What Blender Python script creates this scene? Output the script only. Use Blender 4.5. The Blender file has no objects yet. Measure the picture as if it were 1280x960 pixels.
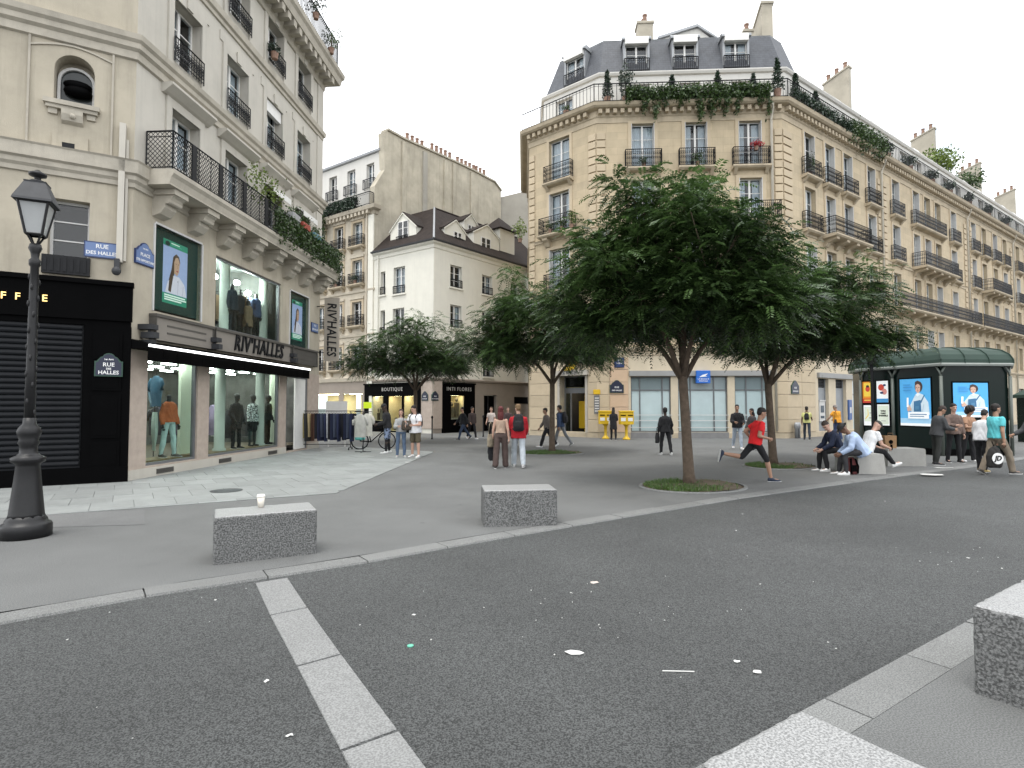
import bpy, bmesh, math, random
import numpy as np
from mathutils import Vector, Matrix, noise as mnoise

random.seed(7); rng = np.random.default_rng(7)
SC = bpy.context.scene
COL = SC.collection
R = math.radians

# ------------------------------------------------------------------ camera
F_PX, EYE, HORIZON = 710.0, 1.70, 508.0
PITCH = math.atan((HORIZON - 480) / F_PX)
cam_data = bpy.data.cameras.new('camera')
cam_data.sensor_fit = 'HORIZONTAL'; cam_data.sensor_width = 36.0
cam_data.lens = 36.0 * F_PX / 1280.0
cam_data.clip_start = 0.05; cam_data.clip_end = 2000
cam = bpy.data.objects.new('camera', cam_data); COL.objects.link(cam)
cam.location = (0, 0, EYE); cam.rotation_euler = (R(90) + PITCH, 0, 0)
SC.camera = cam

# ------------------------------------------------------------------ sky and sun (bright overcast)
SUN_EL, SUN_AZ = R(74), R(215)          # azimuth measured from +Y clockwise: behind the camera
world = bpy.data.worlds.new('World'); SC.world = world; world.use_nodes = True
nt = world.node_tree; nt.nodes.clear()
N = nt.nodes.new; Lk = nt.links.new
out = N('ShaderNodeOutputWorld'); bg = N('ShaderNodeBackground'); bg.inputs['Strength'].default_value = 0.112
sky = N('ShaderNodeTexSky'); sky.sky_type = 'NISHITA'; sky.sun_disc = False
sky.sun_elevation = SUN_EL; sky.sun_rotation = SUN_AZ; sky.air_density = 1.0; sky.dust_density = 2.0
tc = N('ShaderNodeTexCoord'); mp = N('ShaderNodeMapping'); mp.inputs['Scale'].default_value = (1, 1, 2.6)
mp.inputs['Location'].default_value = (0.35, 0.12, 0.0)
nz = N('ShaderNodeTexNoise'); nz.inputs['Scale'].default_value = 1.9; nz.inputs['Detail'].default_value = 7; nz.inputs['Roughness'].default_value = 0.55
cr = N('ShaderNodeValToRGB'); cr.color_ramp.elements[0].position = 0.29; cr.color_ramp.elements[1].position = 0.42
mx = N('ShaderNodeMixRGB'); mx.inputs['Color2'].default_value = (14.0, 14.3, 14.7, 1)
lift = N('ShaderNodeMixRGB'); lift.blend_type = 'ADD'; lift.inputs['Fac'].default_value = 1; lift.inputs['Color2'].default_value = (5.0, 5.6, 5.8, 1)
Lk(tc.outputs['Generated'], mp.inputs['Vector']); Lk(mp.outputs['Vector'], nz.inputs['Vector'])
Lk(nz.outputs['Fac'], cr.inputs['Fac']); Lk(cr.outputs['Color'], mx.inputs['Fac'])
Lk(sky.outputs['Color'], lift.inputs['Color1']); Lk(lift.outputs['Color'], mx.inputs['Color1'])
Lk(mx.outputs['Color'], bg.inputs['Color']); Lk(bg.outputs['Background'], out.inputs['Surface'])

sun_data = bpy.data.lights.new('sun', 'SUN'); sun_data.energy = 1.5; sun_data.angle = R(25); sun_data.color = (1.0, 0.96, 0.90)
sun = bpy.data.objects.new('sun', sun_data); COL.objects.link(sun)
_sd = Vector((math.sin(SUN_AZ) * math.cos(SUN_EL), math.cos(SUN_AZ) * math.cos(SUN_EL), math.sin(SUN_EL)))
sun.rotation_euler = _sd.to_track_quat('Z', 'Y').to_euler()
SC.view_settings.view_transform = 'Standard'; SC.view_settings.look = 'None'
SC.view_settings.exposure = 0.50; SC.view_settings.gamma = 1.0
try:
    SC.cycles.max_bounces = 8; SC.cycles.transparent_max_bounces = 12; SC.cycles.diffuse_bounces = 3
    SC.cycles.use_denoising = True; SC.cycles.caustics_reflective = False; SC.cycles.caustics_refractive = False
except Exception: pass

# ------------------------------------------------------------------ measuring helpers: photo pixel -> point of the place
_fw = Vector((0, math.cos(PITCH), math.sin(PITCH))); _up = Vector((0, -math.sin(PITCH), math.cos(PITCH)))
def ray(px, py): return _fw + Vector((1, 0, 0)) * ((px - 640) / F_PX) + _up * ((480 - py) / F_PX)
def g(px, py, z=0.0):
    d = ray(px, py); return Vector((0, 0, EYE)) + d * ((z - EYE) / d.z)

# ------------------------------------------------------------------ materials
MATS = {}
def pbr(name, col, rough=0.7, var=0.12, scale=3.0, bump=0.0, bscale=40.0, metallic=0.0, stain=0.0, stain_scale=0.5,
        speck=0.0, speck_scale=150.0, course=None, spec=0.4, emit=None, transl=0.0, rnd=0.0, streak=0.0, gum=0.0):
    if name in MATS: return MATS[name]
    m = bpy.data.materials.new(name); m.use_nodes = True; t = m.node_tree; b = t.nodes['Principled BSDF']
    b.inputs['Roughness'].default_value = rough; b.inputs['Metallic'].default_value = metallic
    b.inputs['Specular IOR Level'].default_value = spec
    c = t.nodes.new('ShaderNodeTexCoord'); src = c.outputs['Object']
    def mixc(fac, c1, c2, mode='MIX'):
        x = t.nodes.new('ShaderNodeMixRGB'); x.blend_type = mode
        for k, v in (('Fac', fac), ('Color1', c1), ('Color2', c2)):
            if hasattr(v, 'is_output'): t.links.new(v, x.inputs[k])
            elif isinstance(v, (int, float)): x.inputs[k].default_value = v
            else: x.inputs[k].default_value = (*v, 1)
        return x.outputs['Color']
    def ntex(s, d=4, r=0.6):
        n = t.nodes.new('ShaderNodeTexNoise'); n.inputs['Scale'].default_value = s; n.inputs['Detail'].default_value = d
        n.inputs['Roughness'].default_value = r; t.links.new(src, n.inputs['Vector']); return n.outputs['Fac']
    def ramp(f, a, bb):
        x = t.nodes.new('ShaderNodeMapRange'); x.inputs['From Min'].default_value = a; x.inputs['From Max'].default_value = bb
        t.links.new(f, x.inputs['Value']); return x.outputs['Result']
    cur = None
    if var > 0:
        lo = tuple(x * (1 - var) for x in col); hi = tuple(min(1, x * (1 + var)) for x in col)
        cur = mixc(ramp(ntex(scale), 0.3, 0.7), lo, hi)
    else: cur = mixc(0.0, col, col)
    if stain > 0:
        f = ramp(ntex(stain_scale, 6, 0.7), 0.48, 0.75)
        mm = t.nodes.new('ShaderNodeMath'); mm.operation = 'MULTIPLY'; mm.inputs[1].default_value = stain; t.links.new(f, mm.inputs[0])
        cur = mixc(mm.outputs[0], cur, tuple(x * 0.45 for x in col))
    if streak > 0:                                        # rain streaks running down the wall
        ms_ = t.nodes.new('ShaderNodeMapping'); ms_.inputs['Scale'].default_value = (2.2, 2.2, 0.16); t.links.new(src, ms_.inputs['Vector'])
        n2 = t.nodes.new('ShaderNodeTexNoise'); n2.inputs['Scale'].default_value = 1.6; n2.inputs['Detail'].default_value = 6; n2.inputs['Roughness'].default_value = .7; t.links.new(ms_.outputs[0], n2.inputs['Vector'])
        m3 = t.nodes.new('ShaderNodeMath'); m3.operation = 'MULTIPLY'; m3.inputs[1].default_value = streak; t.links.new(ramp(n2.outputs['Fac'], .50, .78), m3.inputs[0])
        cur = mixc(m3.outputs[0], cur, tuple(x * 0.5 for x in col))
    if speck > 0:
        f = ramp(ntex(speck_scale, 2, 0.5), 0.40, 0.60)
        cur = mixc(f, mixc(1.0, cur, (1 - speck,) * 3, 'MULTIPLY'), mixc(1.0, cur, (1 + speck,) * 3, 'MULTIPLY'))
    if gum > 0:                                           # trodden chewing gum and drips
        vo = t.nodes.new('ShaderNodeTexVoronoi'); vo.inputs['Scale'].default_value = 1.5; t.links.new(src, vo.inputs['Vector'])
        wn = ntex(9.0, 2); ad = t.nodes.new('ShaderNodeMath'); ad.operation = 'MULTIPLY_ADD'; ad.inputs[1].default_value = .10; t.links.new(wn, ad.inputs[0]); t.links.new(vo.outputs['Distance'], ad.inputs[2])
        mg = t.nodes.new('ShaderNodeMapRange'); mg.inputs['From Min'].default_value = .125; mg.inputs['From Max'].default_value = .085; mg.inputs['To Max'].default_value = gum; t.links.new(ad.outputs[0], mg.inputs['Value'])
        cur = mixc(mg.outputs['Result'], cur, tuple(x * .45 for x in col))
    bump_h = None
    if course:
        bw, bh, dark = course
        sp = t.nodes.new('ShaderNodeSeparateXYZ'); cb = t.nodes.new('ShaderNodeCombineXYZ'); t.links.new(src, sp.inputs[0])
        t.links.new(sp.outputs['X'], cb.inputs['X']); t.links.new(sp.outputs['Z'], cb.inputs['Y'])
        bk = t.nodes.new('ShaderNodeTexBrick'); t.links.new(cb.outputs[0], bk.inputs['Vector']); bk.inputs['Scale'].default_value = 1
        bk.inputs['Brick Width'].default_value = bw; bk.inputs['Row Height'].default_value = bh; bk.inputs['Mortar Size'].default_value = 0.008
        bk.inputs['Color1'].default_value = (0.93, 0.93, 0.93, 1); bk.inputs['Color2'].default_value = (1.06, 1.05, 1.03, 1)
        bk.inputs['Mortar'].default_value = (dark, dark, dark, 1); bk.inputs['Mortar Smooth'].default_value = 0.3
        cur = mixc(1.0, cur, bk.outputs['Color'], 'MULTIPLY')
    if rnd > 0:
        oi = t.nodes.new('ShaderNodeObjectInfo')
        f = t.nodes.new('ShaderNodeMapRange'); f.inputs['To Min'].default_value = 1 - rnd; f.inputs['To Max'].default_value = 1 + rnd
        t.links.new(oi.outputs['Random'], f.inputs['Value'])
        cv = t.nodes.new('ShaderNodeCombineXYZ')
        for k in range(3): t.links.new(f.outputs['Result'], cv.inputs[k])
        cur = mixc(1.0, cur, cv.outputs[0], 'MULTIPLY')
    t.links.new(cur, b.inputs['Base Color'])
    if bump > 0:
        bn = t.nodes.new('ShaderNodeBump'); bn.inputs['Strength'].default_value = bump; bn.inputs['Distance'].default_value = 0.02
        t.links.new(ntex(bscale, 5, 0.65), bn.inputs['Height']); t.links.new(bn.outputs['Normal'], b.inputs['Normal'])
    if emit:
        b.inputs['Emission Color'].default_value = (*emit[0], 1); b.inputs['Emission Strength'].default_value = emit[1]
    if transl > 0:
        tr = t.nodes.new('ShaderNodeBsdfTranslucent'); ms = t.nodes.new('ShaderNodeMixShader'); ms.inputs['Fac'].default_value = transl
        t.links.new(cur, tr.inputs['Color']); o = t.nodes['Material Output']
        t.links.new(b.outputs[0], ms.inputs[1]); t.links.new(tr.outputs[0], ms.inputs[2]); t.links.new(ms.outputs[0], o.inputs['Surface'])
    MATS[name] = m; return m
def glass(name, tint, clear, gloss=0.04, ior=1.6):
    """thin window glass: part clear (tinted), part mirror"""
    if name in MATS: return MATS[name]
    m = bpy.data.materials.new(name); m.use_nodes = True; t = m.node_tree; t.nodes.remove(t.nodes['Principled BSDF'])
    tr = t.nodes.new('ShaderNodeBsdfTransparent'); tr.inputs['Color'].default_value = (*[c * clear for c in tint], 1)
    gl = t.nodes.new('ShaderNodeBsdfGlossy'); gl.inputs['Roughness'].default_value = gloss; gl.inputs['Color'].default_value = (1, 1, 1, 1)
    lw = t.nodes.new('ShaderNodeFresnel'); lw.inputs['IOR'].default_value = ior
    ge = t.nodes.new('ShaderNodeNewGeometry'); mu = t.nodes.new('ShaderNodeMath'); mu.operation = 'SUBTRACT'; mu.use_clamp = True      # the inner face of the sheet does not mirror
    t.links.new(lw.outputs[0], mu.inputs[0]); t.links.new(ge.outputs['Backfacing'], mu.inputs[1])
    ms = t.nodes.new('ShaderNodeMixShader'); t.links.new(mu.outputs[0], ms.inputs[0]); t.links.new(tr.outputs[0], ms.inputs[1]); t.links.new(gl.outputs[0], ms.inputs[2])
    t.links.new(ms.outputs[0], t.nodes['Material Output'].inputs['Surface']); MATS[name] = m; return m
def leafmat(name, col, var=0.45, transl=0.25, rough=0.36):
    """foliage: each leaf its own green, tree crowns with top light painted in, through the face attribute 'tone'"""
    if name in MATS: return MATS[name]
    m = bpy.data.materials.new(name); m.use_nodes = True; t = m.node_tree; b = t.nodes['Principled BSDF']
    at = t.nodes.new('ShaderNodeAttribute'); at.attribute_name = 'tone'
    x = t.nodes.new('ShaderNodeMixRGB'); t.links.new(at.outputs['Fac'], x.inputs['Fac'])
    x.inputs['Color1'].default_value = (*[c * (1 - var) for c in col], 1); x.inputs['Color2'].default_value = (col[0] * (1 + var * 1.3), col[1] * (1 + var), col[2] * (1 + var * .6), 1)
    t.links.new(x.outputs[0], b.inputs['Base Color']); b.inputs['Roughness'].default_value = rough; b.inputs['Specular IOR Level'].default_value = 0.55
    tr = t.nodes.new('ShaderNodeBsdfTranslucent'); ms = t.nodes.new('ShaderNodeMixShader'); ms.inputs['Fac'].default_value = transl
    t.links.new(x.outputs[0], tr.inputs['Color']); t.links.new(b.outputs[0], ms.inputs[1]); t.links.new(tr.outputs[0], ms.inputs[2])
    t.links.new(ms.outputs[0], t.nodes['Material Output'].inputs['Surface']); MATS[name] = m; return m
def emat(name, col, s):
    if name in MATS: return MATS[name]
    m = bpy.data.materials.new(name); m.use_nodes = True; b = m.node_tree.nodes['Principled BSDF']
    b.inputs['Base Color'].default_value = (*col, 1); b.inputs['Emission Color'].default_value = (*col, 1); b.inputs['Emission Strength'].default_value = s
    MATS[name] = m; return m
def flat(name, col, rough=0.6, emit=0.0):
    if name in MATS: return MATS[name]
    m = pbr(name, col, rough, var=0.05, scale=8)
    if emit:
        b = m.node_tree.nodes['Principled BSDF']; b.inputs['Emission Color'].default_value = (*col, 1); b.inputs['Emission Strength'].default_value = emit
    return m

M_CREAM = pbr('cream_limestone', (0.425, 0.382, 0.302), 0.85, 0.09, 1.2, 0.25, 60, stain=0.42, stain_scale=0.55, streak=0.5)
M_CREAM2 = pbr('pale_painted_stone', (0.490, 0.462, 0.405), 0.8, 0.06, 1.0, 0.15, 60, stain=0.18, stain_scale=0.8, streak=0.25)
M_MOULD = pbr('moulding_stone', (0.420, 0.385, 0.320), 0.8, 0.10, 2.0, 0.2, 50, stain=0.45, stain_scale=1.3, streak=0.35)
M_PINK = pbr('pinkish_pier_stone', (0.42, 0.35, 0.295), 0.6, 0.10, 5, 0.12, 70, stain=0.2, stain_scale=1.0)
M_HAUS = pbr('warm_ashlar_stone', (0.490, 0.405, 0.280), 0.85, 0.08, 1.5, 0.2, 50, stain=0.25, stain_scale=0.35, streak=0.35, course=(1.15, 0.42, 0.80))
M_HAUSQ = pbr('warm_quoin_stone', (0.490, 0.405, 0.285), 0.85, 0.08, 1.5, 0.2, 50, stain=0.22, stain_scale=0.7, rnd=0.07)
M_HMOULD = pbr('warm_moulding_stone', (0.475, 0.400, 0.290), 0.85, 0.10, 1.5, 0.2, 50, stain=0.45, stain_scale=0.9, streak=0.4)
M_HGF = pbr('cream_ground_floor_stone', (0.55, 0.475, 0.355), 0.8, 0.06, 1.5, 0.15, 50, stain=0.18, stain_scale=0.6)
M_PEACH = pbr('peach_stone_panel', (0.53, 0.385, 0.265), 0.8, 0.06, 2, 0.1, 60)
M_WHITE = pbr('white_render', (0.70, 0.68, 0.60), 0.85, 0.04, 1.2, 0.12, 40, stain=0.10, stain_scale=0.5, streak=0.18)
M_ATTIC = pbr('white_attic_paint', (0.60, 0.585, 0.545), 0.8, 0.03, 1.0, 0.05, 40, stain=0.12, stain_scale=0.8, streak=0.2)
M_PARTY = pbr('stained_party_wall_render', (0.45, 0.41, 0.325), 0.9, 0.18, 0.9, 0.3, 18, stain=0.5, stain_scale=0.28, streak=0.6)
M_PARTY2 = pbr('grey_back_wall_render', (0.36, 0.34, 0.295), 0.9, 0.10, 0.7, 0.2, 18, stain=0.3, stain_scale=0.3)
M_STONE3 = pbr('weathered_facade_stone', (0.50, 0.445, 0.355), 0.85, 0.09, 1.5, 0.2, 40, stain=0.32, stain_scale=0.5, streak=0.4)
M_TAUPE = pbr('taupe_painted_wall', (0.285, 0.245, 0.205), 0.8, 0.06, 1.5, 0.1, 40, stain=0.12, stain_scale=0.8)
M_SLATE = pbr('blue_grey_slate', (0.060, 0.066, 0.078), 0.55, 0.2, 3, 0.2, 30, course=(0.28, 0.16, 0.55))
M_TILE = pbr('dark_brown_roof_tile', (0.030, 0.023, 0.020), 0.8, 0.25, 2.5, 0.3, 25, spec=0.15, course=(0.22, 0.14, 0.6))
M_ZINC = pbr('grey_zinc', (0.30, 0.31, 0.32), 0.45, 0.1, 2, 0.05, 20, metallic=0.4)
M_CHIM = pbr('chimney_render', (0.40, 0.365, 0.295), 0.9, 0.12, 1.2, 0.2, 20, stain=0.35, stain_scale=0.5)
M_POT = pbr('terracotta_pot_clay', (0.24, 0.15, 0.11), 0.8, 0.25, 6)
M_IRON = pbr('black_wrought_iron', (0.014, 0.0145, 0.016), 0.55, 0.2, 8, spec=0.18)
M_IRONG = pbr('grey_wrought_iron', (0.032, 0.034, 0.038), 0.55, 0.2, 8)
M_BLACK = pbr('black_shop_paint', (0.0018, 0.0018, 0.002), 0.6, 0.15, 3, 0.03, 60, spec=0.03)
M_LAMP = pbr('lamp_black_paint', (0.011, 0.011, 0.012), 0.42, 0.2, 5, 0.1, 40, spec=0.35)
M_SHUT = pbr('dark_shutter_metal', (0.009, 0.010, 0.012), 0.45, 0.2, 3, spec=0.15)
M_FASC = pbr('taupe_fascia_metal', (0.225, 0.205, 0.18), 0.5, 0.06, 2, 0.03, 50)
M_FASCD = pbr('dark_fascia_trim', (0.085, 0.08, 0.072), 0.45, 0.1, 2)
M_FRAME = pbr('white_window_paint', (0.70, 0.69, 0.66), 0.5, 0.05, 4)
M_FRAMEG = pbr('grey_window_metal', (0.13, 0.135, 0.14), 0.4, 0.08, 4)
M_CURT = pbr('white_net_curtain', (0.62, 0.63, 0.63), 0.9, 0.08, 3)
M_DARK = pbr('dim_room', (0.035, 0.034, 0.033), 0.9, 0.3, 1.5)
M_SHUTTERW = pbr('pale_grey_louvre_paint', (0.55, 0.545, 0.53), 0.6, 0.05, 5)
G_WIN = glass('window_glass', (0.92, 0.97, 1.0), 0.9)
G_SHOP = glass('shop_window_glass', (0.92, 0.98, 0.95), 0.95, 0.01, 1.16)
M_FROST = pbr('frosted_bank_glass', (0.42, 0.52, 0.53), 0.12, 0.06, 1.2, spec=0.6)
M_ROAD = pbr('road_asphalt', (0.070, 0.073, 0.0725), 0.75, 0.16, 0.45, 1.0, 90, stain=0.32, stain_scale=0.3, speck=0.62, speck_scale=115)
M_PLAZA = pbr('pavement_asphalt', (0.126, 0.129, 0.127), 0.75, 0.12, 0.6, 0.4, 140, stain=0.38, stain_scale=0.4, speck=0.30, speck_scale=110, gum=0.55)
M_PATCH = pbr('patched_asphalt', (0.135, 0.137, 0.136), 0.85, 0.08, 1.5, 0.3, 140, speck=0.25, speck_scale=160)
M_PAVE = pbr('grey_paving_stone', (0.230, 0.242, 0.236), 0.65, 0.10, 2.5, 0.25, 90, stain=0.18, stain_scale=1.2, speck=0.12, speck_scale=180, rnd=0.10, gum=0.35)
M_KERB = pbr('granite_kerb', (0.165, 0.168, 0.164), 0.75, 0.10, 3, 0.3, 110, stain=0.25, stain_scale=1.5, speck=0.3, speck_scale=110, rnd=0.08)
M_GRAN = pbr('pale_granite_top', (0.255, 0.257, 0.255), 0.42, 0.06, 3, 0.3, 120, speck=0.34, speck_scale=110, spec=0.6, stain=0.2, stain_scale=3)  # block tops: paler, smoother and finer-speckled than the sides
M_GRAN_SIDE = pbr('rough_granite_side', (0.150, 0.152, 0.150), 0.8, 0.10, 3, 0.9, 70, speck=0.45, speck_scale=62, spec=0.3, stain=0.35, stain_scale=1.6)  # block sides: darker, rougher and coarser-speckled than the tops
M_SEAT = pbr('pale_cast_stone', (0.34, 0.335, 0.315), 0.8, 0.08, 3, 0.2, 90, stain=0.25, stain_scale=2, speck=0.12, speck_scale=80)
M_BARK = pbr('brown_bark', (0.095, 0.070, 0.050), 0.9, 0.3, 9, 0.8, 28)
M_SOIL = pbr('dry_soil', (0.105, 0.082, 0.055), 0.95, 0.3, 6, 0.8, 30)
M_KGREEN = pbr('dark_green_kiosk_enamel', (0.004, 0.011, 0.009), 0.25, 0.1, 3, spec=0.18)
M_KROOF = pbr('weathered_green_roof_metal', (0.022, 0.045, 0.034), 0.7, 0.12, 3, 0.05, 40, stain=0.25, stain_scale=1.5)
M_SKIN = [pbr('light_skin', (0.50, 0.31, 0.235), 0.55, 0.05, 8), pbr('tan_skin', (0.34, 0.20, 0.135), 0.55, 0.05, 8), pbr('brown_skin', (0.16, 0.085, 0.055), 0.5, 0.05, 8), pbr('dark_skin', (0.045, 0.027, 0.02), 0.5, 0.05, 8)]
LEAF = leafmat('tree_leaf', (0.050, 0.100, 0.034), 0.65, 0.35); LEAF2 = leafmat('ivy_leaf', (0.040, 0.078, 0.022)); LEAF3 = leafmat('conifer_needle', (0.018, 0.040, 0.022), 0.35, 0.1)
LEAF4 = leafmat('lime_shoot_leaf', (0.11, 0.17, 0.03)); GRASS = leafmat('grass_blade', (0.065, 0.125, 0.030), 0.4)
def cloth(name, col, rough=0.9, **k):
    return pbr('cloth_' + name, col, rough, k.pop('var', 0.14), k.pop('scale', 6), 0.25, 30, **k)
# ------------------------------------------------------------------ mesh and object helpers
def rotz(v, a): c, s = math.cos(a), math.sin(a); return (v[0] * c - v[1] * s, v[0] * s + v[1] * c, v[2])
class MB:
    """collects boxes, prisms, tubes and lathes; build() links them as ONE mesh object"""
    def __init__(s): s.v = []; s.f = []; s.m = []
    def add(s, vs, fs, mi=0):
        o = len(s.v); s.v += [tuple(v) for v in vs]; s.f += [tuple(i + o for i in f) for f in fs]; s.m += [mi] * len(fs); return s
    def quad(s, a, b, c, d, mi=0): return s.add([a, b, c, d], [(0, 1, 2, 3)], mi)
    def box(s, x0, x1, y0, y1, z0, z1, mi=0, bev=0.0):
        if bev <= 0:
            vs = [(x, y, z) for z in (z0, z1) for (x, y) in ((x0, y0), (x1, y0), (x1, y1), (x0, y1))]
            return s.add(vs, [(3, 2, 1, 0), (4, 5, 6, 7), (0, 1, 5, 4), (1, 2, 6, 5), (2, 3, 7, 6), (3, 0, 4, 7)], mi)
        b = bev; r = [(x0 + b, y0), (x1 - b, y0), (x1, y0 + b), (x1, y1 - b), (x1 - b, y1), (x0 + b, y1), (x0, y1 - b), (x0, y0 + b)]
        i = [(x0 + b, y0 + b), (x1 - b, y0 + b), (x1 - b, y0 + b), (x1 - b, y1 - b), (x1 - b, y1 - b), (x0 + b, y1 - b), (x0 + b, y1 - b), (x0 + b, y0 + b)]
        vs = [(*p, z0) for p in r] + [(*p, z1 - b) for p in r] + [(*p, z1) for p in i]
        fs = [(k, (k + 1) % 8, 8 + (k + 1) % 8, 8 + k) for k in range(8)] + [(8 + k, 8 + (k + 1) % 8, 16 + (k + 1) % 8, 16 + k) for k in range(8)]
        fs += [(16, 17, 19, 21), tuple(range(7, -1, -1))]
        fs[-2] = (16, 18, 20, 22)
        return s.add(vs, fs, mi)
    def prism(s, poly, axis, a0, a1, mi=0):
        """extrude polygon (2-D) along axis 'x','y','z' from a0 to a1"""
        n = len(poly)
        def P(p, a): return (a, p[0], p[1]) if axis == 'x' else ((p[0], a, p[1]) if axis == 'y' else (p[0], p[1], a))
        vs = [P(p, a0) for p in poly] + [P(p, a1) for p in poly]
        return s.add(vs, [(k, (k + 1) % n, n + (k + 1) % n, n + k) for k in range(n)] + [tuple(range(n - 1, -1, -1)), tuple(range(n, 2 * n))], mi)
    def tube(s, pts, rad, n=6, mi=0, caps=True):
        pts = [Vector(p) for p in pts]; rad = rad if isinstance(rad, (list, tuple)) else [rad] * len(pts); vs = []
        for k, p in enumerate(pts):
            d = (pts[min(k + 1, len(pts) - 1)] - pts[max(k - 1, 0)])
            d = d.normalized() if d.length > 1e-9 else Vector((0, 0, 1))
            a = d.cross(Vector((0, 0, 1)) if abs(d.z) < 0.95 else Vector((1, 0, 0))).normalized(); b = d.cross(a)
            vs += [p + (a * math.cos(2 * math.pi * j / n) + b * math.sin(2 * math.pi * j / n)) * rad[k] for j in range(n)]
        fs = [(k * n + j, k * n + (j + 1) % n, (k + 1) * n + (j + 1) % n, (k + 1) * n + j) for k in range(len(pts) - 1) for j in range(n)]
        if caps: fs += [tuple(range(n - 1, -1, -1)), tuple(range((len(pts) - 1) * n, len(pts) * n))]
        return s.add(vs, fs, mi)
    def lathe(s, prof, n=16, c=(0, 0), mi=0, sx=1, sy=1, flute=0):
        vs = [(c[0] + sx * r * math.cos(2 * math.pi * j / n) * (1 - (flute if j % 2 else 0)), c[1] + sy * r * math.sin(2 * math.pi * j / n) * (1 - (flute if j % 2 else 0)), z) for r, z in prof for j in range(n)]
        fs = [(k * n + j, k * n + (j + 1) % n, (k + 1) * n + (j + 1) % n, (k + 1) * n + j) for k in range(len(prof) - 1) for j in range(n)]
        fs += [tuple(range(n - 1, -1, -1)), tuple(range((len(prof) - 1) * n, len(prof) * n))]
        return s.add(vs, fs, mi)
    def ell(s, c, r, n=10, m=7, mi=0):
        prof = [(max(1e-3, math.sin(math.pi * k / m)), -math.cos(math.pi * k / m)) for k in range(m + 1)]
        vs = [(c[0] + r[0] * q * math.cos(2 * math.pi * j / n), c[1] + r[1] * q * math.sin(2 * math.pi * j / n), c[2] + r[2] * z) for q, z in prof for j in range(n)]
        fs = [(k * n + j, k * n + (j + 1) % n, (k + 1) * n + (j + 1) % n, (k + 1) * n + j) for k in range(m) for j in range(n)]
        fs += [tuple(range(n - 1, -1, -1)), tuple(range(m * n, m * n + n))]
        return s.add(vs, fs, mi)
    def xf(s, M, start=0):
        s.v = s.v[:start] + [tuple(M @ Vector(v)) for v in s.v[start:]]; return s
    def mesh(s, name, mats, smooth=False):
        me = bpy.data.meshes.new(name); me.from_pydata(s.v, [], s.f)
        for m in (mats if isinstance(mats, (list, tuple)) else [mats]): me.materials.append(m)
        if any(s.m): me.polygons.foreach_set('material_index', s.m)
        if smooth: me.polygons.foreach_set('use_smooth', [True] * len(s.f))
        me.update()
        return me
    def build(s, name, mats, parent=None, loc=None, rz=0.0, smooth=False, label=None):
        return link(name, s.mesh(name, mats, smooth), parent, loc, rz, label)
def link(name, me, parent=None, loc=None, rz=0.0, label=None):
    """loc/rz are given in world terms for a child of a thing (things carry no scale), or in the parent's own frame for sub-parts placed with loc=None"""
    o = bpy.data.objects.new(name, me); COL.objects.link(o)
    if parent is not None: o.parent = parent
    if loc is not None:
        if parent is None: o.location = loc; o.rotation_euler = (0, 0, rz)
        else:
            M = world_of(parent).inverted() @ (Matrix.Translation(loc) @ Matrix.Rotation(rz, 4, 'Z'))
            o.location = M.translation; o.rotation_euler = M.to_euler()
    if label: o['label'] = label
    return o
def world_of(o):
    M = Matrix.Translation(o.location) @ o.rotation_euler.to_matrix().to_4x4()
    return M if o.parent is None else world_of(o.parent) @ M
def thing(name, label, cat, loc=(0, 0, 0), rz=0.0, group=None):
    o = bpy.data.objects.new(name, None); COL.objects.link(o); o.empty_display_size = 0.2
    o.location = loc; o.rotation_euler = (0, 0, rz); o['label'] = label; o['category'] = cat
    if group: o['group'] = group
    return o
def tag(o, label, cat, group=None):
    o['label'] = label; o['category'] = cat
    if group: o['group'] = group
    return o
def structure(o): o['kind'] = 'structure'; return o
def stuff(o): o['kind'] = 'stuff'; return o
def dup_tree(o, parent=None):
    c = o.copy(); COL.objects.link(c)
    if parent is not None: c.parent = parent
    for ch in list(o.children): dup_tree(ch, c)
    return c
def nv(n): return Vector(n).normalized()

class Facade:
    """a wall's own frame: u to the right as seen from outside, y inward, z up"""
    def __init__(s, a, d, z=0.0):
        s.a = Vector((a[0], a[1], 0)); s.d = Vector((d[0], d[1], 0)).normalized(); s.n = Vector((-s.d.y, s.d.x, 0)); s.rz = math.atan2(s.d.y, s.d.x)
    def P(s, u, y=0.0, z=0.0): return s.a + s.d * u + s.n * y + Vector((0, 0, z))
    def at(s, px, py, off=0.0):
        """(u, z) at which the sight line of a photo pixel meets the wall plane pushed out by off"""
        r = ray(px, py); nn = s.n; p0 = s.a - s.n * off
        t = (p0 - Vector((0, 0, EYE))).dot(nn) / r.dot(nn); q = Vector((0, 0, EYE)) + r * t
        return (q - p0).dot(s.d), q.z
    def put(s, mb, name, mats, parent, u=0.0, y=0.0, z=0.0, smooth=False, label=None):
        return mb.build(name, mats, parent, s.P(u, y, z), s.rz, smooth, label)
    def putm(s, me, name, parent, u=0.0, y=0.0, z=0.0, label=None):
        return link(name, me, parent, s.P(u, y, z), s.rz, label)

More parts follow.
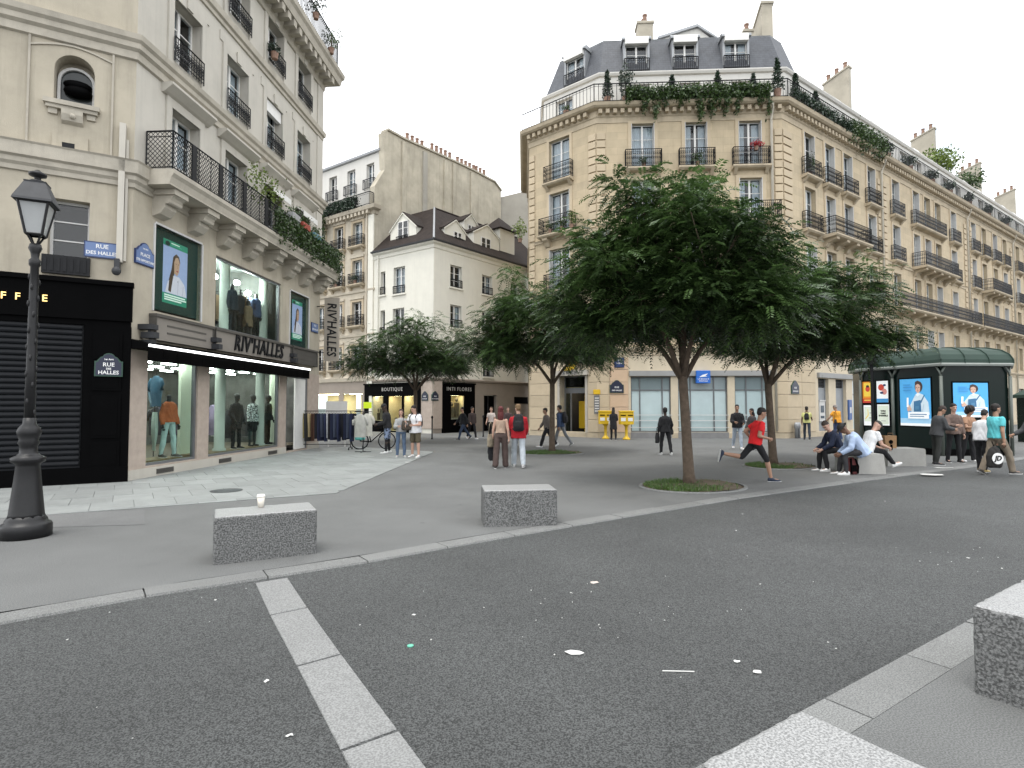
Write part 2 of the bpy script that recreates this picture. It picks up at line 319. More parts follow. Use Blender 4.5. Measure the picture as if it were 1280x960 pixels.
def wall_mesh(u0, u1, z0, z1, holes, depth=0.22, room=0.55, arch=None):
    """front sheet with real openings, reveals and a dim room behind each (slot 1)"""
    mb = MB(); us = sorted({u0, u1, *[h[0] for h in holes], *[h[1] for h in holes]}); zs = sorted({z0, z1, *[h[2] for h in holes], *[h[3] for h in holes]})
    us = [u for u in us if u0 <= u <= u1]; zs = [z for z in zs if z0 <= z <= z1]
    for i in range(len(us) - 1):
        for j in range(len(zs) - 1):
            cu, cz = (us[i] + us[i + 1]) / 2, (zs[j] + zs[j + 1]) / 2
            if any(h[0] < cu < h[1] and h[2] < cz < h[3] for h in holes): continue
            mb.quad((us[i], 0, zs[j]), (us[i + 1], 0, zs[j]), (us[i + 1], 0, zs[j + 1]), (us[i], 0, zs[j + 1]))
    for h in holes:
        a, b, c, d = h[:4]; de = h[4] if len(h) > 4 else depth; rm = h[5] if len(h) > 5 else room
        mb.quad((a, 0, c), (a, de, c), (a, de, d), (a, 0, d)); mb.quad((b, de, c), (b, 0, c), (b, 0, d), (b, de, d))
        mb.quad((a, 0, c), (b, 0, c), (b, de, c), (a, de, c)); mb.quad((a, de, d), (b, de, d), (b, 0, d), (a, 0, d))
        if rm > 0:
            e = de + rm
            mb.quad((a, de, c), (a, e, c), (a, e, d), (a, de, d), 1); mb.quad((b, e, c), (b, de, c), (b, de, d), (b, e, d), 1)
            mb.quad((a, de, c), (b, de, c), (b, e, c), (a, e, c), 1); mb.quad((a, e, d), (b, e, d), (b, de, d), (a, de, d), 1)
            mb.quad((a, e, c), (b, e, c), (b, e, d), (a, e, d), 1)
    return mb

def sweep(path, prof, closed=False):
    """mitred moulding: path of (x, y) running right as seen from outside, profile of (out, z)"""
    n = len(path); nrm = []
    for k in range(n):
        ds = []
        if k > 0: ds.append((Vector(path[k]) - Vector(path[k - 1])).normalized())
        if k < n - 1: ds.append((Vector(path[k + 1]) - Vector(path[k])).normalized())
        ns = [Vector((d.y, -d.x)) for d in ds]; m = sum(ns, Vector((0, 0)))
        m = m.normalized(); m = m / max(0.3, m.dot(ns[0])); nrm.append(m)
    mb = MB(); q = len(prof)
    vs = [(path[k][0] + nrm[k].x * o, path[k][1] + nrm[k].y * o, z) for k in range(n) for o, z in prof]
    fs = [(k * q + j, (k + 1) * q + j, (k + 1) * q + j + 1, k * q + j + 1) for k in range(n - 1) for j in range(q - 1)]
    fs += [tuple(range(q)), tuple(range((n - 1) * q + q - 1, (n - 1) * q - 1, -1))]
    return mb.add(vs, fs)

_mcache = {}
def cached(key, fn):
    if key not in _mcache: _mcache[key] = fn()
    return _mcache[key]

def window(fac, parent, u0, u1, z0, z1, y=0.22, fmat=None, style='french', curtain=0, name='window', rnd=None):
    """casement window: frame part with two panes and a curtain as sub-parts (meshes shared by size)"""
    fmat = fmat or M_FRAME; w, h = round(u1 - u0, 2), round(z1 - z0, 2); t = 0.055
    def fr():
        mb = MB(); mb.box(0, t, 0, .07, 0, h); mb.box(w - t, w, 0, .07, 0, h); mb.box(t, w - t, 0, .07, 0, t); mb.box(t, w - t, 0, .07, h - t, h)
        if style != 'single': mb.box(w / 2 - .05, w / 2 + .05, -.012, .06, t, h - t)
        if style == 'french':
            for k in (1, 2): mb.box(t, w / 2 - .05, .01, .05, h * k / 3 - .015, h * k / 3 + .015); mb.box(w / 2 + .05, w - t, .01, .05, h * k / 3 - .015, h * k / 3 + .015)
        if style == 'transom': mb.box(t, w / 2 - .05, 0, .06, h * .74 - .03, h * .74 + .03); mb.box(w / 2 + .05, w - t, 0, .06, h * .74 - .03, h * .74 + .03)
        return mb.mesh(name, fmat)
    def pn(ww):
        mb = MB(); mb.box(0, ww, 0, .008, 0, h - 2 * t); return mb.mesh('pane', G_WIN)
    def cu(ww):
        mb = MB(); k = 10
        for i in range(k):
            x0, x1 = ww * i / k, ww * (i + 1) / k; a, b = .03 * (i % 2), .03 * ((i + 1) % 2)
            mb.quad((x0, a, 0), (x1, b, 0), (x1, b, h - .12), (x0, a, h - .12))
        return mb.mesh('curtain', M_CURT)
    o = fac.putm(cached(('fr', w, h, style, fmat.name, name), fr), name, parent, u0, y, z0)
    if style == 'single': panes = [(t, w - 2 * t)]
    else: panes = [(t, w / 2 - .05 - t), (w / 2 + .05, w / 2 - .05 - t)]
    for x, pw in panes: fac.putm(cached(('pn', round(pw, 3), h), lambda: pn(pw)), 'pane', o, u0 + x, y + .03, z0 + t)
    rr = random.random() if rnd is None else rnd
    if curtain and rr < curtain:
        cw = w * random.choice((.3, .3, .45)) if rr > curtain * .35 else w * .9
        cw = round(cw, 2); me = cached(('cu', cw, h), lambda: cu(cw))
        fac.putm(me, 'curtain', o, u0 + .05, y + .14, z0 + .06)
        if cw < w * .5: fac.putm(me, 'curtain', o, u0 + w - cw - .05, y + .14, z0 + .06)
    return o

def rail_mesh(w, h=0.95, depth=0.0, mat=None, style='scroll', name='window_railing'):
    """wrought iron guard, front of width w, returns of the given depth (y runs inward)"""
    mat = mat or M_IRON; mb = MB(); b = .012
    bk = 1.45 if style in ('plain', 'sparse') else 1.0
    def run(x0, x1, y, along='x', L=None):
        P = (lambda t, z: (t, y, z)) if along == 'x' else (lambda t, z: (y, t, z))
        def bar(a, b_, r): mb.tube([a, b_], r, 4)
        bar(P(x0, h), P(x1, h), .024 * bk); bar(P(x0, .06), P(x1, .06), .016 * bk); bar(P(x0, h - .13), P(x1, h - .13), .011)
        n = max(1, round((x1 - x0) / ({'lattice': .5, 'sparse': .24}.get(style, .105))))
        if style == 'lattice':
            st = .115; hh = h - .06; k = int((x1 - x0 + hh) / st) + 1
            for i in range(k):
                for s_ in (1, -1):
                    a0 = x0 + i * st - hh; t0, t1 = max(a0, x0), min(a0 + hh, x1)
                    if t1 <= t0: continue
                    za, zb = .06 + (t0 - a0), .06 + (t1 - a0)
                    if s_ > 0: bar(P(t0, za), P(t1, zb), .0085)
                    else: bar(P(x0 + x1 - t0, za), P(x0 + x1 - t1, zb), .0085)
        for i in range(n + 1):
            x = x0 + (x1 - x0) * i / n; bar(P(x, 0), P(x, h), .011 * bk if 0 < i < n else .018 * bk)
            if style == 'scroll' and i < n:
                xc = x + (x1 - x0) / n / 2; rr = .04
                for zc in (.2, h * .52, h - .24):
                    pts = [P(xc + rr * math.cos(a), zc + rr * 1.35 * math.sin(a)) for a in np.linspace(0, 2 * math.pi, 7)]
                    mb.tube(pts, .012, 3, caps=False)
    run(0, w, 0)
    if depth > .03: run(0, depth, 0, 'y'); run(0, depth, w, 'y')
    return mb.mesh(name, mat)
def railing(fac, parent, u0, u1, z, out=0.0, depth=0.0, h=0.95, style='scroll', mat=None, name='window_railing'):
    w = round(u1 - u0, 2); me = cached(('rail', w, h, depth, style, (mat or M_IRON).name, name), lambda: rail_mesh(w, h, depth, mat, style, name))
    return fac.putm(me, name, parent, u0, -out, z)

def text_mesh(body, size, ext=0.0, mat=None, shear=0.0, align='CENTER', space=1.0, sx=1.0, bold=0.0):
    cu = bpy.data.curves.new('lettering', 'FONT'); cu.body = body; cu.size = size; cu.extrude = ext; cu.shear = shear; cu.align_x = align; cu.align_y = 'CENTER'
    cu.space_character = space; cu.resolution_u = 2; cu.offset = bold
    o = bpy.data.objects.new('lettering', cu); COL.objects.link(o); dg = bpy.context.evaluated_depsgraph_get()
    me = bpy.data.meshes.new_from_object(o.evaluated_get(dg)); bpy.data.objects.remove(o)
    # upright in the wall frame: x right, z up, facing -y
    me.transform(Matrix(((sx, 0, 0, 0), (0, 0, -1, 0), (0, 1, 0, 0), (0, 0, 0, 1)))); me.materials.clear(); me.materials.append(mat); me.name = 'lettering'
    return me

def leaves(name, pts, mat, parent=None, size=0.1, ratio=0.55, spread=None, loc=None, label=None, n_dir=None, droop=0.0, rz=0.0):
    """one mesh of single leaf quads (diamonds) at the given points with random tilt"""
    pts = np.asarray(pts, float); n = len(pts)
    d = rng.normal(size=(n, 3)); d[:, 2] -= droop; d /= np.linalg.norm(d, axis=1)[:, None]
    e = rng.normal(size=(n, 3)); e -= d * (e * d).sum(1)[:, None]; e /= np.linalg.norm(e, axis=1)[:, None]
    s = size * rng.uniform(.6, 1.3, n)[:, None]
    V = np.stack([pts, pts + d * s * .5 + e * s * ratio * .5, pts + d * s, pts + d * s * .5 - e * s * ratio * .5], 1).reshape(-1, 3)
    return quads_obj(name, V, mat, parent, rng.uniform(0, 1, n), loc, label, rz)
def quads_obj(name, V, mat, parent=None, tone=None, loc=None, label=None, rz=0.0):
    n = len(V) // 4; me = bpy.data.meshes.new(name)
    me.vertices.add(n * 4); me.vertices.foreach_set('co', V.astype(np.float32).ravel())
    me.loops.add(n * 4); me.loops.foreach_set('vertex_index', np.arange(n * 4, dtype=np.int32))
    me.polygons.add(n); me.polygons.foreach_set('loop_start', np.arange(0, n * 4, 4, dtype=np.int32))
    a = me.attributes.new('tone', 'FLOAT', 'FACE'); a.data.foreach_set('value', (tone if tone is not None else np.zeros(n)).astype(np.float32))
    me.materials.append(mat); me.update(); me.validate()
    return link(name, me, parent, loc, rz, label)
# ------------------------------------------------------------------ ground: road, pavements, kerbs, paving, granite band
ZR = -0.022                                  # road level below the pavements
mb = MB(); mb.quad((-300, -300, ZR), (300, -300, ZR), (300, 400, ZR), (-300, 400, ZR))
road = structure(mb.build('road', M_ROAD))
far_line = [Vector((-22.0, -7.6, 0))] + [g(x, y) for x, y in ((0, 778), (200, 741), (440, 705), (600, 676), (780, 646), (920, 623), (1100, 598), (1240, 580))] + [Vector((40, 34.6, 0)), Vector((75, 58.7, 0))]
def resample(line, step):
    out = []; seg = 0; acc = 0.0
    L = [(line[k + 1] - line[k]).length for k in range(len(line) - 1)]; tot = sum(L); n = int(tot / step)
    for i in range(n + 1):
        d = i * step; k = 0
        while k < len(L) - 1 and d > L[k]: d -= L[k]; k += 1
        out.append(line[k].lerp(line[k + 1], min(1, d / L[k])))
    return out
KW = 0.27
def normals(line):
    r = []
    for k in range(len(line)):
        d = (line[min(k + 1, len(line) - 1)] - line[max(k - 1, 0)]).normalized(); r.append(Vector((-d.y, d.x, 0)))
    return r
def kerb(name, line, side, lo, hi, step=1.03):
    """granite kerb stones laid end to end, each an object"""
    root = bpy.data.objects.new(name, None); COL.objects.link(root); structure(root)
    pts = resample(line, step); nn = normals(pts)
    for k in range(len(pts) - 1):
        a, b = pts[k], pts[k + 1]
        if not (lo < (a.x + b.x) / 2 < hi): continue
        d = (b - a).normalized(); gap = .007; a2, b2 = a + d * gap, b - d * gap
        na, nb = nn[k] * side, nn[k + 1] * side; e = random.uniform(-.003, .004); c = .010
        top = [a2 + na * c, b2 + nb * c, b2 + nb * KW, a2 + na * KW]; low = [a2, b2, b2 + nb * KW, a2 + na * KW]
        vs = [(*v.xy, e) for v in top] + [(v.x, v.y, e - .02) for v in low] + [(v.x, v.y, ZR - .02) for v in low]
        m = MB(); m.add(vs, [(0, 1, 2, 3), (4, 5, 1, 0), (5, 6, 2, 1), (6, 7, 3, 2), (7, 4, 0, 3), (8, 9, 5, 4), (9, 10, 6, 5), (10, 11, 7, 6), (11, 8, 4, 7)])
        m.build('kerb_stone', M_KERB, root)
    return root
kerb('far_kerb', far_line, 1, -9, 42)
fl = resample(far_line, 1.0); nf = normals(fl)
edge = [p + n * (KW + .004) for p, n in zip(fl, nf)]
ed = MB(); poly = [(p.x, p.y, 0.0) for p in edge] + [(75, 300, 0), (-120, 300, 0), (-120, -8, 0)]
ed.add(poly, [tuple(range(len(poly)))])
plaza = structure(ed.build('pavement', M_PLAZA))
near_line = [Vector((30.9, 22.83, 0)), Vector((-8.1, -3.24, 0))]
kerb('near_kerb', near_line, 1, -5, 25, 1.06)
nd = (near_line[1] - near_line[0]).normalized(); nnm = Vector((-nd.y, nd.x, 0))
a, b = near_line[0] + nnm * (KW + .004), near_line[1] + nnm * (KW + .004)
m = MB(); m.add([(b.x, b.y, 0), (b.x + 20, b.y - 30, 0), (a.x + 20, a.y - 30, 0), (a.x, a.y, 0)], [(0, 1, 2, 3)])
structure(m.build('near_pavement', M_PLAZA))

# granite band across the road (slabs)
zb = ZR + .006
band = bpy.data.objects.new('granite_band', None); COL.objects.link(band); structure(band)
cuts = [((319, 728), (359, 721.5)), ((337.5, 768.5), (384, 759)), ((371, 832), (426, 817)), ((426, 937.5), (497, 912))]
cp = [(g(*l, zb), g(*r, zb)) for l, r in cuts]
dl = (cp[3][0] - cp[2][0]); dr = (cp[3][1] - cp[2][1])
cp.append((cp[3][0] + dl * 1.0, cp[3][1] + dr * 1.0))
for (l0, r0), (l1, r1) in zip(cp[:-1], cp[1:]):
    du = (l1 - l0).normalized() * .010; e = random.uniform(0, .003)
    c = [l0 + du, r0 + du, r1 - du, l1 - du]; ctr = sum(c, Vector()) / 4
    top = [v + (ctr - v).normalized() * .012 for v in c]
    m = MB(); m.add([(v.x, v.y, zb + e) for v in top] + [(v.x, v.y, zb + e - .012) for v in c] + [(v.x, v.y, ZR - .03) for v in c],
                    [(3, 2, 1, 0)] + [(k, (k + 1) % 4, 4 + (k + 1) % 4, 4 + k) for k in range(4)] + [(4 + k, 4 + (k + 1) % 4, 8 + (k + 1) % 4, 8 + k) for k in range(4)])
    m.build('granite_slab', pbr('pale_granite_slab', (.20, .203, .20), .75, .08, 3, .35, 120, speck=.22, speck_scale=85, stain=.25, stain_scale=1.5), band)

# paving slabs in front of the clothes shop
LA = g(157, 602); LDIR = ray(690, 508)                        # corner of the shop building, direction of its shop front
FL = Facade(LA, LDIR)                                          # shop front
nd_ = ray(1900, 508); FN = Facade(LA - Vector((nd_.x, nd_.y, 0)).normalized() * 6.0, nd_)   # chamfered corner, u = 6 at the corner
reg = [g(-150, 660), g(48, 645), g(420, 617), g(543, 565), g(414, 556.5)] + [FL.P(10.6, .02), FL.P(0, .02), FN.P(2.0, .02)]
def clip(poly, c):
    out = [(p[0], p[1]) for p in poly]; n = len(c)
    for k in range(n):
        ax, ay = c[k]; bx, by = c[(k + 1) % n]; inp, out = out, []
        side = lambda p: (bx - ax) * (p[1] - ay) - (by - ay) * (p[0] - ax)
        for i in range(len(inp)):
            p, q = inp[i], inp[(i + 1) % len(inp)]; sp, sq = side(p), side(q)
            if sp >= 0: out.append(p)
            if sp * sq < 0: t = sp / (sp - sq); out.append((p[0] + (q[0] - p[0]) * t, p[1] + (q[1] - p[1]) * t))
        if not out: return []
    return out
pave = bpy.data.objects.new('stone_paving', None); COL.objects.link(pave); structure(pave)
KD = Vector((.826, .563, 0)).normalized(); KN = Vector((-KD.y, KD.x, 0)); SW, SH = .62, .86
org = g(48, 645)
area = lambda p: abs(sum(p[i][0] * p[(i + 1) % len(p)][1] - p[(i + 1) % len(p)][0] * p[i][1] for i in range(len(p)))) / 2
for j in range(-2, 14):
    for i in range(-22, 22):
        off = (j % 2) * SW * .5; gpx = .0035
        x0, x1, y0, y1 = i * SW + off + gpx, (i + 1) * SW + off - gpx, j * SH + gpx, (j + 1) * SH - gpx
        rect = [org + KD * x + KN * y for x, y in ((x0, y0), (x1, y0), (x1, y1), (x0, y1))]
        pc = clip(reg, [(v.x, v.y) for v in rect])
        if len(pc) < 3 or area(pc) < .02: continue
        zt = .012 + random.uniform(-.0015, .0025); n = len(pc); cx, cy = sum(p[0] for p in pc) / n, sum(p[1] for p in pc) / n
        m = MB(); m.add([(p[0], p[1], zt) for p in pc] + [(p[0], p[1], .001) for p in pc], [tuple(range(n))] + [(n + k, n + (k + 1) % n, (k + 1) % n, k) for k in range(n)])
        if sum((pc[k][0] - cx) * (pc[(k + 1) % n][1] - cy) - (pc[(k + 1) % n][0] - cx) * (pc[k][1] - cy) for k in range(n)) < 0: m.f = [tuple(reversed(f)) for f in m.f]
        m.build('paving_slab', M_PAVE, pave)
# patched strip of asphalt by the lamp, iron cover
q = [g(-20, 662), g(-20, 645), g(181, 638), g(181, 656)]
m = MB(); m.add([(v.x, v.y, .004) for v in (q[0], q[3], q[2], q[1])], [(0, 1, 2, 3)]); structure(m.build('asphalt_patch', M_PATCH))
c = g(283, 614); m = MB(); m.lathe([(.30, .001), (.30, .016), (.27, .016), (.27, .0175)], 24)
tag(m.build('manhole_cover', M_IRONG, None, c), 'dark round iron cover set in the grey paving before the shop', 'manhole cover')

# granite block seats
def block(name, corners, ztop, mat, label, group, bev=.03):
    """a block on four ground corners"""
    ctr = sum(corners, Vector()) / 4; ctr.z = 0
    d = (corners[1] - corners[0]).normalized(); L = ((corners[1] - corners[0]).length + (corners[2] - corners[3]).length) / 2; W = ((corners[3] - corners[0]).length + (corners[2] - corners[1]).length) / 2
    # hewn block: a fine grid, its arrises rounded and its faces uneven
    m = MB(); hx, hy, hz = L / 2, W / 2, (ztop + .01) / 2; seed_ = Vector((ctr.x * 3, ctr.y * 3, 7.0)); st = .022
    def face(o, du, dv, nu, nv_, mi):
        b0 = len(m.v)
        for j in range(nv_ + 1):
            for i in range(nu + 1):
                p = o + du * (i / nu) + dv * (j / nv_); q = Vector((max(-hx + bev, min(hx - bev, p.x)), max(-hy + bev, min(hy - bev, p.y)), max(-hz, min(hz - bev, p.z)))); d = p - q
                n_ = d.normalized() if d.length > 1e-6 else Vector((0, 0, 0)); q2 = q + n_ * bev if d.length > 1e-6 else p
                edge_ = (abs(n_.x) > .1) + (abs(n_.y) > .1) + (abs(n_.z) > .1); am = .0040 + (.001 if edge_ > 1 else 0) - (.0032 if n_.z > .9 else 0)
                q2 = q2 + n_ * am * (mnoise.noise(q2 * 22 + seed_) + .6 * mnoise.noise(q2 * 55 + seed_)) - n_ * (max(0, mnoise.noise(q2 * 9 + seed_) - .30) * .022 if edge_ > 1 else 0)
                m.v.append((q2.x, q2.y, q2.z + hz - .01))
        for j in range(nv_):
            for i in range(nu): a_ = b0 + j * (nu + 1) + i; m.f.append((a_, a_ + 1, a_ + nu + 2, a_ + nu + 1)); m.m.append(mi)
    nx_, ny_, nz_ = int(L / st), int(W / st), int(ztop / st); X2, Y2, Z2 = Vector((2 * hx, 0, 0)), Vector((0, 2 * hy, 0)), Vector((0, 0, 2 * hz))
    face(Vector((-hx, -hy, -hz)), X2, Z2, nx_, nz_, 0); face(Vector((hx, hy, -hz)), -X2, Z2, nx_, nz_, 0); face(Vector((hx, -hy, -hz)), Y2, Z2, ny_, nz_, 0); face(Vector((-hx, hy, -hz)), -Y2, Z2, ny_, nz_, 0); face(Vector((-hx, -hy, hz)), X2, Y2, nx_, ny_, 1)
    return tag(m.build(name, [M_GRAN_SIDE, mat], None, ctr, math.atan2(d.y, d.x)), label, 'stone seat', group)
def rect_at(p, d, L, W, side=1):
    d = Vector(d).normalized(); n = Vector((-d.y, d.x, 0)) * side; return [p, p + d * L, p + d * L + n * W, p + n * W]
b1a, b1b = g(266, 707), g(396, 692); d1 = (b1b - b1a)
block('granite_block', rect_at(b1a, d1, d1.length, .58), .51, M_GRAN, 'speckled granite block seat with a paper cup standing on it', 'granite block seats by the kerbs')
b2a, b2b = g(605, 659), g(697, 656.5); d2 = b2b - b2a
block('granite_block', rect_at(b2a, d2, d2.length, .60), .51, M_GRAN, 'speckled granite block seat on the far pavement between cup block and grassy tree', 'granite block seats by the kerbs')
t0, t1, t2 = g(1000, 884, .51), g(890, 942, .51), g(1175, 968, .51)
e1 = (t1 - t0).normalized(); e2 = Vector((-e1.y, e1.x, 0)); e2 = e2 if e2.dot(t2 - t0) > 0 else -e2
p0 = Vector((t0.x, t0.y, 0)); q4 = [p0 + e1 * 1.0, p0, p0 + e2 * .60, p0 + e1 * 1.0 + e2 * .60]
e1b = e1
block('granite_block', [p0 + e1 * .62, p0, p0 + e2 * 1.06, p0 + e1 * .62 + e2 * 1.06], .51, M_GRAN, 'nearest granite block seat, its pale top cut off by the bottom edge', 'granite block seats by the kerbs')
r0 = g(1217, 866); r0 = Vector((r0.x, r0.y, 0)); kd2 = Vector((.83, .557, 0)).normalized()
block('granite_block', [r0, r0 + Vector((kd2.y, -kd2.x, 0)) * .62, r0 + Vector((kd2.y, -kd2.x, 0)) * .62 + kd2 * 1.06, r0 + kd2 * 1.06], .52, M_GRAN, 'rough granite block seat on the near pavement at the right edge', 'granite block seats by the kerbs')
# ------------------------------------------------------------------ left corner building with the clothes shop
LB = thing('corner_building', 'cream corner building with arched niche, lattice balcony and lit clothes shop', 'building', LA)
def lwall(name, mats, holes, u0, u1, z0, z1, fac, **k): return fac.put(wall_mesh(u0, u1, z0, z1, holes, **k), name, mats, LB)
W3 = [(1.2, 2.35), (3.55, 4.75), (5.9, 7.05), (8.2, 9.35)]
# shop storey: two ground windows, doorway; upper display windows
SH_G = [(.62, 2.56, .28, 2.92), (3.08, 7.22, .28, 2.92), (7.72, 9.52, .06, 2.85)]
SH_U = [(.74, 2.58, 4.02, 6.15), (3.27, 7.2, 3.95, 6.05), (7.9, 9.5, 3.95, 5.98)]
F1 = [(a, b, 7.38, 9.28) for a, b in W3]; F2 = [(a, b, 10.55, 12.18) for a, b in W3]; F3 = [(a, b, 13.55, 15.0) for a, b in W3]
def shop_wall(z0, z1, holes, mats, name='wall'):
    return lwall(name, mats, holes, 0, 10.6, z0, z1, FL)
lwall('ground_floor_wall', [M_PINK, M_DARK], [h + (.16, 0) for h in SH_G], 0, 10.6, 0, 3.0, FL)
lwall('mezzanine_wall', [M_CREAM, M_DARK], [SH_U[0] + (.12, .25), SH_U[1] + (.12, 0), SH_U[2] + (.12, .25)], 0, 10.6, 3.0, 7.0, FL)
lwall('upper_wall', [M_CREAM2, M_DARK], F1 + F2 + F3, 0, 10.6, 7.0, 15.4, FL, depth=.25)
NU = lambda u: 6.0 - u                      # niche wall: distance left of the corner -> u
# niche facade
NW = (NU(1.52), NU(.80), 4.98, 6.25)
lwall('ground_floor_pier_wall', [M_BLACK, M_DARK], [], 0, 6.0, 0, 4.5, FN)
lwall('corner_lower_wall', [M_CREAM, M_DARK], [NW], 0, 6.0, 4.5, 7.0, FN)
# arched niche panel: wall with an arch cut by polygon strips
def niche_wall():
    mb = MB(); u0, u1, z0, zt = NU(1.50), NU(.78), 8.40, 9.15; r = (u1 - u0) / 2; cu = (u0 + u1) / 2; dep = .38
    arc = [(cu - r * math.cos(math.pi * k / 14), zt + r * math.sin(math.pi * k / 14)) for k in range(15)]
    Z0, Z1 = 7.0, 10.0
    mb.quad((0, 0, Z0), (u0, 0, Z0), (u0, 0, Z1), (0, 0, Z1)); mb.quad((u1, 0, Z0), (6, 0, Z0), (6, 0, Z1), (u1, 0, Z1))
    mb.quad((u0, 0, Z0), (u1, 0, Z0), (u1, 0, z0), (u0, 0, z0))
    for (a, b), (c, d) in zip(arc[:-1], arc[1:]): mb.quad((a, 0, b), (c, 0, d), (c, 0, Z1), (a, 0, Z1))
    ring = [(u0, z0)] + arc + [(u1, z0)]
    for k in range(len(ring)):
        (a, b), (c, d) = ring[k], ring[(k + 1) % len(ring)]; mb.quad((a, 0, b), (a, dep, b), (c, dep, d), (c, 0, d))
    mb.add([(a, dep, b) for a, b in ring], [tuple(range(len(ring)))])
    return mb
FN.put(niche_wall(), 'niche_wall', [M_CREAM, M_DARK], LB)
lwall('end_wall', [M_CREAM2, M_DARK], [], 0, 6, 0, 15.4, Facade(FL.P(10.6), FL.n)); lwall('corner_top_wall', [M_CREAM, M_DARK], [], 0, 6.0, 10.0, 18.0, FN)
# niche contents: round-headed window with a dark vent cowl, sill on a bracket, raised panel lines
mb = MB(); cu = NU(1.14)
ring = lambda r, zt, z0: [(cu - r, z0)] + [(cu - r * math.cos(math.pi * k / 12), zt + r * math.sin(math.pi * k / 12)) for k in range(13)] + [(cu + r, z0)]
o1, o2 = ring(.345, 9.02, 8.42), ring(.29, 9.02, 8.47)
for k in range(len(o1)):
    a, b, c, d = o1[k], o1[(k + 1) % len(o1)], o2[(k + 1) % len(o1)], o2[k]
    mb.quad((a[0], .26, a[1]), (b[0], .26, b[1]), (c[0], .26, c[1]), (d[0], .26, d[1])); mb.quad((d[0], .26, d[1]), (c[0], .26, c[1]), (c[0], .33, c[1]), (d[0], .33, d[1]))
nwin = FN.put(mb, 'niche_window', [M_FRAMEG if False else M_SHUTTERW], LB)
mb = MB(); mb.add([(a, .32, b) for a, b in o2], [tuple(range(len(o2)))]); FN.put(mb, 'pane', pbr('smoky_pane', (.03, .035, .035), .15, .2, 3), nwin)
mb = MB(); mb.ell((cu + .03, .24, 8.80), (.27, .16, .13), 16, 8); mb.ell((cu + .02, .25, 8.95), (.27, .13, .11), 16, 8); FN.put(mb, 'vent_cowl', M_BLACK, nwin, smooth=True)
mb = MB(); mb.box(NU(1.66), NU(.66), -.14, .1, 8.30, 8.40); mb.box(NU(1.62), NU(.70), -.10, 0, 8.22, 8.30); mb.box(NU(1.58), NU(1.42), -.05, 0, 8.10, 8.22); mb.box(NU(.90), NU(.74), -.05, 0, 8.10, 8.22); FN.put(mb, 'niche_sill', M_MOULD, LB)
mb = MB(); mb.prism([(-.13, 8.22), (-.13, 8.12), (-.09, 7.98), (0, 7.92), (0, 8.22)], 'x', NU(1.34), NU(.96)); mb.ell((cu, -.12, 8.08), (.06, .05, .06), 8, 6); FN.put(mb, 'niche_bracket', M_MOULD, LB)
mb = MB(); mb.box(NU(1.50), NU(.86), -.04, 0, 7.35, 7.68); FN.put(mb, 'niche_pedestal', M_CREAM, LB)
mb = MB(); mb.box(NU(1.32), NU(1.1), -.045, .02, 7.38, 7.50); FN.put(mb, 'vent_grille', M_IRON, LB)
mb = MB()
for a, b, c, d in ((1.95, .42, 9.92, 9.98), (1.95, 1.91, 7.35, 9.92), (.46, .42, 7.35, 9.92)): mb.box(NU(a), NU(b), -.035, 0, c, d)
arc = [(NU(1.91) + (NU(.46) - NU(1.91)) * k / 10, 9.52 + .16 * math.sin(math.pi * k / 10)) for k in range(11)]
for (a, b), (c, d) in zip(arc[:-1], arc[1:]): mb.add([(a, -.03, b), (c, -.03, d), (c, -.03, d + .04), (a, -.03, b + .04), (a, 0, b), (c, 0, d), (c, 0, d + .04), (a, 0, b + .04)], [(0, 1, 2, 3), (0, 4, 5, 1), (3, 2, 6, 7)])
FN.put(mb, 'panel_moulding', M_MOULD, LB)
wn = window(FN, LB, *NW, fmat=M_SHUTTERW, style='single', curtain=0)
for z in (5.36, 5.78): mb = MB(); mb.box(NW[0] + .055, NW[1] - .055, .22, .26, z, z + .03); FN.put(mb, 'glazing_bar', M_SHUTTERW, wn)
mb = MB(); mb.box(NU(1.60), NU(.76), -.10, .12, 4.58, 4.98)
for k in range(7): mb.box(NU(1.57) + k * .115, NU(1.57) + k * .115 + .06, -.115, -.10, 4.63, 4.92)
FN.put(mb, 'window_guard', M_IRON, LB)
# belts and cornices, mitred round the corner
c2 = lambda v: (v.x, v.y)
LPATH = [c2(FN.P(0)), c2(LA), c2(FL.P(10.6)), c2(FL.P(10.6, 4.0))]
def lsweep(name, prof, mat=M_MOULD, path=LPATH):
    return sweep(path, prof).build(name, mat, LB, Vector((0, 0, 0)))
lsweep('belt_course', [(0, 6.72), (.05, 6.74), (.05, 6.84), (.10, 6.90), (.10, 7.0), (.16, 7.04), (.16, 7.30), (.19, 7.34), (.02, 7.40)])
lsweep('belt_course', [(0, 9.72), (.06, 9.75), (.06, 9.92), (.13, 9.98), (.13, 10.10), (.19, 10.16), (.21, 10.28), (0, 10.38)])
lsweep('belt_course', [(0, 12.86), (.05, 12.88), (.05, 13.0), (.11, 13.04), (.13, 13.22), (0, 13.30)])
lsweep('belt_course', [(0, 15.0), (.06, 15.02), (.08, 15.2), (.14, 15.28), (.14, 15.42), (.55, 15.50), (.60, 15.75), (.68, 15.85), (.70, 16.02), (0, 16.06)])
lsweep('roof_parapet', [(-.9, 16.0), (-.9, 18.6), (-2.5, 20.5)], M_ATTIC)
mb = MB()
for k in range(24): mb.box(.2 + k * .44, .42 + k * .44, -.52, -.12, 15.24, 15.49)
FL.put(mb, 'modillion_course', M_MOULD, LB).__setitem__('kind', 'stuff')
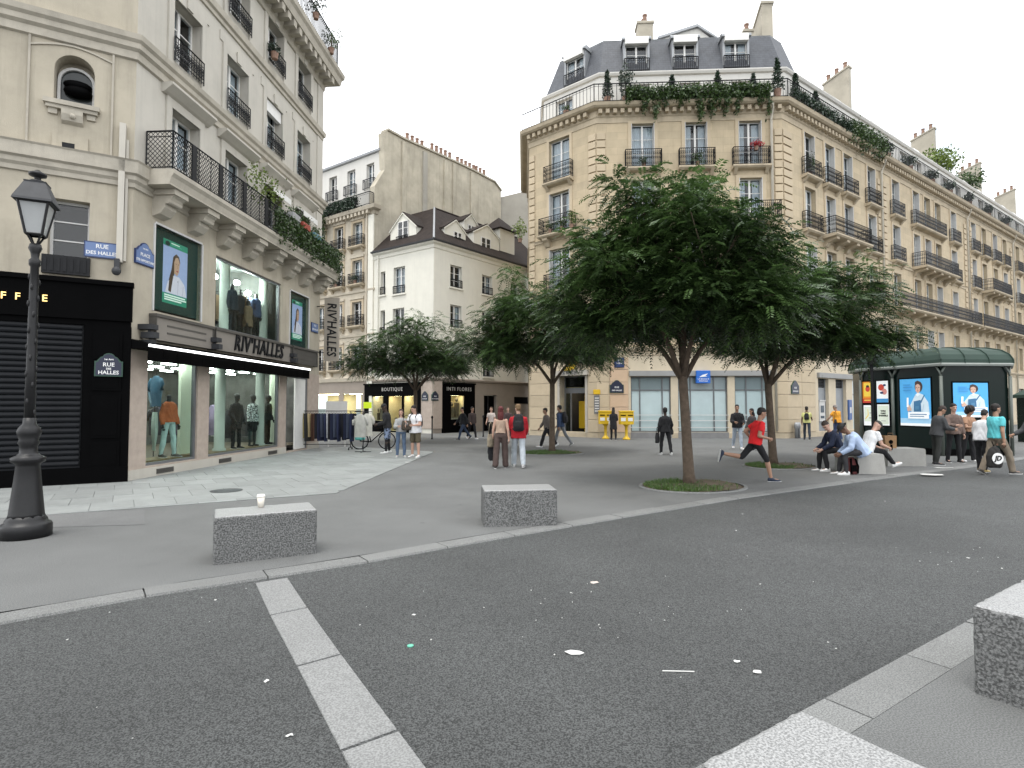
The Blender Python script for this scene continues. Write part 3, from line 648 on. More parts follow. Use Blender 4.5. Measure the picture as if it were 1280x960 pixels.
# pilaster strips and window surrounds
mb = MB()
for z0, z1 in ((7.42, 9.70), (10.40, 12.84), (13.32, 15.0)):
    for u in (10.05,): mb.box(u, 10.595, -.045, 0, z0, z1)
FL.put(mb, 'corner_pilaster', M_CREAM2, LB)
for a, b in W3:
    for (z0, z1, hood) in ((7.42, 9.28, True), (10.42, 12.18, False), (13.32, 15.0, False)):
        mb = MB(); mb.box(a - .20, a, -.05, .02, z0, z1 + .22); mb.box(b, b + .20, -.05, .02, z0, z1 + .22); mb.box(a, b, -.05, .02, z1, z1 + .22)
        if hood: mb.prism([(-.30, z1 + .46), (-.30, z1 + .40), (-.22, z1 + .34), (-.12, z1 + .26), (-.05, z1 + .22), (0, z1 + .22), (0, z1 + .46)], 'x', a - .36, b + .36)
        else: mb.box(a - .34, b + .34, -.028, .0, z1 + .23, z1 + .50); mb.box(a + (b - a) / 2 - .12, a + (b - a) / 2 + .12, -.09, -.05, z1 + .02, z1 + .34)
        FL.put(mb, 'window_surround', M_CREAM2, LB)
for i, (a, b) in enumerate(W3):
    window(FL, LB, a, b, 7.38, 9.28, .25, curtain=.5); window(FL, LB, a, b, 10.55, 12.18, .25, curtain=.5); window(FL, LB, a, b, 13.55, 15.0, .25, curtain=.4)
    railing(FL, LB, a - .02, b + .02, 10.50, .10, .0, .62); railing(FL, LB, a - .02, b + .02, 13.45, .10, .0, .62)
    if i == 2: mb = MB(); mb.box(a + .02, b - .02, .02, .16, 11.78, 12.17); FL.put(mb, 'roller_blind', M_FRAME, LB)
    if i >= 2:
        mb = MB(); mb.prism([(-.36, 9.05), (-.36, 9.0), (.0, 9.22), (.0, 9.27)], 'x', a - .05, b + .05); mb.prism([(-.37, 9.06), (-.37, 8.86), (-.35, 8.86), (-.35, 9.06)], 'x', a - .05, b + .05)
        FL.put(mb, 'window_awning', M_FRAME, LB)
# lattice balcony
BO = .66
mb = MB(); mb.prism([(-BO - .10, 7.30), (-BO - .10, 7.20), (-BO - .04, 7.12), (-BO, 6.98), (-BO, 6.94), (0, 6.94), (0, 7.30)], 'x', .30, 10.9); FL.put(mb, 'balcony_slab', M_MOULD, LB)
for k in range(8):
    u = .62 + k * 1.33
    mb = MB(); mb.prism([(0, 6.94), (-.56, 6.94), (-.56, 6.78), (-.50, 6.74), (-.44, 6.62), (-.34, 6.60), (-.32, 6.50), (-.20, 6.36), (-.06, 6.32), (0, 6.30)], 'x', u, u + .42)
    mb.box(u - .05, u + .47, -.60, 0, 6.80, 6.935); mb.tube([(u - .02, -.40, 6.66), (u + .44, -.40, 6.66)], .07, 10)
    FL.put(mb, 'balcony_bracket', M_MOULD, LB)
br = railing(FL, LB, .36, 10.86, 7.31, BO + .02, BO, .93, 'lattice', M_IRON, 'balcony_railing')
pan = cached('bpan', lambda: MB().box(-.09, .09, 0, .03, 0, .93).mesh('railing_panel', M_IRON))
for u in (1.15, 2.3, 3.5, 4.75, 6.0, 7.3): FL.putm(pan, 'railing_panel', br, u, -BO - .045, 7.31)
# plinth with vents, shop front frames
mb = MB(); mb.box(-.02, 7.70, -.035, .0, 0, .235); mb.box(9.54, 10.62, -.035, 0, 0, .235); FL.put(mb, 'plinth', M_CREAM2, LB)
for u in (.95, 3.55, 6.4):
    mb = MB(); mb.box(u, u + .62, -.047, -.034, .06, .18)
    for k in range(5): mb.box(u + .01, u + .61, -.056, -.047, .07 + k * .021, .078 + k * .021)
    FL.put(mb, 'vent_grille', M_FASCD, LB)
def shop_window(u0, u1, z0, z1, splits, fm=M_FRAMEG, y=.10):
    mb = MB(); t = .06; mb.box(u0, u0 + t, y - .05, y + .05, z0, z1); mb.box(u1 - t, u1, y - .05, y + .05, z0, z1); mb.box(u0 + t, u1 - t, y - .05, y + .05, z0, z0 + t); mb.box(u0 + t, u1 - t, y - .05, y + .05, z1 - t, z1)
    for s_ in splits: mb.box(s_ - .02, s_ + .02, y - .03, y + .03, z0 + t, z1 - t)
    o = FL.put(mb, 'shop_window', fm, LB); ed = [u0 + t] + list(splits) + [u1 - t]
    for a, b in zip(ed[:-1], ed[1:]):
        m2 = MB(); m2.box(a, b, y, y + .01, z0 + t, z1 - t); FL.put(m2, 'pane', G_SHOP, o)
    return o
shop_window(*SH_G[0], []); shop_window(*SH_G[1], []); shop_window(*SH_U[1], [])
# doorway: door leaf standing open, frame
mb = MB(); mb.box(7.72, 7.80, .02, .14, .06, 2.85); mb.box(9.44, 9.52, .02, .14, .06, 2.85); mb.box(7.80, 9.44, .02, .14, 2.77, 2.85); dfr = FL.put(mb, 'door_frame', M_FRAMEG, LB)
mb = MB(); mb.box(8.55, 9.43, .05, .10, .08, 2.76); FL.put(mb, 'white_door_panel', M_FRAME, dfr)
# fascia boxes above the awning
for u0, u1, mat, slots in ((.64, 2.92, M_FASC, True), (3.06, 7.66, M_FASC, False), (7.86, 9.98, M_FASCD, True)):
    mb = MB(); mb.box(u0, u1, -.16, -.005, 3.30, 3.86); fb = FL.put(mb, 'fascia_panel', mat, LB)
    mb = MB(); mb.box(u0 - .04, u1 + .04, -.21, -.006, 3.86, 3.93); mb.box(u0 - .03, u0, -.19, -.006, 3.28, 3.86); mb.box(u1, u1 + .03, -.19, -.006, 3.28, 3.86)
    if slots:
        for z in (3.48, 3.66): mb.box(u0 + .4, u1 - .3, -.168, -.155, z, z + .045)
    FL.put(mb, 'fascia_trim', M_FASCD, fb)
lt = thing('shop_sign', 'dark slanted RIV HALLES lettering on the taupe fascia above the awning', 'sign', FL.P(5.4, -.17, 3.58), FL.rz)
# narrow angular capitals like hand-cut signage
link('lettering', text_mesh("RIV'HALLES", .66, .018, M_IRON, .22, sx=.86, space=1.10, bold=.008), lt, FL.P(5.5, -.185, 3.59), FL.rz)
for k, u in enumerate((.40, 2.99, 7.76)):
    mb = MB(); mb.box(u - .16, u + .08, -.34, -.005, 3.50, 3.62); mb.box(u - .12, u + .06, -.38, -.05, 3.30, 3.44); mb.tube([(u - .04, -.2, 3.44), (u - .04, -.2, 3.52)], .03, 8)
    if k == 0: mb.box(u - .10, u + .08, -.30, -.04, 3.02, 3.26)
    FL.put(mb, 'awning_motor', M_IRONG, LB)
# folded awning with a light strip along its edge
aw = thing('awning', 'black folded shop awning with a bright light strip along its edge', 'awning', FL.P(4.6, -.1, 3.1), FL.rz)
mb = MB(); mb.prism([(-.01, 3.25), (-.50, 3.12), (-.50, 3.02), (-.01, 3.02)], 'x', -.05, 8.55); FL.put(mb, 'canopy', M_BLACK, aw)
mb = MB()
for k in range(17): mb.box(-.05 + k * .506, -.05 + k * .506 + .496, -.497, -.485, 2.74, 3.02)
FL.put(mb, 'valance', M_BLACK, aw)
mb = MB(); mb.box(-.05, 8.55, -.535, -.502, 3.06, 3.115); FL.put(mb, 'light_strip', emat('white_strip_light', (1, 1, 1), 2.2), aw)

# shop interior: floor, ceiling, back wall, lit panels and columns
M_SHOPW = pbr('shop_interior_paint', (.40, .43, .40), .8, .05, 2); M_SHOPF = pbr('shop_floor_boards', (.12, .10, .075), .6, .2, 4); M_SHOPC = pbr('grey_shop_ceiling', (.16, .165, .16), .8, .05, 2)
mb = MB(); Dp = 5.5
mb.quad((.3, .17, .26), (9.9, .17, .26), (9.9, Dp, .26), (.3, Dp, .26), 1)
mb.quad((.3, .17, 3.0), (.3, Dp, 3.0), (9.9, Dp, 3.0), (9.9, .17, 3.0), 2)
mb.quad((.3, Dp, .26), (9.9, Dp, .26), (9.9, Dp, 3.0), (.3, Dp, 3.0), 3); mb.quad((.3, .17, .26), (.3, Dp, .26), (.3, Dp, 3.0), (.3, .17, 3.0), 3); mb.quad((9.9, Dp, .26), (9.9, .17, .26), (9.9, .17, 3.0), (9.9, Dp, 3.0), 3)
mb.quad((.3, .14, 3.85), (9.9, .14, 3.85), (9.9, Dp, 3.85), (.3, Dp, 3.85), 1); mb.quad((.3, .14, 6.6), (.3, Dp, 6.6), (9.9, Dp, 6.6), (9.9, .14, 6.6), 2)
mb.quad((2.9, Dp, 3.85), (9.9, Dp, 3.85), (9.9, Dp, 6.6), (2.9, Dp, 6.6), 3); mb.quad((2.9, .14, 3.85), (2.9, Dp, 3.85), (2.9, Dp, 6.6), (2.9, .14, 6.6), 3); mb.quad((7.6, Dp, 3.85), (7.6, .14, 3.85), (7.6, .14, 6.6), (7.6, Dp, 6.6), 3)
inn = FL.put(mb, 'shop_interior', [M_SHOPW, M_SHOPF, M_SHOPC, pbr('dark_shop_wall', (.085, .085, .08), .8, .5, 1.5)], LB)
EM = emat('ceiling_panel_light', (.95, 1.0, .95), 34.0)
mpan = cached('cpan', lambda: MB().box(-.26, .26, -.06, .06, 0, .03).mesh('ceiling_light', EM))
for i in range(9):
    for j in range(4): FL.putm(mpan, 'ceiling_light', inn, .9 + i * 1.05, .75 + j * 1.15, 2.955)
EM2 = emat('display_spot_light', (.93, 1.0, .97), 160.0)
mspot = cached('spot', lambda: MB().lathe([(.05, 0), (.10, .02), (.10, .10), (.04, .16)], 10).mesh('spot_light', EM2))
for i, (u, y, z) in enumerate(((3.55, .8, 5.80), (4.5, 1.6, 5.95), (5.3, 1.3, 5.85), (5.8, 1.9, 5.9), (6.6, .9, 5.55), (6.95, 1.5, 6.0), (4.0, 2.5, 6.1), (6.1, 2.8, 6.1))): FL.putm(mspot, 'spot_light', inn, u, y, z)
for u, y, z0, z1, w in ((FL.at(281, 360, -.7)[0], .7, 3.86, 6.58, .15), (FL.at(329, 390, -.7)[0], .7, 3.86, 6.58, .15), (FL.at(275, 500, -.6)[0], .6, .27, 2.98, .15), (FL.at(325, 500, -.6)[0], .6, .27, 2.98, .15)):
    mb = MB(); mb.lathe([(w * 1.3, z0), (w * 1.3, z0 + .12), (w, z0 + .16), (w, z1 - .2), (w * 1.25, z1 - .1), (w * 1.25, z1)], 16, (0, 0)); FL.put(mb, 'column', M_SHOPW, inn, u, y, 0, True)
IU = lambda px, y: FL.at(px, 500, -y)[0]
for u0, u1, y, z0, z1 in ((IU(226, .9), IU(245, .9), .9, .27, 2.95), (IU(339, 1.0), IU(351, 1.0), 1.0, .27, 2.9), (IU(303, 3.0), IU(318, 3.0), 3.0, .27, 2.6), (IU(282, 4.2), IU(292, 4.2), 4.2, .27, 2.6)):
    mb = MB(); mb.box(u0, u1, y, y + .08, z0, z1); FL.put(mb, 'display_panel', pbr('pale_green_panel', (.60, .66, .54), .7, .04, 2), inn)
for u0, u1, y0, y1, z0, h in ((.85, 2.45, .30, .95, .26, .10), (3.2, 7.1, .30, 1.0, .26, .08)):
    mb = MB(); mb.box(u0, u1, y0, y1, z0, z0 + h); FL.put(mb, 'display_plinth', pbr('oak_plinth', (.22, .16, .09), .6, .2, 5), inn)

# black corner cafe front on the chamfer: fascia, roller shutter slats, panels, lit letters
cafe = thing('closed_cafe', 'closed black cafe front with roller shutter on the chamfered corner', 'shop front', FN.P(4.2))
mb = MB(); mb.box(0, 6.05, -.16, -.002, 3.62, 4.40); mb.box(0, 6.07, -.22, -.002, 4.40, 4.50); mb.box(0, 6.03, -.10, -.002, 3.50, 3.62); FN.put(mb, 'fascia', M_BLACK, cafe)
mb = MB(); mb.box(NU(.82), NU(-.04), -.10, -.002, .0, 3.5)
for z0, z1 in ((.35, .92), (1.0, 1.95), (2.05, 2.60), (2.75, 3.35)): mb.box(NU(.66), NU(.12), -.125, -.10, z0, z1); mb.box(NU(.60), NU(.18), -.132, -.125, z0 + .06, z1 - .06)
FN.put(mb, 'side_panel', M_BLACK, cafe)
mb = MB(); mb.box(0, NU(-.05), -.13, -.103, 0, .36); FN.put(mb, 'stall_riser', M_BLACK, cafe)
sh = MB(); sh.box(.0, NU(.84), -.03, -.002, .36, 3.5); shut = FN.put(sh, 'roller_shutter', M_SHUT, cafe)
slat = cached('slat', lambda: MB().prism([(0, 0), (-.03, .02), (-.04, .05), (-.03, .10), (0, .115), (.0, .0)], 'x', 0, NU(.86)).mesh('slat', M_SHUT))
for k in range(26): FN.putm(slat, 'slat', shut, 0, -.032, .40 + k * .119)
sg = thing('cafe_sign', 'glowing warm letters on the black fascia left of the lamp post', 'sign', FN.P(3.5, -.17, 3.98), FN.rz)
for ch, px in zip('COFFEE', (-62, -38, 4, 22, 40, 56)):
    u, _ = FN.at(px, 371, .17); link('letter', text_mesh(ch, .205, .012, emat('warm_letter_light', (1, .68, .24), .95), bold=.001), sg, FN.P(u, -.18, 4.0), FN.rz)
# ------------------------------------------------------------------ stone corner building across the square (three faces)
CR = g(985, 548)                                              # right-hand corner at street level
_fd = -ray(-13000, 508); _fd.z = 0; _fd.normalize()
_f0 = Facade(CR, _fd); _ub, _ = _f0.at(746, 300); CB = _f0.P(_ub)   # corner between left and front faces
_gd = -ray(-198, 508); _gd.z = 0; _gd.normalize()
GLEN = 4.72; CA = CB - _gd * GLEN
_rd = ray(1640, 508); _rd.z = 0; _rd.normalize()
FG, FF, FR = Facade(CA, _gd), Facade(CB, _fd), Facade(CR, _rd)
FLEN = (CR - CB).length; RLEN = 62.0
_back = FG.n.lerp(Vector((-1, 0, 0)), 0) 
CZ = CA + Vector((.02, 1, 0)) * 9.0
HB = thing('apartment_building', 'warm stone corner apartment building with planted top balcony and slate mansard', 'building', CB)
HR = thing('apartment_terrace', 'long stone apartment terrace with iron balconies receding behind the kiosk', 'building', FR.P(12.25))
FR2 = Facade(FR.P(12.25), _rd)
def hw(fac, name, mats, holes, u0, u1, z0, z1, par=None, **k): return fac.put(wall_mesh(u0, u1, z0, z1, holes, **k), name, mats, par or HB)
# storeys
Z1, Z2, Z3, Z4 = 5.15, 8.35, 11.65, 14.75
GW = [(1.50, 2.95)]; FW = [(1.85, 3.05), (4.75, 5.95), (7.62, 8.82)]
FW = [tuple(FF.at(px, 180)[0] for px in p) for p in ((789, 818), (856, 884), (923, 952))]
RW = [(2.24, 3.40), (4.60, 5.76), (6.88, 8.04), (10.10, 11.26)]
T2 = [(13.80, 15.0), (17.30, 18.45), (19.40, 20.55), (21.45, 22.6), (24.7, 25.9), (29.3, 30.5), (32.0, 33.2), (35.0, 36.2), (37.8, 39.0), (41.8, 43.0), (44.6, 45.8), (47.5, 48.7), (50.6, 51.8), (54.0, 55.2), (57.5, 58.7)]
T2 = [(a - 12.25, b - 12.25) for a, b in T2]
FLO = [(Z1, 7.30), (Z2, 10.80), (Z3 + .1, 14.10), (Z4 + .08, 17.25)]
def holes(W, flo=FLO): return [(a, b, z0, z1) for a, b in W for z0, z1 in flo]
GHOLE = [(2.20, 3.92, 0.0, 3.43, .5, 2.2)]
FGF = [(1.78, 3.92, .32, 3.32, .18, .6), (4.30, 6.92, .32, 3.32, .18, .6), (7.30, 9.28, .32, 3.32, .18, .6)]
RGF = [(3.30, 4.50, 0, 3.3, .3, .3), (5.35, 6.65, 0, 3.3, .3, .3), (7.45, 9.1, .3, 3.3, .2, .5), (9.6, 11.4, .3, 3.3, .2, .5)]
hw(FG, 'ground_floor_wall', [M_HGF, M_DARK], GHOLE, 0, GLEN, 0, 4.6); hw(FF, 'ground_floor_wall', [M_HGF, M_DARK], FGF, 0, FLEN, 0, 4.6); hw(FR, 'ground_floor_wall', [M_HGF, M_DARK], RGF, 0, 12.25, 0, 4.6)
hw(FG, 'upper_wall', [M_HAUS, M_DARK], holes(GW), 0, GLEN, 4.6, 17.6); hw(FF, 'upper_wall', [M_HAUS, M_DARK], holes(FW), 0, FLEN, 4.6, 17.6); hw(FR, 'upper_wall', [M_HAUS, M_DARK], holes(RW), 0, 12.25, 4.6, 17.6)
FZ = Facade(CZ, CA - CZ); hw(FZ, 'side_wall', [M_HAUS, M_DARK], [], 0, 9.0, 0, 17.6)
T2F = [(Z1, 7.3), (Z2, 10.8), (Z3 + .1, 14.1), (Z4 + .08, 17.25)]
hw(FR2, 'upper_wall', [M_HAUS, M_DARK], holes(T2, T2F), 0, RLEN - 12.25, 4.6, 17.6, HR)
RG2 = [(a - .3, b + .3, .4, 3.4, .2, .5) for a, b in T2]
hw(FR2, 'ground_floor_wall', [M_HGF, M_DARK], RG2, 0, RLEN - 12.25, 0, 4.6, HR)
PATH = [c2(CZ), c2(CA), c2(CB), c2(CR), c2(FR.P(12.25))]; PATH2 = [c2(FR.P(12.25)), c2(FR.P(RLEN)), c2(FR.P(RLEN, 8))]
def hsweep(name, prof, mat, which=(0, 1)):
    for k in which:
        sweep((PATH, PATH2)[k], prof).build(name, mat, (HB, HR)[k], Vector((0, 0, 0)))
hsweep('ground_floor_cornice', [(0, 4.45), (.05, 4.47), (.05, 4.62), (.16, 4.72), (.20, 4.84), (0, 4.92)], M_HMOULD)
hsweep('string_course', [(0, 8.06), (.06, 8.09), (.06, 8.2), (.10, 8.26), (0, 8.30)], M_HMOULD)
hsweep('string_course', [(0, 11.28), (.05, 11.30), (.05, 11.42), (.09, 11.48), (0, 11.52)], M_HMOULD)
hsweep('frieze', [(0, 17.30), (.04, 17.32), (.04, 17.60)], M_HMOULD)
hsweep('cornice', [(.04, 17.60), (.10, 17.66), (.10, 17.72), (.12, 17.98), (.42, 18.02), (.52, 18.10), (.56, 18.22), (.58, 18.26), (-1.0, 18.30)], M_HMOULD)
hsweep('plinth', [(.03, 0), (.03, .28), (0, .30)], M_HMOULD)
def offset_path(path, o):
    s_ = sweep(path, [(o, 0), (o, 1)]); return [Vector((v[0], v[1], 0)) for v in s_.v[0::2]]
def inset_path(path, offs):
    """each side of the path set back by its own amount"""
    n = len(path); E_ = []
    for k in range(n - 1):
        a, b = Vector(path[k]), Vector(path[k + 1]); d = (b - a).normalized(); q = Vector((-d.y, d.x)) * offs[k]; E_.append((a + q, d, b + q))
    out = [E_[0][0]]
    for (p, d, _), (p2, d2, _) in zip(E_[:-1], E_[1:]):
        den = d.x * d2.y - d.y * d2.x; t = ((p2.x - p.x) * d2.y - (p2.y - p.y) * d2.x) / den; out.append(p + d * t)
    return [(v.x, v.y) for v in out + [E_[-1][2]]]
ATP = inset_path(PATH, (.9, .9, .9, .35)); ATP2 = inset_path(PATH2, (.35, .35)); AP = [Vector((*p, 0)) for p in ATP]; AP2 = [Vector((*p, 0)) for p in ATP2]
ATF = ATP[:4] + [c2(Vector((*ATP[3], 0)) + _rd * 1.6)]; ATR = [ATF[-1], ATP[4]]
def asweep(name, prof, mat, paths):
    for pth, par in paths: sweep(pth, prof).build(name, mat, par, Vector((0, 0, 0)))
for k, par in ((0, HB), (1, HB), (2, HB), (3, HB)):
    fa = Facade(AP[k], AP[k + 1] - AP[k]); L = (AP[k + 1] - AP[k]).length; hs = []
    if k == 1: u = fa.at(705, 140)[0]; hs = [(u - .55, u + .6, 18.35, 20.05)]
    if k == 2: hs = [(fa.at(px, 110)[0] - .6, fa.at(px, 110)[0] + .6, 18.35, 20.0) for px in (799, 862, 928)]
    if k == 3: hs = [(u, u + 1.3, 18.35, 20.0) for u in (1.2, 3.9, 6.6, 9.4)]
    hw(fa, 'attic_wall', [M_ATTIC, M_DARK], hs, 0, L, 18.27, 20.55, par, depth=.15)
    for h in hs: window(fa, par, *h[:4], y=.15, curtain=.4)
fa2 = Facade(AP2[0], AP2[1] - AP2[0]); L2 = (AP2[1] - AP2[0]).length
hs = [(u, u + 1.25, 18.35, 20.05) for u in np.arange(1.3, 46, 2.75)]
hw(fa2, 'attic_wall', [M_ATTIC, M_DARK], hs, 0, L2, 18.27, 20.55, HR, depth=.15)
for h in hs: window(fa2, HR, *h[:4], y=.15, curtain=.3)
asweep('attic_cornice', [(0, 20.44), (.10, 20.48), (.16, 20.60), (.16, 20.66), (-.1, 20.70)], M_ATTIC, ((ATP, HB), (ATP2, HR)))
asweep('mansard_roof', [(-.1, 20.69), (-1.0, 23.15), (-1.1, 23.2)], M_SLATE, ((ATF, HB),)); asweep('zinc_roof', [(-1.05, 23.14), (-1.0, 23.24), (-1.15, 23.30), (-3.3, 23.75), (-3.7, 23.8)], M_ZINC, ((ATF, HB),))
asweep('low_zinc_roof', [(-.1, 20.69), (-1.2, 21.35), (-5.0, 22.0)], M_ZINC, ((ATR, HB), (ATP2, HR)))
# dentils
def dentils(fac, par, L, z0=17.74, z1=17.97, pitch=.40):
    mb = MB()
    for k in range(int(L / pitch)): mb.box(.1 + k * pitch, .1 + k * pitch + .20, -.36, -.09, z0, z1)
    stuff(fac.put(mb, 'dentil_course', M_HMOULD, par))
dentils(FG, HB, GLEN); dentils(FF, HB, FLEN); dentils(FR, HB, 12.2); dentils(FR2, HR, RLEN - 12.3)
# quoin stones
def qmesh(w): return cached(('quoin', w), lambda: MB().box(0, w, -.075, 0, .03, .40, 0, .03).mesh('quoin_stone', M_HAUSQ))
def quoins(fac, par, u0, w, z0, z1, p=.44):
    for k in range(int((z1 - z0) / p)): fac.putm(qmesh(w), 'quoin_stone', par, u0, 0, z0 + k * p)
quoins(FG, HB, .02, .42, 8.45, 17.2); quoins(FG, HB, GLEN - .50, .48, 8.45, 17.2); quoins(FF, HB, .02, .48, 8.45, 17.2); quoins(FF, HB, FLEN - .45, .43, 8.45, 17.2); quoins(FR, HB, .02, .85, 8.45, 17.2)
quoins(FR, HB, 11.55, .45, 8.45, 17.2)
for u in (.15, 15.4, 16.7, 27.8): quoins(FR2, HR, u, .5, 8.45, 17.2)
# ground floor rusticated courses
def rustic(fac, par, u0, u1, z0, z1, p=.74, n=1, mat=None):
    mat = mat or M_HAUSQ
    w = round((u1 - u0) / n, 3); me = cached(('rus', w, p, mat.name), lambda: MB().box(.012, w - .012, -.05, 0, .015, p - .015, 0, .018).mesh('course_stone', mat))
    for j in range(int(round((z1 - z0) / p))):
        for i in range(n): fac.putm(me, 'course_stone', par, u0 + i * w, 0, z0 + j * p)
rustic(FG, HB, .02, 1.62, .30, 4.4, .68, 1); rustic(FG, HB, 4.12, GLEN + .04, .30, 4.4, .68, 1); rustic(FF, HB, -.05, .62, .30, 4.4, .68, 1); rustic(FF, HB, .64, 1.66, .30, 4.4, .68, 1, M_PEACH)
rustic(FF, HB, 9.36, FLEN + .05, .30, 4.4, .68, 1); rustic(FR, HB, -.05, 2.95, .30, 4.4, .68, 2)
# windows of the upper floors, shutters, guards
sh_me = {}
def shutters(fac, par, a, b, z0, z1):
    h = round(z1 - z0, 2)
    def mk():
        mb = MB(); mb.box(0, .03, -.06, .22, 0, h)
        for k in range(int(h / .14)): mb.box(-.008, .038, -.05, .20, .05 + k * .14, .10 + k * .14)
        return mb.mesh('shutter', M_SHUTTERW)
    me = cached(('shut', h), mk); fac.putm(me, 'shutter', par, a + .005, 0, z0); fac.putm(me, 'shutter', par, b - .035, 0, z0)
def surround(fac, par, a, b, z0, z1, key=True):
    w, h = round(b - a, 2), round(z1 - z0, 2)
    def mk():
        mb = MB(); mb.box(-.17, 0, -.045, .01, 0, h + .16); mb.box(w, w + .17, -.045, .01, 0, h + .16); mb.box(0, w, -.045, .01, h, h + .16)
        return mb.mesh('window_surround', M_HAUSQ)
    fac.putm(cached(('sur', w, h), mk), 'window_surround', par, a, 0, z0)
def ledge(fac, par, u0, u1, z, out, brackets=0):
    w = round(u1 - u0, 2)
    def mk():
        mb = MB(); mb.prism([(0, 0), (-out, 0), (-out, -.08), (-out + .08, -.16), (0, -.22)], 'x', 0, w)
        for k in range(brackets):
            x = .25 + (w - .85) * k / max(1, brackets - 1); mb.prism([(0, -.20), (-out + .12, -.17), (-out + .14, -.30), (-.25, -.42), (-.12, -.62), (0, -.68)], 'x', x, x + .35)
        if not brackets:
            for x in (.10, w - .28): mb.prism([(0, -.2), (-out + .06, -.17), (-.06, -.42), (0, -.46)], 'x', x, x + .18)
        return mb.mesh('balcony_slab', M_HMOULD)
    return fac.putm(cached(('ledge', w, out, brackets), mk), 'balcony_slab', par, u0, 0, z)
def bay(fac, par, a, b, floors, shut=.6, cur=.92, guard=True):
    for fi in floors:
        z0, z1 = FLO[fi]; window(fac, par, a, b, z0, z1, .22, curtain=cur); surround(fac, par, a, b, z0, z1)
        if random.random() < shut: shutters(fac, par, a, b, z0, z1)
def guard(fac, par, a, b, z, out=.30, ext=.32, mat=None, brackets=0, h=.98):
    railing(fac, par, a - ext, b + ext, z, out, round(out - .02, 2), h, 'scroll', mat); ledge(fac, par, a - ext - .06, b + ext + .06, z, out + .08, brackets)
for a, b in GW:
    bay(FG, HB, a, b, (0, 1, 2, 3)); guard(FG, HB, a, b, Z4 - .02, .28, .22); guard(FG, HB, a, b, Z3 - .02, .50, .42, brackets=2); guard(FG, HB, a, b, Z2, .28, .22)
for a, b in FW:
    bay(FF, HB, a, b, (0, 1, 2, 3), shut=.9); guard(FF, HB, a, b, Z4 - .02, .28, .34); guard(FF, HB, a, b, Z2, .28, .3)
guard(FF, HB, FW[0][0], FW[0][1], Z3 - .02, .28, .3); guard(FF, HB, FW[1][0] - .3, FW[2][1] + .3, Z3 - .02, .7, .4, brackets=4)
for i, (a, b) in enumerate(RW):
    bay(FR, HB, a, b, (0, 1, 2, 3)); guard(FR, HB, a, b, Z4 - .02, .28, .26, M_IRON)
    guard(FR, HB, a, b, Z2, .28, .26)
guard(FR, HB, *RW[0], Z3 - .02, .28, .3); guard(FR, HB, RW[1][0] - .1, RW[2][1] + .2, Z3 - .02, .8, .4, brackets=4); guard(FR, HB, *RW[3], Z3 - .02, .28, .3)
for i, (a, b) in enumerate(T2):
    bay(FR2, HR, a, b, (0, 1, 2, 3)); m_ = M_IRONG
    if i not in (1, 2, 3): guard(FR2, HR, a, b, Z4 - .02, .28, .26, m_)
    if i in (0, 4, 5, 8, 9, 13, 14): guard(FR2, HR, a, b, Z3 - .02, .28, .26, m_)
guard(FR2, HR, T2[1][0], T2[3][1], Z4 - .02, .32, .3, M_IRONG); guard(FR2, HR, T2[1][0] + .1, T2[3][1] + .4, Z3 - .02, .85, .4, M_IRONG, 5)
guard(FR2, HR, T2[6][0], T2[7][1], Z3 - .02, .85, .4, M_IRONG, 4); guard(FR2, HR, T2[10][0], T2[12][1], Z3 - .02, .85, .4, M_IRONG, 5)
guard(FR2, HR, .45, 16.1, Z2 - .05, .85, 0.0, M_IRONG, 9); guard(FR2, HR, 16.6, 27.9, Z2 - .05, .85, 0.0, M_IRONG, 7); guard(FR2, HR, 28.9, 47, Z2 - .05, .85, 0.0, M_IRONG, 9)
# drain pipes
M_PIPE = pbr('cream_drain_pipe', (.50, .46, .38), .5, .08, 3)
for fac, par, us in ((FF, HB, (FLEN - .62,)), (FR, HB, (12.0,)), (FR2, HR, (16.0, 28.4, 41.5))):
    for u in us: mb = MB(); mb.tube([(u, -.13, .4), (u, -.13, 17.3), (u, -.34, 17.75), (u, -.40, 18.0)], .07, 8); fac.put(mb, 'drain_pipe', M_PIPE, par, smooth=True)
# top balcony rail along the cornice
def long_rail(path_o, k, par):
    fa = Facade(path_o[k], path_o[k + 1] - path_o[k]); L = (path_o[k + 1] - path_o[k]).length; n = max(1, round(L / 3.2))
    for i in range(n): railing(fa, par, L * i / n + .005, L * (i + 1) / n - .005, 18.30, 0, 0, 1.0, 'sparse', M_IRON if par is HB else M_IRONG, 'balcony_railing')
RP = offset_path(PATH, .44); RP2 = offset_path(PATH2, .44)
for k in range(1, 4): long_rail(RP, k, HB)
long_rail(RP2, 0, HR)
# dormers in the mansard
def dormer(fac, par, u, z0, w=1.25, h=1.95, y0=.15):
    mb = MB(); mb.box(-.12, 0, 0, 1.6, 0, h); mb.box(w, w + .12, 0, 1.6, 0, h); mb.prism([(-.16, h), (-.16, h + .10), (.02, h + .26), (1.7, h + .26), (1.7, h)], 'x', -.2, w + .2)
    d = fac.put(mb, 'dormer', M_ZINC, par, u, y0, z0); mb = MB(); mb.prism([(-.2, h - .28), (-.2, h - .02), (-.14, h + .16), (.05, h + .16), (.05, h - .28)], 'x', -.04, w + .04); fac.put(mb, 'blind_box', M_FRAME, d, u, y0, z0)
    window(fac, par, u, u + w, z0 + .05, z0 + h - .25, y0 + .12, curtain=.6)
    railing(fac, par, u - .08, u + w + .08, z0 + .1, -y0 + .10, 0, .75, 'plain')
fa = Facade(AP[2] + FF.n * .1, _fd)
for px in (796, 857, 921): u = fa.at(px, 65)[0]; dormer(fa, HB, u - .62, 20.75)
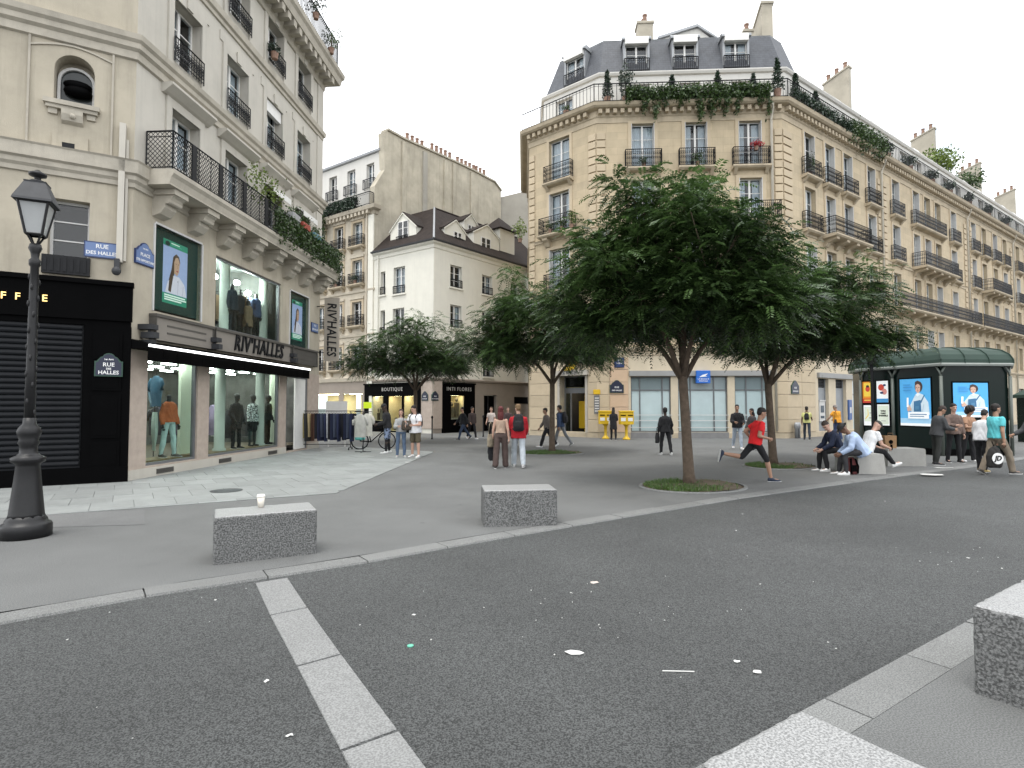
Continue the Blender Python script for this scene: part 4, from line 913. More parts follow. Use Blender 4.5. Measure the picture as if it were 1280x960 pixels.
fa = Facade(AP[1] + FG.n * .1, _gd); u = fa.at(716, 85)[0]; dormer(fa, HB, u - .6, 20.75)
fa = Facade(AP[3] + FR.n * .1, _rd)
for u in (4.4, 7.2, 9.8): dormer(fa, HB, u, 20.72, 1.0, .8, .75)
fa = Facade(AP2[0] + FR.n * .1, _rd)
for k in range(13): dormer(fa, HR, 1.5 + k * 3.6, 20.72, 1.0, .85, .75)
# chimneys with pots
def chimney(fac, par, u, w, y0, y1, z0, z1, slope=0.0, pots=4):
    mb = MB(); mb.prism([(y0, z0), (y1, z0), (y1, z1), (y0, z1 - slope)], 'x', u, u + w); mb.prism([(y0 - .06, z1 - slope), (y1 + .06, z1), (y1 + .06, z1 + .14), (y0 - .06, z1 - slope + .14)], 'x', u - .06, u + w + .06)
    ch = fac.put(mb, 'chimney', M_CHIM, par); me = cached('pot', lambda: MB().lathe([(.15, 0), (.12, .4), (.15, .45), (.15, .52)], 10).mesh('chimney_pot', M_POT))
    for k in range(pots):
        t = (k + .5) / pots; fac.putm(me, 'chimney_pot', ch, u + w / 2, y0 + (y1 - y0) * t, z1 - slope * (1 - t) + .12)
u, z = FF.at(806, 32, -2.6); chimney(FF, HB, u - .45, .9, 2.4, 3.2, 22.5, z, 0, 2)
u, z = FF.at(948, 10, -4.5); u, z = FF.at(958, 8, -2.4); chimney(FF, HB, u - .32, .64, 2.3, 5.4, 21.5, z - 1.6, -1.7, 0)
u2, z2 = FF.at(935, 38, -2.6); chimney(FF, HB, u2 - .3, .5, 2.4, 3.0, 22.5, z2 - .2, 0, 1)
for px, py, par in ((1062, 84, HB), (1168, 160, HR), (1225, 203, HR), (1268, 236, HR)):
    u, z = FR.at(px, py, -2.7); chimney(FR, par, u - .45, .42, 2.6, 4.4, 20.8, z - .75, -.55, 3)
mb = MB(); ua, _ = FF.at(826, 45, -2.4); ub, zz = FF.at(890, 45, -2.4); uc = FF.at(884, 33, -2.4)[0] - .6
mb.prism([(ua, 23.0), (ub, 23.0), (ub, 23.45), (uc, zz + .55), (ua, 23.55)], 'y', 2.4, 5.5); lanternp = FF.put(mb, 'roof_gable', M_ATTIC, HB)
mb = MB(); mb.prism([(ua - .2, 23.50), (uc, zz + .52), (ub + .25, 23.40), (ub + .25, 23.52), (uc, zz + .68), (ua - .2, 23.64)], 'y', 2.25, 5.6); FF.put(mb, 'gable_roof', M_ZINC, lanternp)
# ---- ground floor: bank glazing, grey lintel band, guard rails
def bank_window(h, splits):
    u0, u1, z0, z1 = h[:4]; y = .16; mb = MB(); t = .06
    for x in (u0, *splits, u1 - t): mb.box(x, x + t, y - .05, y + .03, z0, z1)
    ed = [u0 + t] + [s_ for s_ in splits] + [u1 - t]
    for a, b in zip([u0 + t] + [s_ + t for s_ in splits], list(splits) + [u1 - t]):
        for z in (z0, 2.55, z1 - t): mb.box(a, b, y - .045, y + .028, z, z + t)
    o = FF.put(mb, 'bank_window', M_FRAMEG, HB)
    for a, b in zip([u0 + t] + [s_ + t for s_ in splits], list(splits) + [u1 - t]):
        for z, zz_ in ((z0 + t, 2.55), (2.61, z1 - t)): m2 = MB(); m2.box(a, b, y, y + .02, z, zz_); FF.put(m2, 'pane', M_FROST if z < 2 else pbr('tinted_upper_glass', (.20, .25, .26), .12, .06, 1.2, spec=.5), o)
    mb = MB()
    for z in (.55, .92, 1.22): mb.box(u0 - .05, u1 + .05, -.03, .0, z, z + .035)
    FF.put(mb, 'guard_rail', M_SHUTTERW, o)
bank_window(FGF[0], [2.25, 3.45]); bank_window(FGF[1], [4.95, 6.2]); bank_window(FGF[2], [7.9, 8.75])
for fac, u0, u1 in ((FF, 1.70, 9.32), (FR, 3.2, 12.2)): mb = MB(); mb.box(u0, u1, -.14, -.002, 3.34, 3.62); fac.put(mb, 'lintel_band', pbr('grey_lintel_paint', (.27, .27, .265), .6, .06, 2), HB)
for h in FGF: mb = MB(); mb.box(h[0] - .02, h[1] + .02, -.06, -.002, 0.0, .31); FF.put(mb, 'stall_riser', pbr('grey_riser_stone', (.20, .20, .20), .7, .1, 3), HB)
M_STEEL = pbr('grey_steel_door', (.27, .285, .30), .45, .05, 3)
for a, b in ((3.30, 4.50), (5.35, 6.65)):
    mb = MB(); mb.box(a, b, .22, .27, 0, 2.72); mb.box(a, b, .2, .27, 2.72, 2.78)
    for x in (a, b - .05): mb.box(x, x + .05, .18, .22, 0, 3.3)
    dd = FR.put(mb, 'service_door', M_STEEL, HB); mb = MB()
    for k in range(5): mb.box(a + .05, b - .05, .22, .26, 2.84 + k * .09, 2.88 + k * .09)
    for k in range(6): x = a + .08 + k * (b - a - .2) / 5; mb.box(x, x + .03, .215, .265, 2.80, 3.28)
    FR.put(mb, 'transom_grille', M_IRONG, dd)
for h in RGF[2:]:
    u0, u1 = h[:2]; mb = MB()
    for x in (u0, (u0 + u1) / 2, u1 - .06): mb.box(x, x + .06, .12, .2, .3, 3.3)
    mb.box(u0 + .06, (u0 + u1) / 2, .125, .195, 2.4, 2.46); mb.box((u0 + u1) / 2 + .06, u1 - .06, .125, .195, 2.4, 2.46); o = FR.put(mb, 'bank_window', M_FRAMEG, HB)
    for x0, x1 in ((u0 + .06, (u0 + u1) / 2), ((u0 + u1) / 2 + .06, u1 - .06)):
        for z0, z1 in ((.3, 2.4), (2.46, 3.3)): m2 = MB(); m2.box(x0, x1, .15, .17, z0, z1); FR.put(m2, 'pane', M_FROST, o)
for a, b, z0, z1, *_ in RG2:
    mb = MB(); w = b - a
    for x in (a, (a + b) / 2 - .03, b - .06): mb.box(x, x + .06, .12, .2, z0, z1)
    mb.box(a + .06, b - .06, .121, .199, 2.5, 2.56); o = FR2.put(mb, 'shop_window', M_FRAMEG, HR); m2 = MB(); m2.box(a + .06, b - .06, .15, .16, z0, z1); FR2.put(m2, 'pane', G_WIN, o)
# cash machine in the first bay
atm = thing('cash_machine', 'pale cash machine set in the wall by the grey doors', 'cash machine', FR.P(4.0, .2, .9), FR.rz)
mb = MB(); mb.box(3.62, 4.24, .10, .215, .85, 2.02); mb.box(3.58, 4.28, .06, .10, 2.0, 2.06); FR.put(mb, 'casing', M_SHUTTERW, atm); mb = MB(); mb.box(3.74, 4.12, .088, .10, 1.35, 1.75); mb.box(3.74, 4.12, .08, .10, 1.02, 1.16); FR.put(mb, 'screen', pbr('dark_screen', (.03, .05, .07), .2, .1, 3), atm)
for i, (u, lab) in enumerate(((6.95, 'blue cash machine panel left of the man in the orange shirt'), (9.35, 'blue cash machine panel beside the kiosk on the bank wall'))):
    atm = thing('cash_machine', lab, 'cash machine', FR.P(u, -.05, .9), FR.rz); mb = MB(); mb.box(u - .2, u + .2, -.10, -.002, .9, 2.1, 0, .02); FR.put(mb, 'casing', pbr('bank_blue_enamel', (.05, .10, .26), .35, .05, 3), atm); mb = MB(); mb.box(u - .10, u + .10, -.105, -.099, 1.3, 1.65); FR.put(mb, 'screen', M_SHUTTERW, atm)
# ---- post office entrance in the left face
mb = MB(); mb.box(2.05, 2.20, -.03, .45, 0, 3.43); mb.box(3.92, 4.07, -.03, .45, 0, 3.43); mb.box(1.9, 4.2, -.22, .0, 3.43, 3.72); FG.put(mb, 'entrance_surround', pbr('entrance_grey_stone', (.42, .39, .34), .7, .06, 2), HB)
mb = MB(); y = .5
for a, b, z0, z1 in ((2.20, 2.27, 0, 3.43), (3.85, 3.92, 0, 3.43), (2.27, 3.85, 2.45, 2.75), (2.27, 3.85, 3.36, 3.43), (2.62, 2.68, 0, 2.45)): mb.box(a, b, y - .04, y + .04, z0, z1)
po = FG.put(mb, 'entrance_frame', M_FRAMEG, HB); m2 = MB(); m2.box(2.27, 2.62, y, y + .012, .03, 2.45); FG.put(m2, 'pane', G_SHOP, po); m2 = MB(); m2.box(2.27, 3.85, y, y + .012, 2.75, 3.36); FG.put(m2, 'pane', G_SHOP, po)
M_YEL = pbr('post_yellow_enamel', (.62, .40, .015), .4, .06, 4)
mb = MB(); mb.box(2.27, 3.85, .6, 2.6, 2.76, 2.80); mb.box(2.22, 3.9, 2.55, 2.62, 0, 3.4, 0); FG.put(mb, 'lobby', pbr('brown_lobby_paint', (.26, .18, .08), .6, .1, 2), po)
for k, (a, b, z0, z1, y_) in enumerate(((2.75, 3.2, .45, 2.0, 1.1), (3.3, 3.75, .1, 2.35, .85))): mb = MB(); mb.box(a, b, y_, y_ + .4, z0, z1, 0, .03); FG.put(mb, 'yellow_counter', M_YEL, po)
lamp_ = MB(); lamp_.lathe([(.10, 2.68), (.10, 2.72)], 12, (3.1, 1.5)); FG.put(lamp_, 'lobby_light', emat('lobby_lamp', (1, .9, .7), 60), po)
sgn = thing('post_sign', 'yellow oval logo over grey letters above the yellow lit entrance', 'sign', FG.P(3.0, -.1, 3.9), FG.rz)
mb = MB(); pts = [(0, 0), (.25, -.06), (.6, .0), (.85, .16), (.98, .40), (.62, .30), (.80, .22), (.5, .12), (.2, .12)]
mb.prism([(2.55 + .95 * a, 3.78 + .95 * b) for a, b in ((0, 0), (.15, -.07), (.5, -.10), (.85, .02), (1.0, .28), (.98, .42), (.80, .26), (.45, .16))], 'y', -.28, -.20); FG.put(mb, 'logo', M_YEL, sgn)
mb = MB(); mb.prism([(2.75 + .7 * a, 4.02 + .5 * b) for a, b in ((0, 0), (.3, -.06), (.75, .08), (1.05, .42), (.9, .46), (.5, .22))], 'y', -.285, -.205); FG.put(mb, 'logo_wing', M_YEL, sgn)
link('lettering', text_mesh('LA POSTE', .26, .012, M_FRAMEG), sgn, FG.P(3.0, -.245, 3.575), FG.rz)
# ------------------------------------------------------------------ middle distance: white corner house, stone house, party walls
WC = g(541, 542)
_a = -ray(-380, 508); _a.z = 0; _a.normalize(); _b = ray(1230, 508); _b.z = 0; _b.normalize()
AL = 5.55; FA = Facade(WC - _a * AL, _a); FB = Facade(WC, _b); BL = 12.5
WH = thing('corner_house', 'white rendered corner house with brown tiled roof and white dormers', 'building', WC)
rev = lambda u: AL - u
AW = [(rev(3.62), rev(2.55), 9.16, 10.96), (rev(4.87), rev(4.42), 9.25, 10.85), (rev(3.67), rev(2.6), 6.5, 8.2), (rev(4.87), rev(4.42), 6.5, 8.2), (rev(3.67), rev(2.6), 3.9, 5.6)]
BW = [(1.46, 2.52, 9.5, 10.97), (4.52, 5.56, 9.5, 10.85), (1.46, 2.52, 6.85, 8.35), (4.52, 5.56, 6.85, 8.3), (1.46, 2.52, 4.0, 5.4), (4.62, 5.66, 3.75, 5.0), (7.6, 8.6, 9.5, 10.85), (7.6, 8.6, 6.85, 8.3)]
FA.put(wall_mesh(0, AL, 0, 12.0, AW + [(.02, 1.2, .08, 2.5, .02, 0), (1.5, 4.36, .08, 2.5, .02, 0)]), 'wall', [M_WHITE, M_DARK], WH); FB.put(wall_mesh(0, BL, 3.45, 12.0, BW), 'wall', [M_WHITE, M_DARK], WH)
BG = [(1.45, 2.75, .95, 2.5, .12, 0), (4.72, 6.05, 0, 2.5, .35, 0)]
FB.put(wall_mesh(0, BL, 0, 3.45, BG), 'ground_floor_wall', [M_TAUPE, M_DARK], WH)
for fac, L in ((FA, AW), (FB, BW)):
    for h in L:
        w = h[1] - h[0]; window(fac, WH, *h, y=.20, style='single' if w < .6 else 'french', curtain=.35)
        mb = MB(); mb.box(h[0] - .10, h[1] + .10, -.10, 0, h[2] - .10, h[2]); fac.put(mb, 'window_sill', M_WHITE, WH)
        railing(fac, WH, h[0], h[1], h[2] + .02, .04, 0, .5, 'plain')
wp = [c2(FA.P(0)), c2(WC), c2(FB.P(BL))]
sweep(wp, [(0, 11.75), (.05, 11.78), (.08, 11.98), (.22, 12.08), (.26, 12.22), (0, 12.30)]).build('eaves_cornice', M_WHITE, WH, Vector((0, 0, 0)))
sweep(wp, [(.26, 12.16), (.34, 12.17), (.36, 12.26), (.26, 12.28)]).build('gutter', M_IRONG, WH, Vector((0, 0, 0)))
sweep(wp, [(0, 3.30), (.10, 3.34), (.14, 3.46), (0, 3.52)]).build('band_cornice', M_TAUPE, WH, Vector((0, 0, 0)))
sweep(wp, [(.30, 12.24), (-3.4, 15.9)]).build('tiled_roof', M_TILE, WH, Vector((0, 0, 0)))
rdg = offset_path(wp, -3.4); hp = offset_path(wp, .3)
mb = MB(); mb.tube([hp[1] + Vector((0, 0, 12.27)), rdg[1] + Vector((0, 0, 15.93))], .07, 6); mb.build('hip_ridge', M_ZINC, WH, Vector((0, 0, 0)))
mb = MB(); mb.tube([rdg[1] + Vector((0, 0, 15.9)), rdg[2] + Vector((0, 0, 15.9))], .08, 6); mb.build('roof_ridge', M_TILE, WH, Vector((0, 0, 0)))
def gdormer(fac, u0, u1, z0, zw, zt, y0, win):
    """gabled plaster dormer"""
    mb = MB(); mb.prism([(u0, z0), (u1, z0), (u1, zw), ((u0 + u1) / 2, zt), (u0, zw)], 'y', y0, y0 + 2.6); d = fac.put(mb, 'dormer', M_WHITE, WH)
    mb = MB(); c = (u0 + u1) / 2
    for s_ in (1, -1):
        e = u0 - .10 if s_ > 0 else u1 + .10; mb.prism([(e, zw - .08), (c, zt + .01), (c, zt + .08), (e, zw)], 'y', y0 - .05, y0 + 2.7)
    fac.put(mb, 'dormer_roof', M_TILE, d); mb = MB()
    for s_ in (1, -1):
        e = u0 - .08 if s_ > 0 else u1 + .08; mb.prism([(e, zw - .16), (c, zt - .07), (c, zt + .0), (e, zw - .08)], 'y', y0 - .09, y0 - .002)
    fac.put(mb, 'raking_cornice', M_WHITE, d)
    a, b, za, zb_ = win[1]; mb = MB(); mb.box(a, b, y0 - .012, y0 + .02, za, zb_); fac.put(mb, 'dormer_opening', M_DARK, d); window(fac, WH, a, b, za, zb_, y0 - .05, curtain=0)
    railing(fac, WH, a - .05, b + .05, za, -y0 + .14, 0, .45, 'plain')
def du(fac, px, py, off): return fac.at(px, py, -off)
u0, z0 = du(FA, 488, 312, .6); u1, _ = du(FA, 520, 305, .6); gdormer(FA, u0, u1, 12.2, du(FA, 505, 285, .6)[1] , du(FA, 504, 266, .6)[1], .6, (1, (u0 + .75, u0 + 1.75, 12.75, 14.25)))
u0, _ = du(FB, 556, 300, .6); u1, _ = du(FB, 582, 300, .6); gdormer(FB, u0, u1, 12.2, 13.6, 14.3, .6, (1, (u0 + .8, u0 + 1.55, 12.6, 13.5)))
u0, _ = du(FB, 592, 300, .6); u1, _ = du(FB, 624, 300, .6); gdormer(FB, u0, u1, 12.2, 14.0, 14.75, .6, (1, (u0 + .75, u0 + 1.75, 12.5, 13.75)))
u0, _ = du(FB, 578, 285, 2.2); gdormer(FB, u0, u0 + 1.3, 13.2, 15.2, 15.75, 2.0, (1, (u0 + .35, u0 + 1.0, 14.0, 14.95)))
u0, _ = du(FB, 625, 300, .7); u1, _ = du(FB, 643, 300, .7)
mb = MB(); mb.box(u0, u1, .7, 2.4, 12.2, 14.9); tw = FB.put(mb, 'stair_turret', M_WHITE, WH); mb = MB(); c = (u0 + u1) / 2
mb.add([(u0 - .3, .4, 14.9), (u1 + .3, .4, 14.9), (u1 + .3, 2.7, 14.9), (u0 - .3, 2.7, 14.9), (c, 1.55, 16.1)], [(0, 1, 4), (1, 2, 4), (2, 3, 4), (3, 0, 4), (3, 2, 1, 0)]); FB.put(mb, 'turret_roof', M_TILE, tw)
# black shops
def black_shop(fac, u0, u1, ztop, wins, lab, sign, sx0):
    t = thing('black_shop_front', lab, 'shop front', fac.P((u0 + u1) / 2)); hs = [(*w, .10, 0) for w in wins]
    off = Facade(fac.P(0, -.10), fac.d); off.put(wall_mesh(u0, u1, 0, ztop, hs), 'front', [M_BLACK, M_DARK], t)
    mb = MB(); mb.box(u0, u0 + .01, 0, .1, 0, ztop); mb.box(u1 - .01, u1, 0, .1, 0, ztop); mb.box(u0, u1, -.10, .1, ztop, ztop + .1); off.put(mb, 'cornice', M_BLACK, t)
    for a, b, c_, d_ in wins:
        mb = MB(); mb.box(a, a + .05, .03, .08, c_, d_); mb.box(b - .05, b, .03, .08, c_, d_); mb.box(a + .05, b - .05, .03, .08, d_ - .05, d_); wf = off.put(mb, 'shop_window', M_BLACK, t)
        m2 = MB(); m2.box(a + .05, b - .05, .05, .06, c_, d_ - .05); off.put(m2, 'pane', G_SHOP, wf)
        mb = MB(); mb.quad((a - .1, 1.3, c_), (b + .1, 1.3, c_), (b + .1, 1.3, d_), (a - .1, 1.3, d_)); mb.quad((a - .1, .1, d_), (a - .1, 1.3, d_), (b + .1, 1.3, d_), (b + .1, .1, d_)); mb.quad((a - .1, .1, c_), (b + .1, .1, c_), (b + .1, 1.3, c_), (a - .1, 1.3, c_))
        mb.quad((a - .1, .1, c_), (a - .1, 1.3, c_), (a - .1, 1.3, d_), (a - .1, .1, d_)); mb.quad((b + .1, 1.3, c_), (b + .1, .1, c_), (b + .1, .1, d_), (b + .1, 1.3, d_)); off.put(mb, 'display_box', pbr('cream_display_paint', (.55, .47, .32), .7, .1, 1.5), wf)
        mb = MB(); mb.box(a + .1, b - .1, .35, .55, d_ - .04, d_ - .02); off.put(mb, 'display_light', emat('warm_display_light', (1, .84, .56), 22), wf)
        for k in range(3):
            x = a + (b - a) * (k + .5) / 3; mb = MB(); mb.box(x - .14, x + .14, .5, .7, c_ + .02, c_ + .5 + .3 * ((k * 7) % 3)); mb.ell((x, .6, c_ + .7 + .3 * ((k * 7) % 3)), (.12, .08, .16), 8, 6); off.put(mb, 'display_goods', pbr('dark_display_goods', (.10, .08, .06), .7, .4, 4), wf)
    if sign:
        s_ = thing('shop_lettering', sign[2], 'sign', fac.P(sx0, -.25, sign[1]), fac.rz); link('lettering', text_mesh(sign[0], .34, .01, pbr('dull_silver_letters', (.42, .40, .37), .5, .05, 3), space=1.25), s_, fac.P(sx0, -.13, sign[1]), fac.rz)
    return t
black_shop(FA, -.75, 4.55, 3.15, [(-.30, 1.15, .75, 2.42), (1.55, 2.9, .1, 2.42), (3.0, 4.30, .75, 2.42)], 'black shop front with three warm windows behind the bicycle', ('BOUTIQUE', 2.82, 'dull silver lettering over the warm shop windows by the left tree'), 2.0)
black_shop(FB, .75, 3.72, 3.15, [(1.46, 2.78, .85, 2.45)], 'narrow black shop front with one bright window right of the house corner', ('INTI FLORES', 2.82, 'pale capital letters on the narrow black shop front'), 2.2)
for o in bpy.data.objects:
    pass
mb = MB(); mb.box(.02, .74, -.05, 0, .3, 3.3); FB.put(mb, 'corner_panel', M_PINK, WH); mb = MB(); mb.box(AL - .98, AL - .02, -.05, 0, .3, 3.3); FA.put(mb, 'corner_panel', M_PINK, WH)
mb = MB(); mb.box(4.72, 6.05, .25, .32, 0, 2.45); dr_ = FB.put(mb, 'door', M_BLACK, WH); mb = MB(); mb.box(5.35, 5.40, .2, .25, .1, 2.4); mb.box(5.2, 5.26, .17, .25, 1.0, 1.15); FB.put(mb, 'door_trim', M_IRONG, dr_)
mb = MB(); mb.box(8.0, 9.6, -.02, .05, 1.9, 2.4); FB.put(mb, 'transom', M_BLACK, WH)
mb = MB(); mb.tube([(.5, -.09, 3.5), (.5, -.09, 12.1)], .05, 8); FA.put(mb, 'drain_pipe', M_WHITE, WH, AL - 5.4 if False else 0)

# stone house to the left, its attic and tall party wall
SL = 8.2; FS = Facade(FA.P(-SL), _a); SB = thing('stone_house', 'weathered stone house with planted cornice balcony and white attic', 'building', FS.P(SL / 2))
sv = lambda u: SL - (u - AL)                   # measured distance left of the white corner -> u
SW = [(sv(7.78), sv(6.75)), (sv(9.80), sv(8.82)), (sv(11.9), sv(10.9))]
SF = [(13.0, 14.72), (10.3, 12.02), (7.35, 9.06), (4.3, 5.95)]
FS.put(wall_mesh(0, SL, 3.6, 15.0, [(a, b, *f) for a, b in SW for f in SF]), 'wall', [M_STONE3, M_DARK], SB)
FS.put(wall_mesh(0, SL, 0, 3.6, [(5.1, 7.1, .5, 2.6, .1, 0), (1.2, 4.6, .5, 2.6, .1, 0), (SL - .36, SL - .01, .08, 2.5, .02, 0)]), 'ground_floor_wall', [M_TAUPE, M_DARK], SB)
for a, b in SW:
    for z0, z1 in SF:
        window(FS, SB, a, b, z0, z1, .2, curtain=.6); surround(FS, SB, a, b, z0, z1); railing(FS, SB, a - .2, b + .2, z0, .26, .24, .75, 'scroll'); ledge(FS, SB, a - .3, b + .3, z0, .34)
        mb = MB(); mb.box(a - .2, b + .2, -.10, 0, z1 + .18, z1 + .34); FS.put(mb, 'window_hood', M_STONE3, SB)
sp = [c2(FS.P(0)), c2(FS.P(SL)), c2(FS.P(SL, .25))]
for prof, nm in (([(0, 3.4), (.1, 3.45), (.16, 3.7), (0, 3.8)], 'band_cornice'), ([(0, 6.55), (.08, 6.6), (.1, 6.75), (0, 6.8)], 'string_course'), ([(0, 9.65), (.08, 9.7), (.1, 9.85), (0, 9.9)], 'string_course'), ([(0, 15.0), (.06, 15.05), (.1, 15.25), (.40, 15.32), (.48, 15.55), (-.9, 15.6)], 'cornice')):
    sweep(sp, prof).build(nm, M_STONE3, SB, Vector((0, 0, 0)))
mb = MB()
for k in range(20): mb.box(.1 + k * .4, .3 + k * .4, -.36, -.08, 15.06, 15.3)
stuff(FS.put(mb, 'dentil_course', M_STONE3, SB))
FS2 = Facade(FS.P(0, .9), _a); AWs = [tuple(sorted((FS2.at(pa, 225)[0], FS2.at(pb, 225)[0]))) + (17.35, 19.25) for pa, pb in ((411.5, 421), (434, 444), (458, 467.5))]
FS2.put(wall_mesh(0, SL - .4, 15.6, 19.95, AWs), 'attic_wall', [M_ATTIC, M_DARK], SB)
for h in AWs: window(FS2, SB, *h, y=.2, curtain=.5); railing(FS2, SB, h[0] - .15, h[1] + .15, h[2], .2, .18, .7, 'plain', M_IRONG)
sweep([c2(FS2.P(0)), c2(FS2.P(SL - .4))], [(0, 19.85), (.15, 19.9), (.18, 20.05), (-3, 20.6)]).build('attic_roof', M_ZINC, SB, Vector((0, 0, 0)))
railing(FS, SB, .2, SL - .1, 15.6, .40, .38, .9, 'plain', M_IRON, 'balcony_railing')
for a, b in ((5.1, 7.1), (1.2, 4.6)):
    mb = MB(); mb.box(a, b, .06, .07, .5, 2.6); FS.put(mb, 'pane', G_SHOP, SB); mb = MB(); mb.quad((a, 1.6, .5), (b, 1.6, .5), (b, 1.6, 2.6), (a, 1.6, 2.6)); mb.quad((a, .1, 2.6), (a, 1.6, 2.6), (b, 1.6, 2.6), (b, .1, 2.6)); mb.quad((a, .1, .5), (b, .1, .5), (b, 1.6, .5), (a, 1.6, .5)); FS.put(mb, 'display_box', pbr('cream_display_paint', (.55, .47, .32), .7), SB)
    mb = MB(); mb.box(a + .2, b - .2, .4, .7, 2.56, 2.59); FS.put(mb, 'display_light', emat('warm_display_light', (1, .84, .56), 22), SB)
mb = MB(); mb.box(SL - .55, SL - .02, -.08, 0, .2, 15.0); FS.put(mb, 'corner_strip', M_WHITE, SB)
mb = MB(); mb.tube([(SL - .65, -.10, 3.6), (SL - .65, -.10, 15.2)], .06, 8); FS.put(mb, 'drain_pipe', M_STONE3, SB)
# tall stained party wall: own thing, thick, stepped outline
_p = ray(1180, 508); _p.z = 0; _p.normalize(); PO = FS.P(SL - .02, .02); FP = Facade(PO, _p)
PW = thing('party_wall', 'tall stained blind gable wall with flue strips rising over the tiled roof', 'wall', FP.P(6, .3))
ol = [(0, 0), (14.1, 0), (14.1, 20.9)]
for px, py in ((618, 228), (590, 213), (560, 199), (531, 186), (505, 174.5), (484, 163)): ol.append(FP.at(px, py))
ol += [FP.at(479, 165), FP.at(481, 212), FP.at(468, 232)]; ol[-1] = (0.0, ol[-1][1])
mb = MB(); mb.prism(ol, 'y', 0, .55); FP.put(mb, 'wall', M_PARTY, PW)
for px, py0, py1 in ((505, 175, 260), (531, 188, 262), (557, 199, 270), (568, 203, 280), (590, 214, 290)):
    u, z = FP.at(px, py0); mb = MB(); mb.box(u - .22, u + .22, -.10, 0, 12.0, z - .15); FP.put(mb, 'flue_strip', M_PARTY if px != 531 else M_PARTY2, PW)
top = [p for p in ol[2:9]]
mb = MB()
for (a, b), (c_, d_) in zip(top[:-1], top[1:]): mb.add([(a, -.12, b), (c_, -.12, d_), (c_, .67, d_), (a, .67, b), (a, -.12, b + .14), (c_, -.12, d_ + .14), (c_, .67, d_ + .14), (a, .67, b + .14)], [(0, 1, 5, 4), (1, 2, 6, 5), (2, 3, 7, 6), (3, 0, 4, 7), (4, 5, 6, 7), (0, 3, 2, 1)])
FP.put(mb, 'coping', M_CHIM, PW)
for px, py, n in ((522, 180, 4), (552, 192, 5), (583, 208, 5), (606, 219, 3)):
    u, z = FP.at(px, py)
    for k in range(n): FP.putm(_mcache['pot'], 'chimney_pot', PW, u - .8 + k * .5, .27, z + .05)
# lower grey wall behind, closing the gap to the right
u, z = FP.at(628, 246); PB = FP.P(14.1, .2); _q = ray(1500, 508); 
d_ = Vector((1.0, .10, 0)); FQ = Facade(PB, d_); uq, zq = FQ.at(660, 238); 
GWt = thing('back_wall', 'plain grey wall between the party wall and the stone corner building', 'wall', FQ.P(1.5, .2))
mb = MB(); mb.prism([(0, 0), (6, 0), (6, zq + 1.2), (uq, zq), (0, FQ.at(628, 247)[1])], 'y', 0, .5); FQ.put(mb, 'wall', M_PARTY2, GWt)
# ------------------------------------------------------------------ trees with feathery compound leaves
def frond_quads(P, D, U, Ln, pairs=7):
    """compound leaves: base P, direction D, up U (n x 3), length Ln -> quads of leaflets along a drooping rachis"""
    n = len(P); S = np.cross(D, U); S /= np.linalg.norm(S, axis=1)[:, None]; out = []
    for k in range(pairs):
        t = (k + .6) / pairs; drop = (t ** 2) * .42
        B = P + D * (Ln * t)[:, None] - np.array([0, 0, 1.0]) * (Ln * drop)[:, None]
        ll = Ln * (.34 - .14 * abs(t - .45)); 
        for s in (1, -1):
            dd = S * s * .86 + D * .42 - np.array([0, 0, 1.0]) * (.15 + .25 * t) + rng.normal(0, .10, (n, 3)); dd /= np.linalg.norm(dd, axis=1)[:, None]
            w = np.cross(dd, U); w /= np.linalg.norm(w, axis=1)[:, None]; w = w * (ll * .20)[:, None]; L = dd * ll[:, None]
            out.append(np.stack([B, B + L * .45 + w, B + L, B + L * .45 - w], 1))
    return np.concatenate(out, 0).reshape(-1, 3)
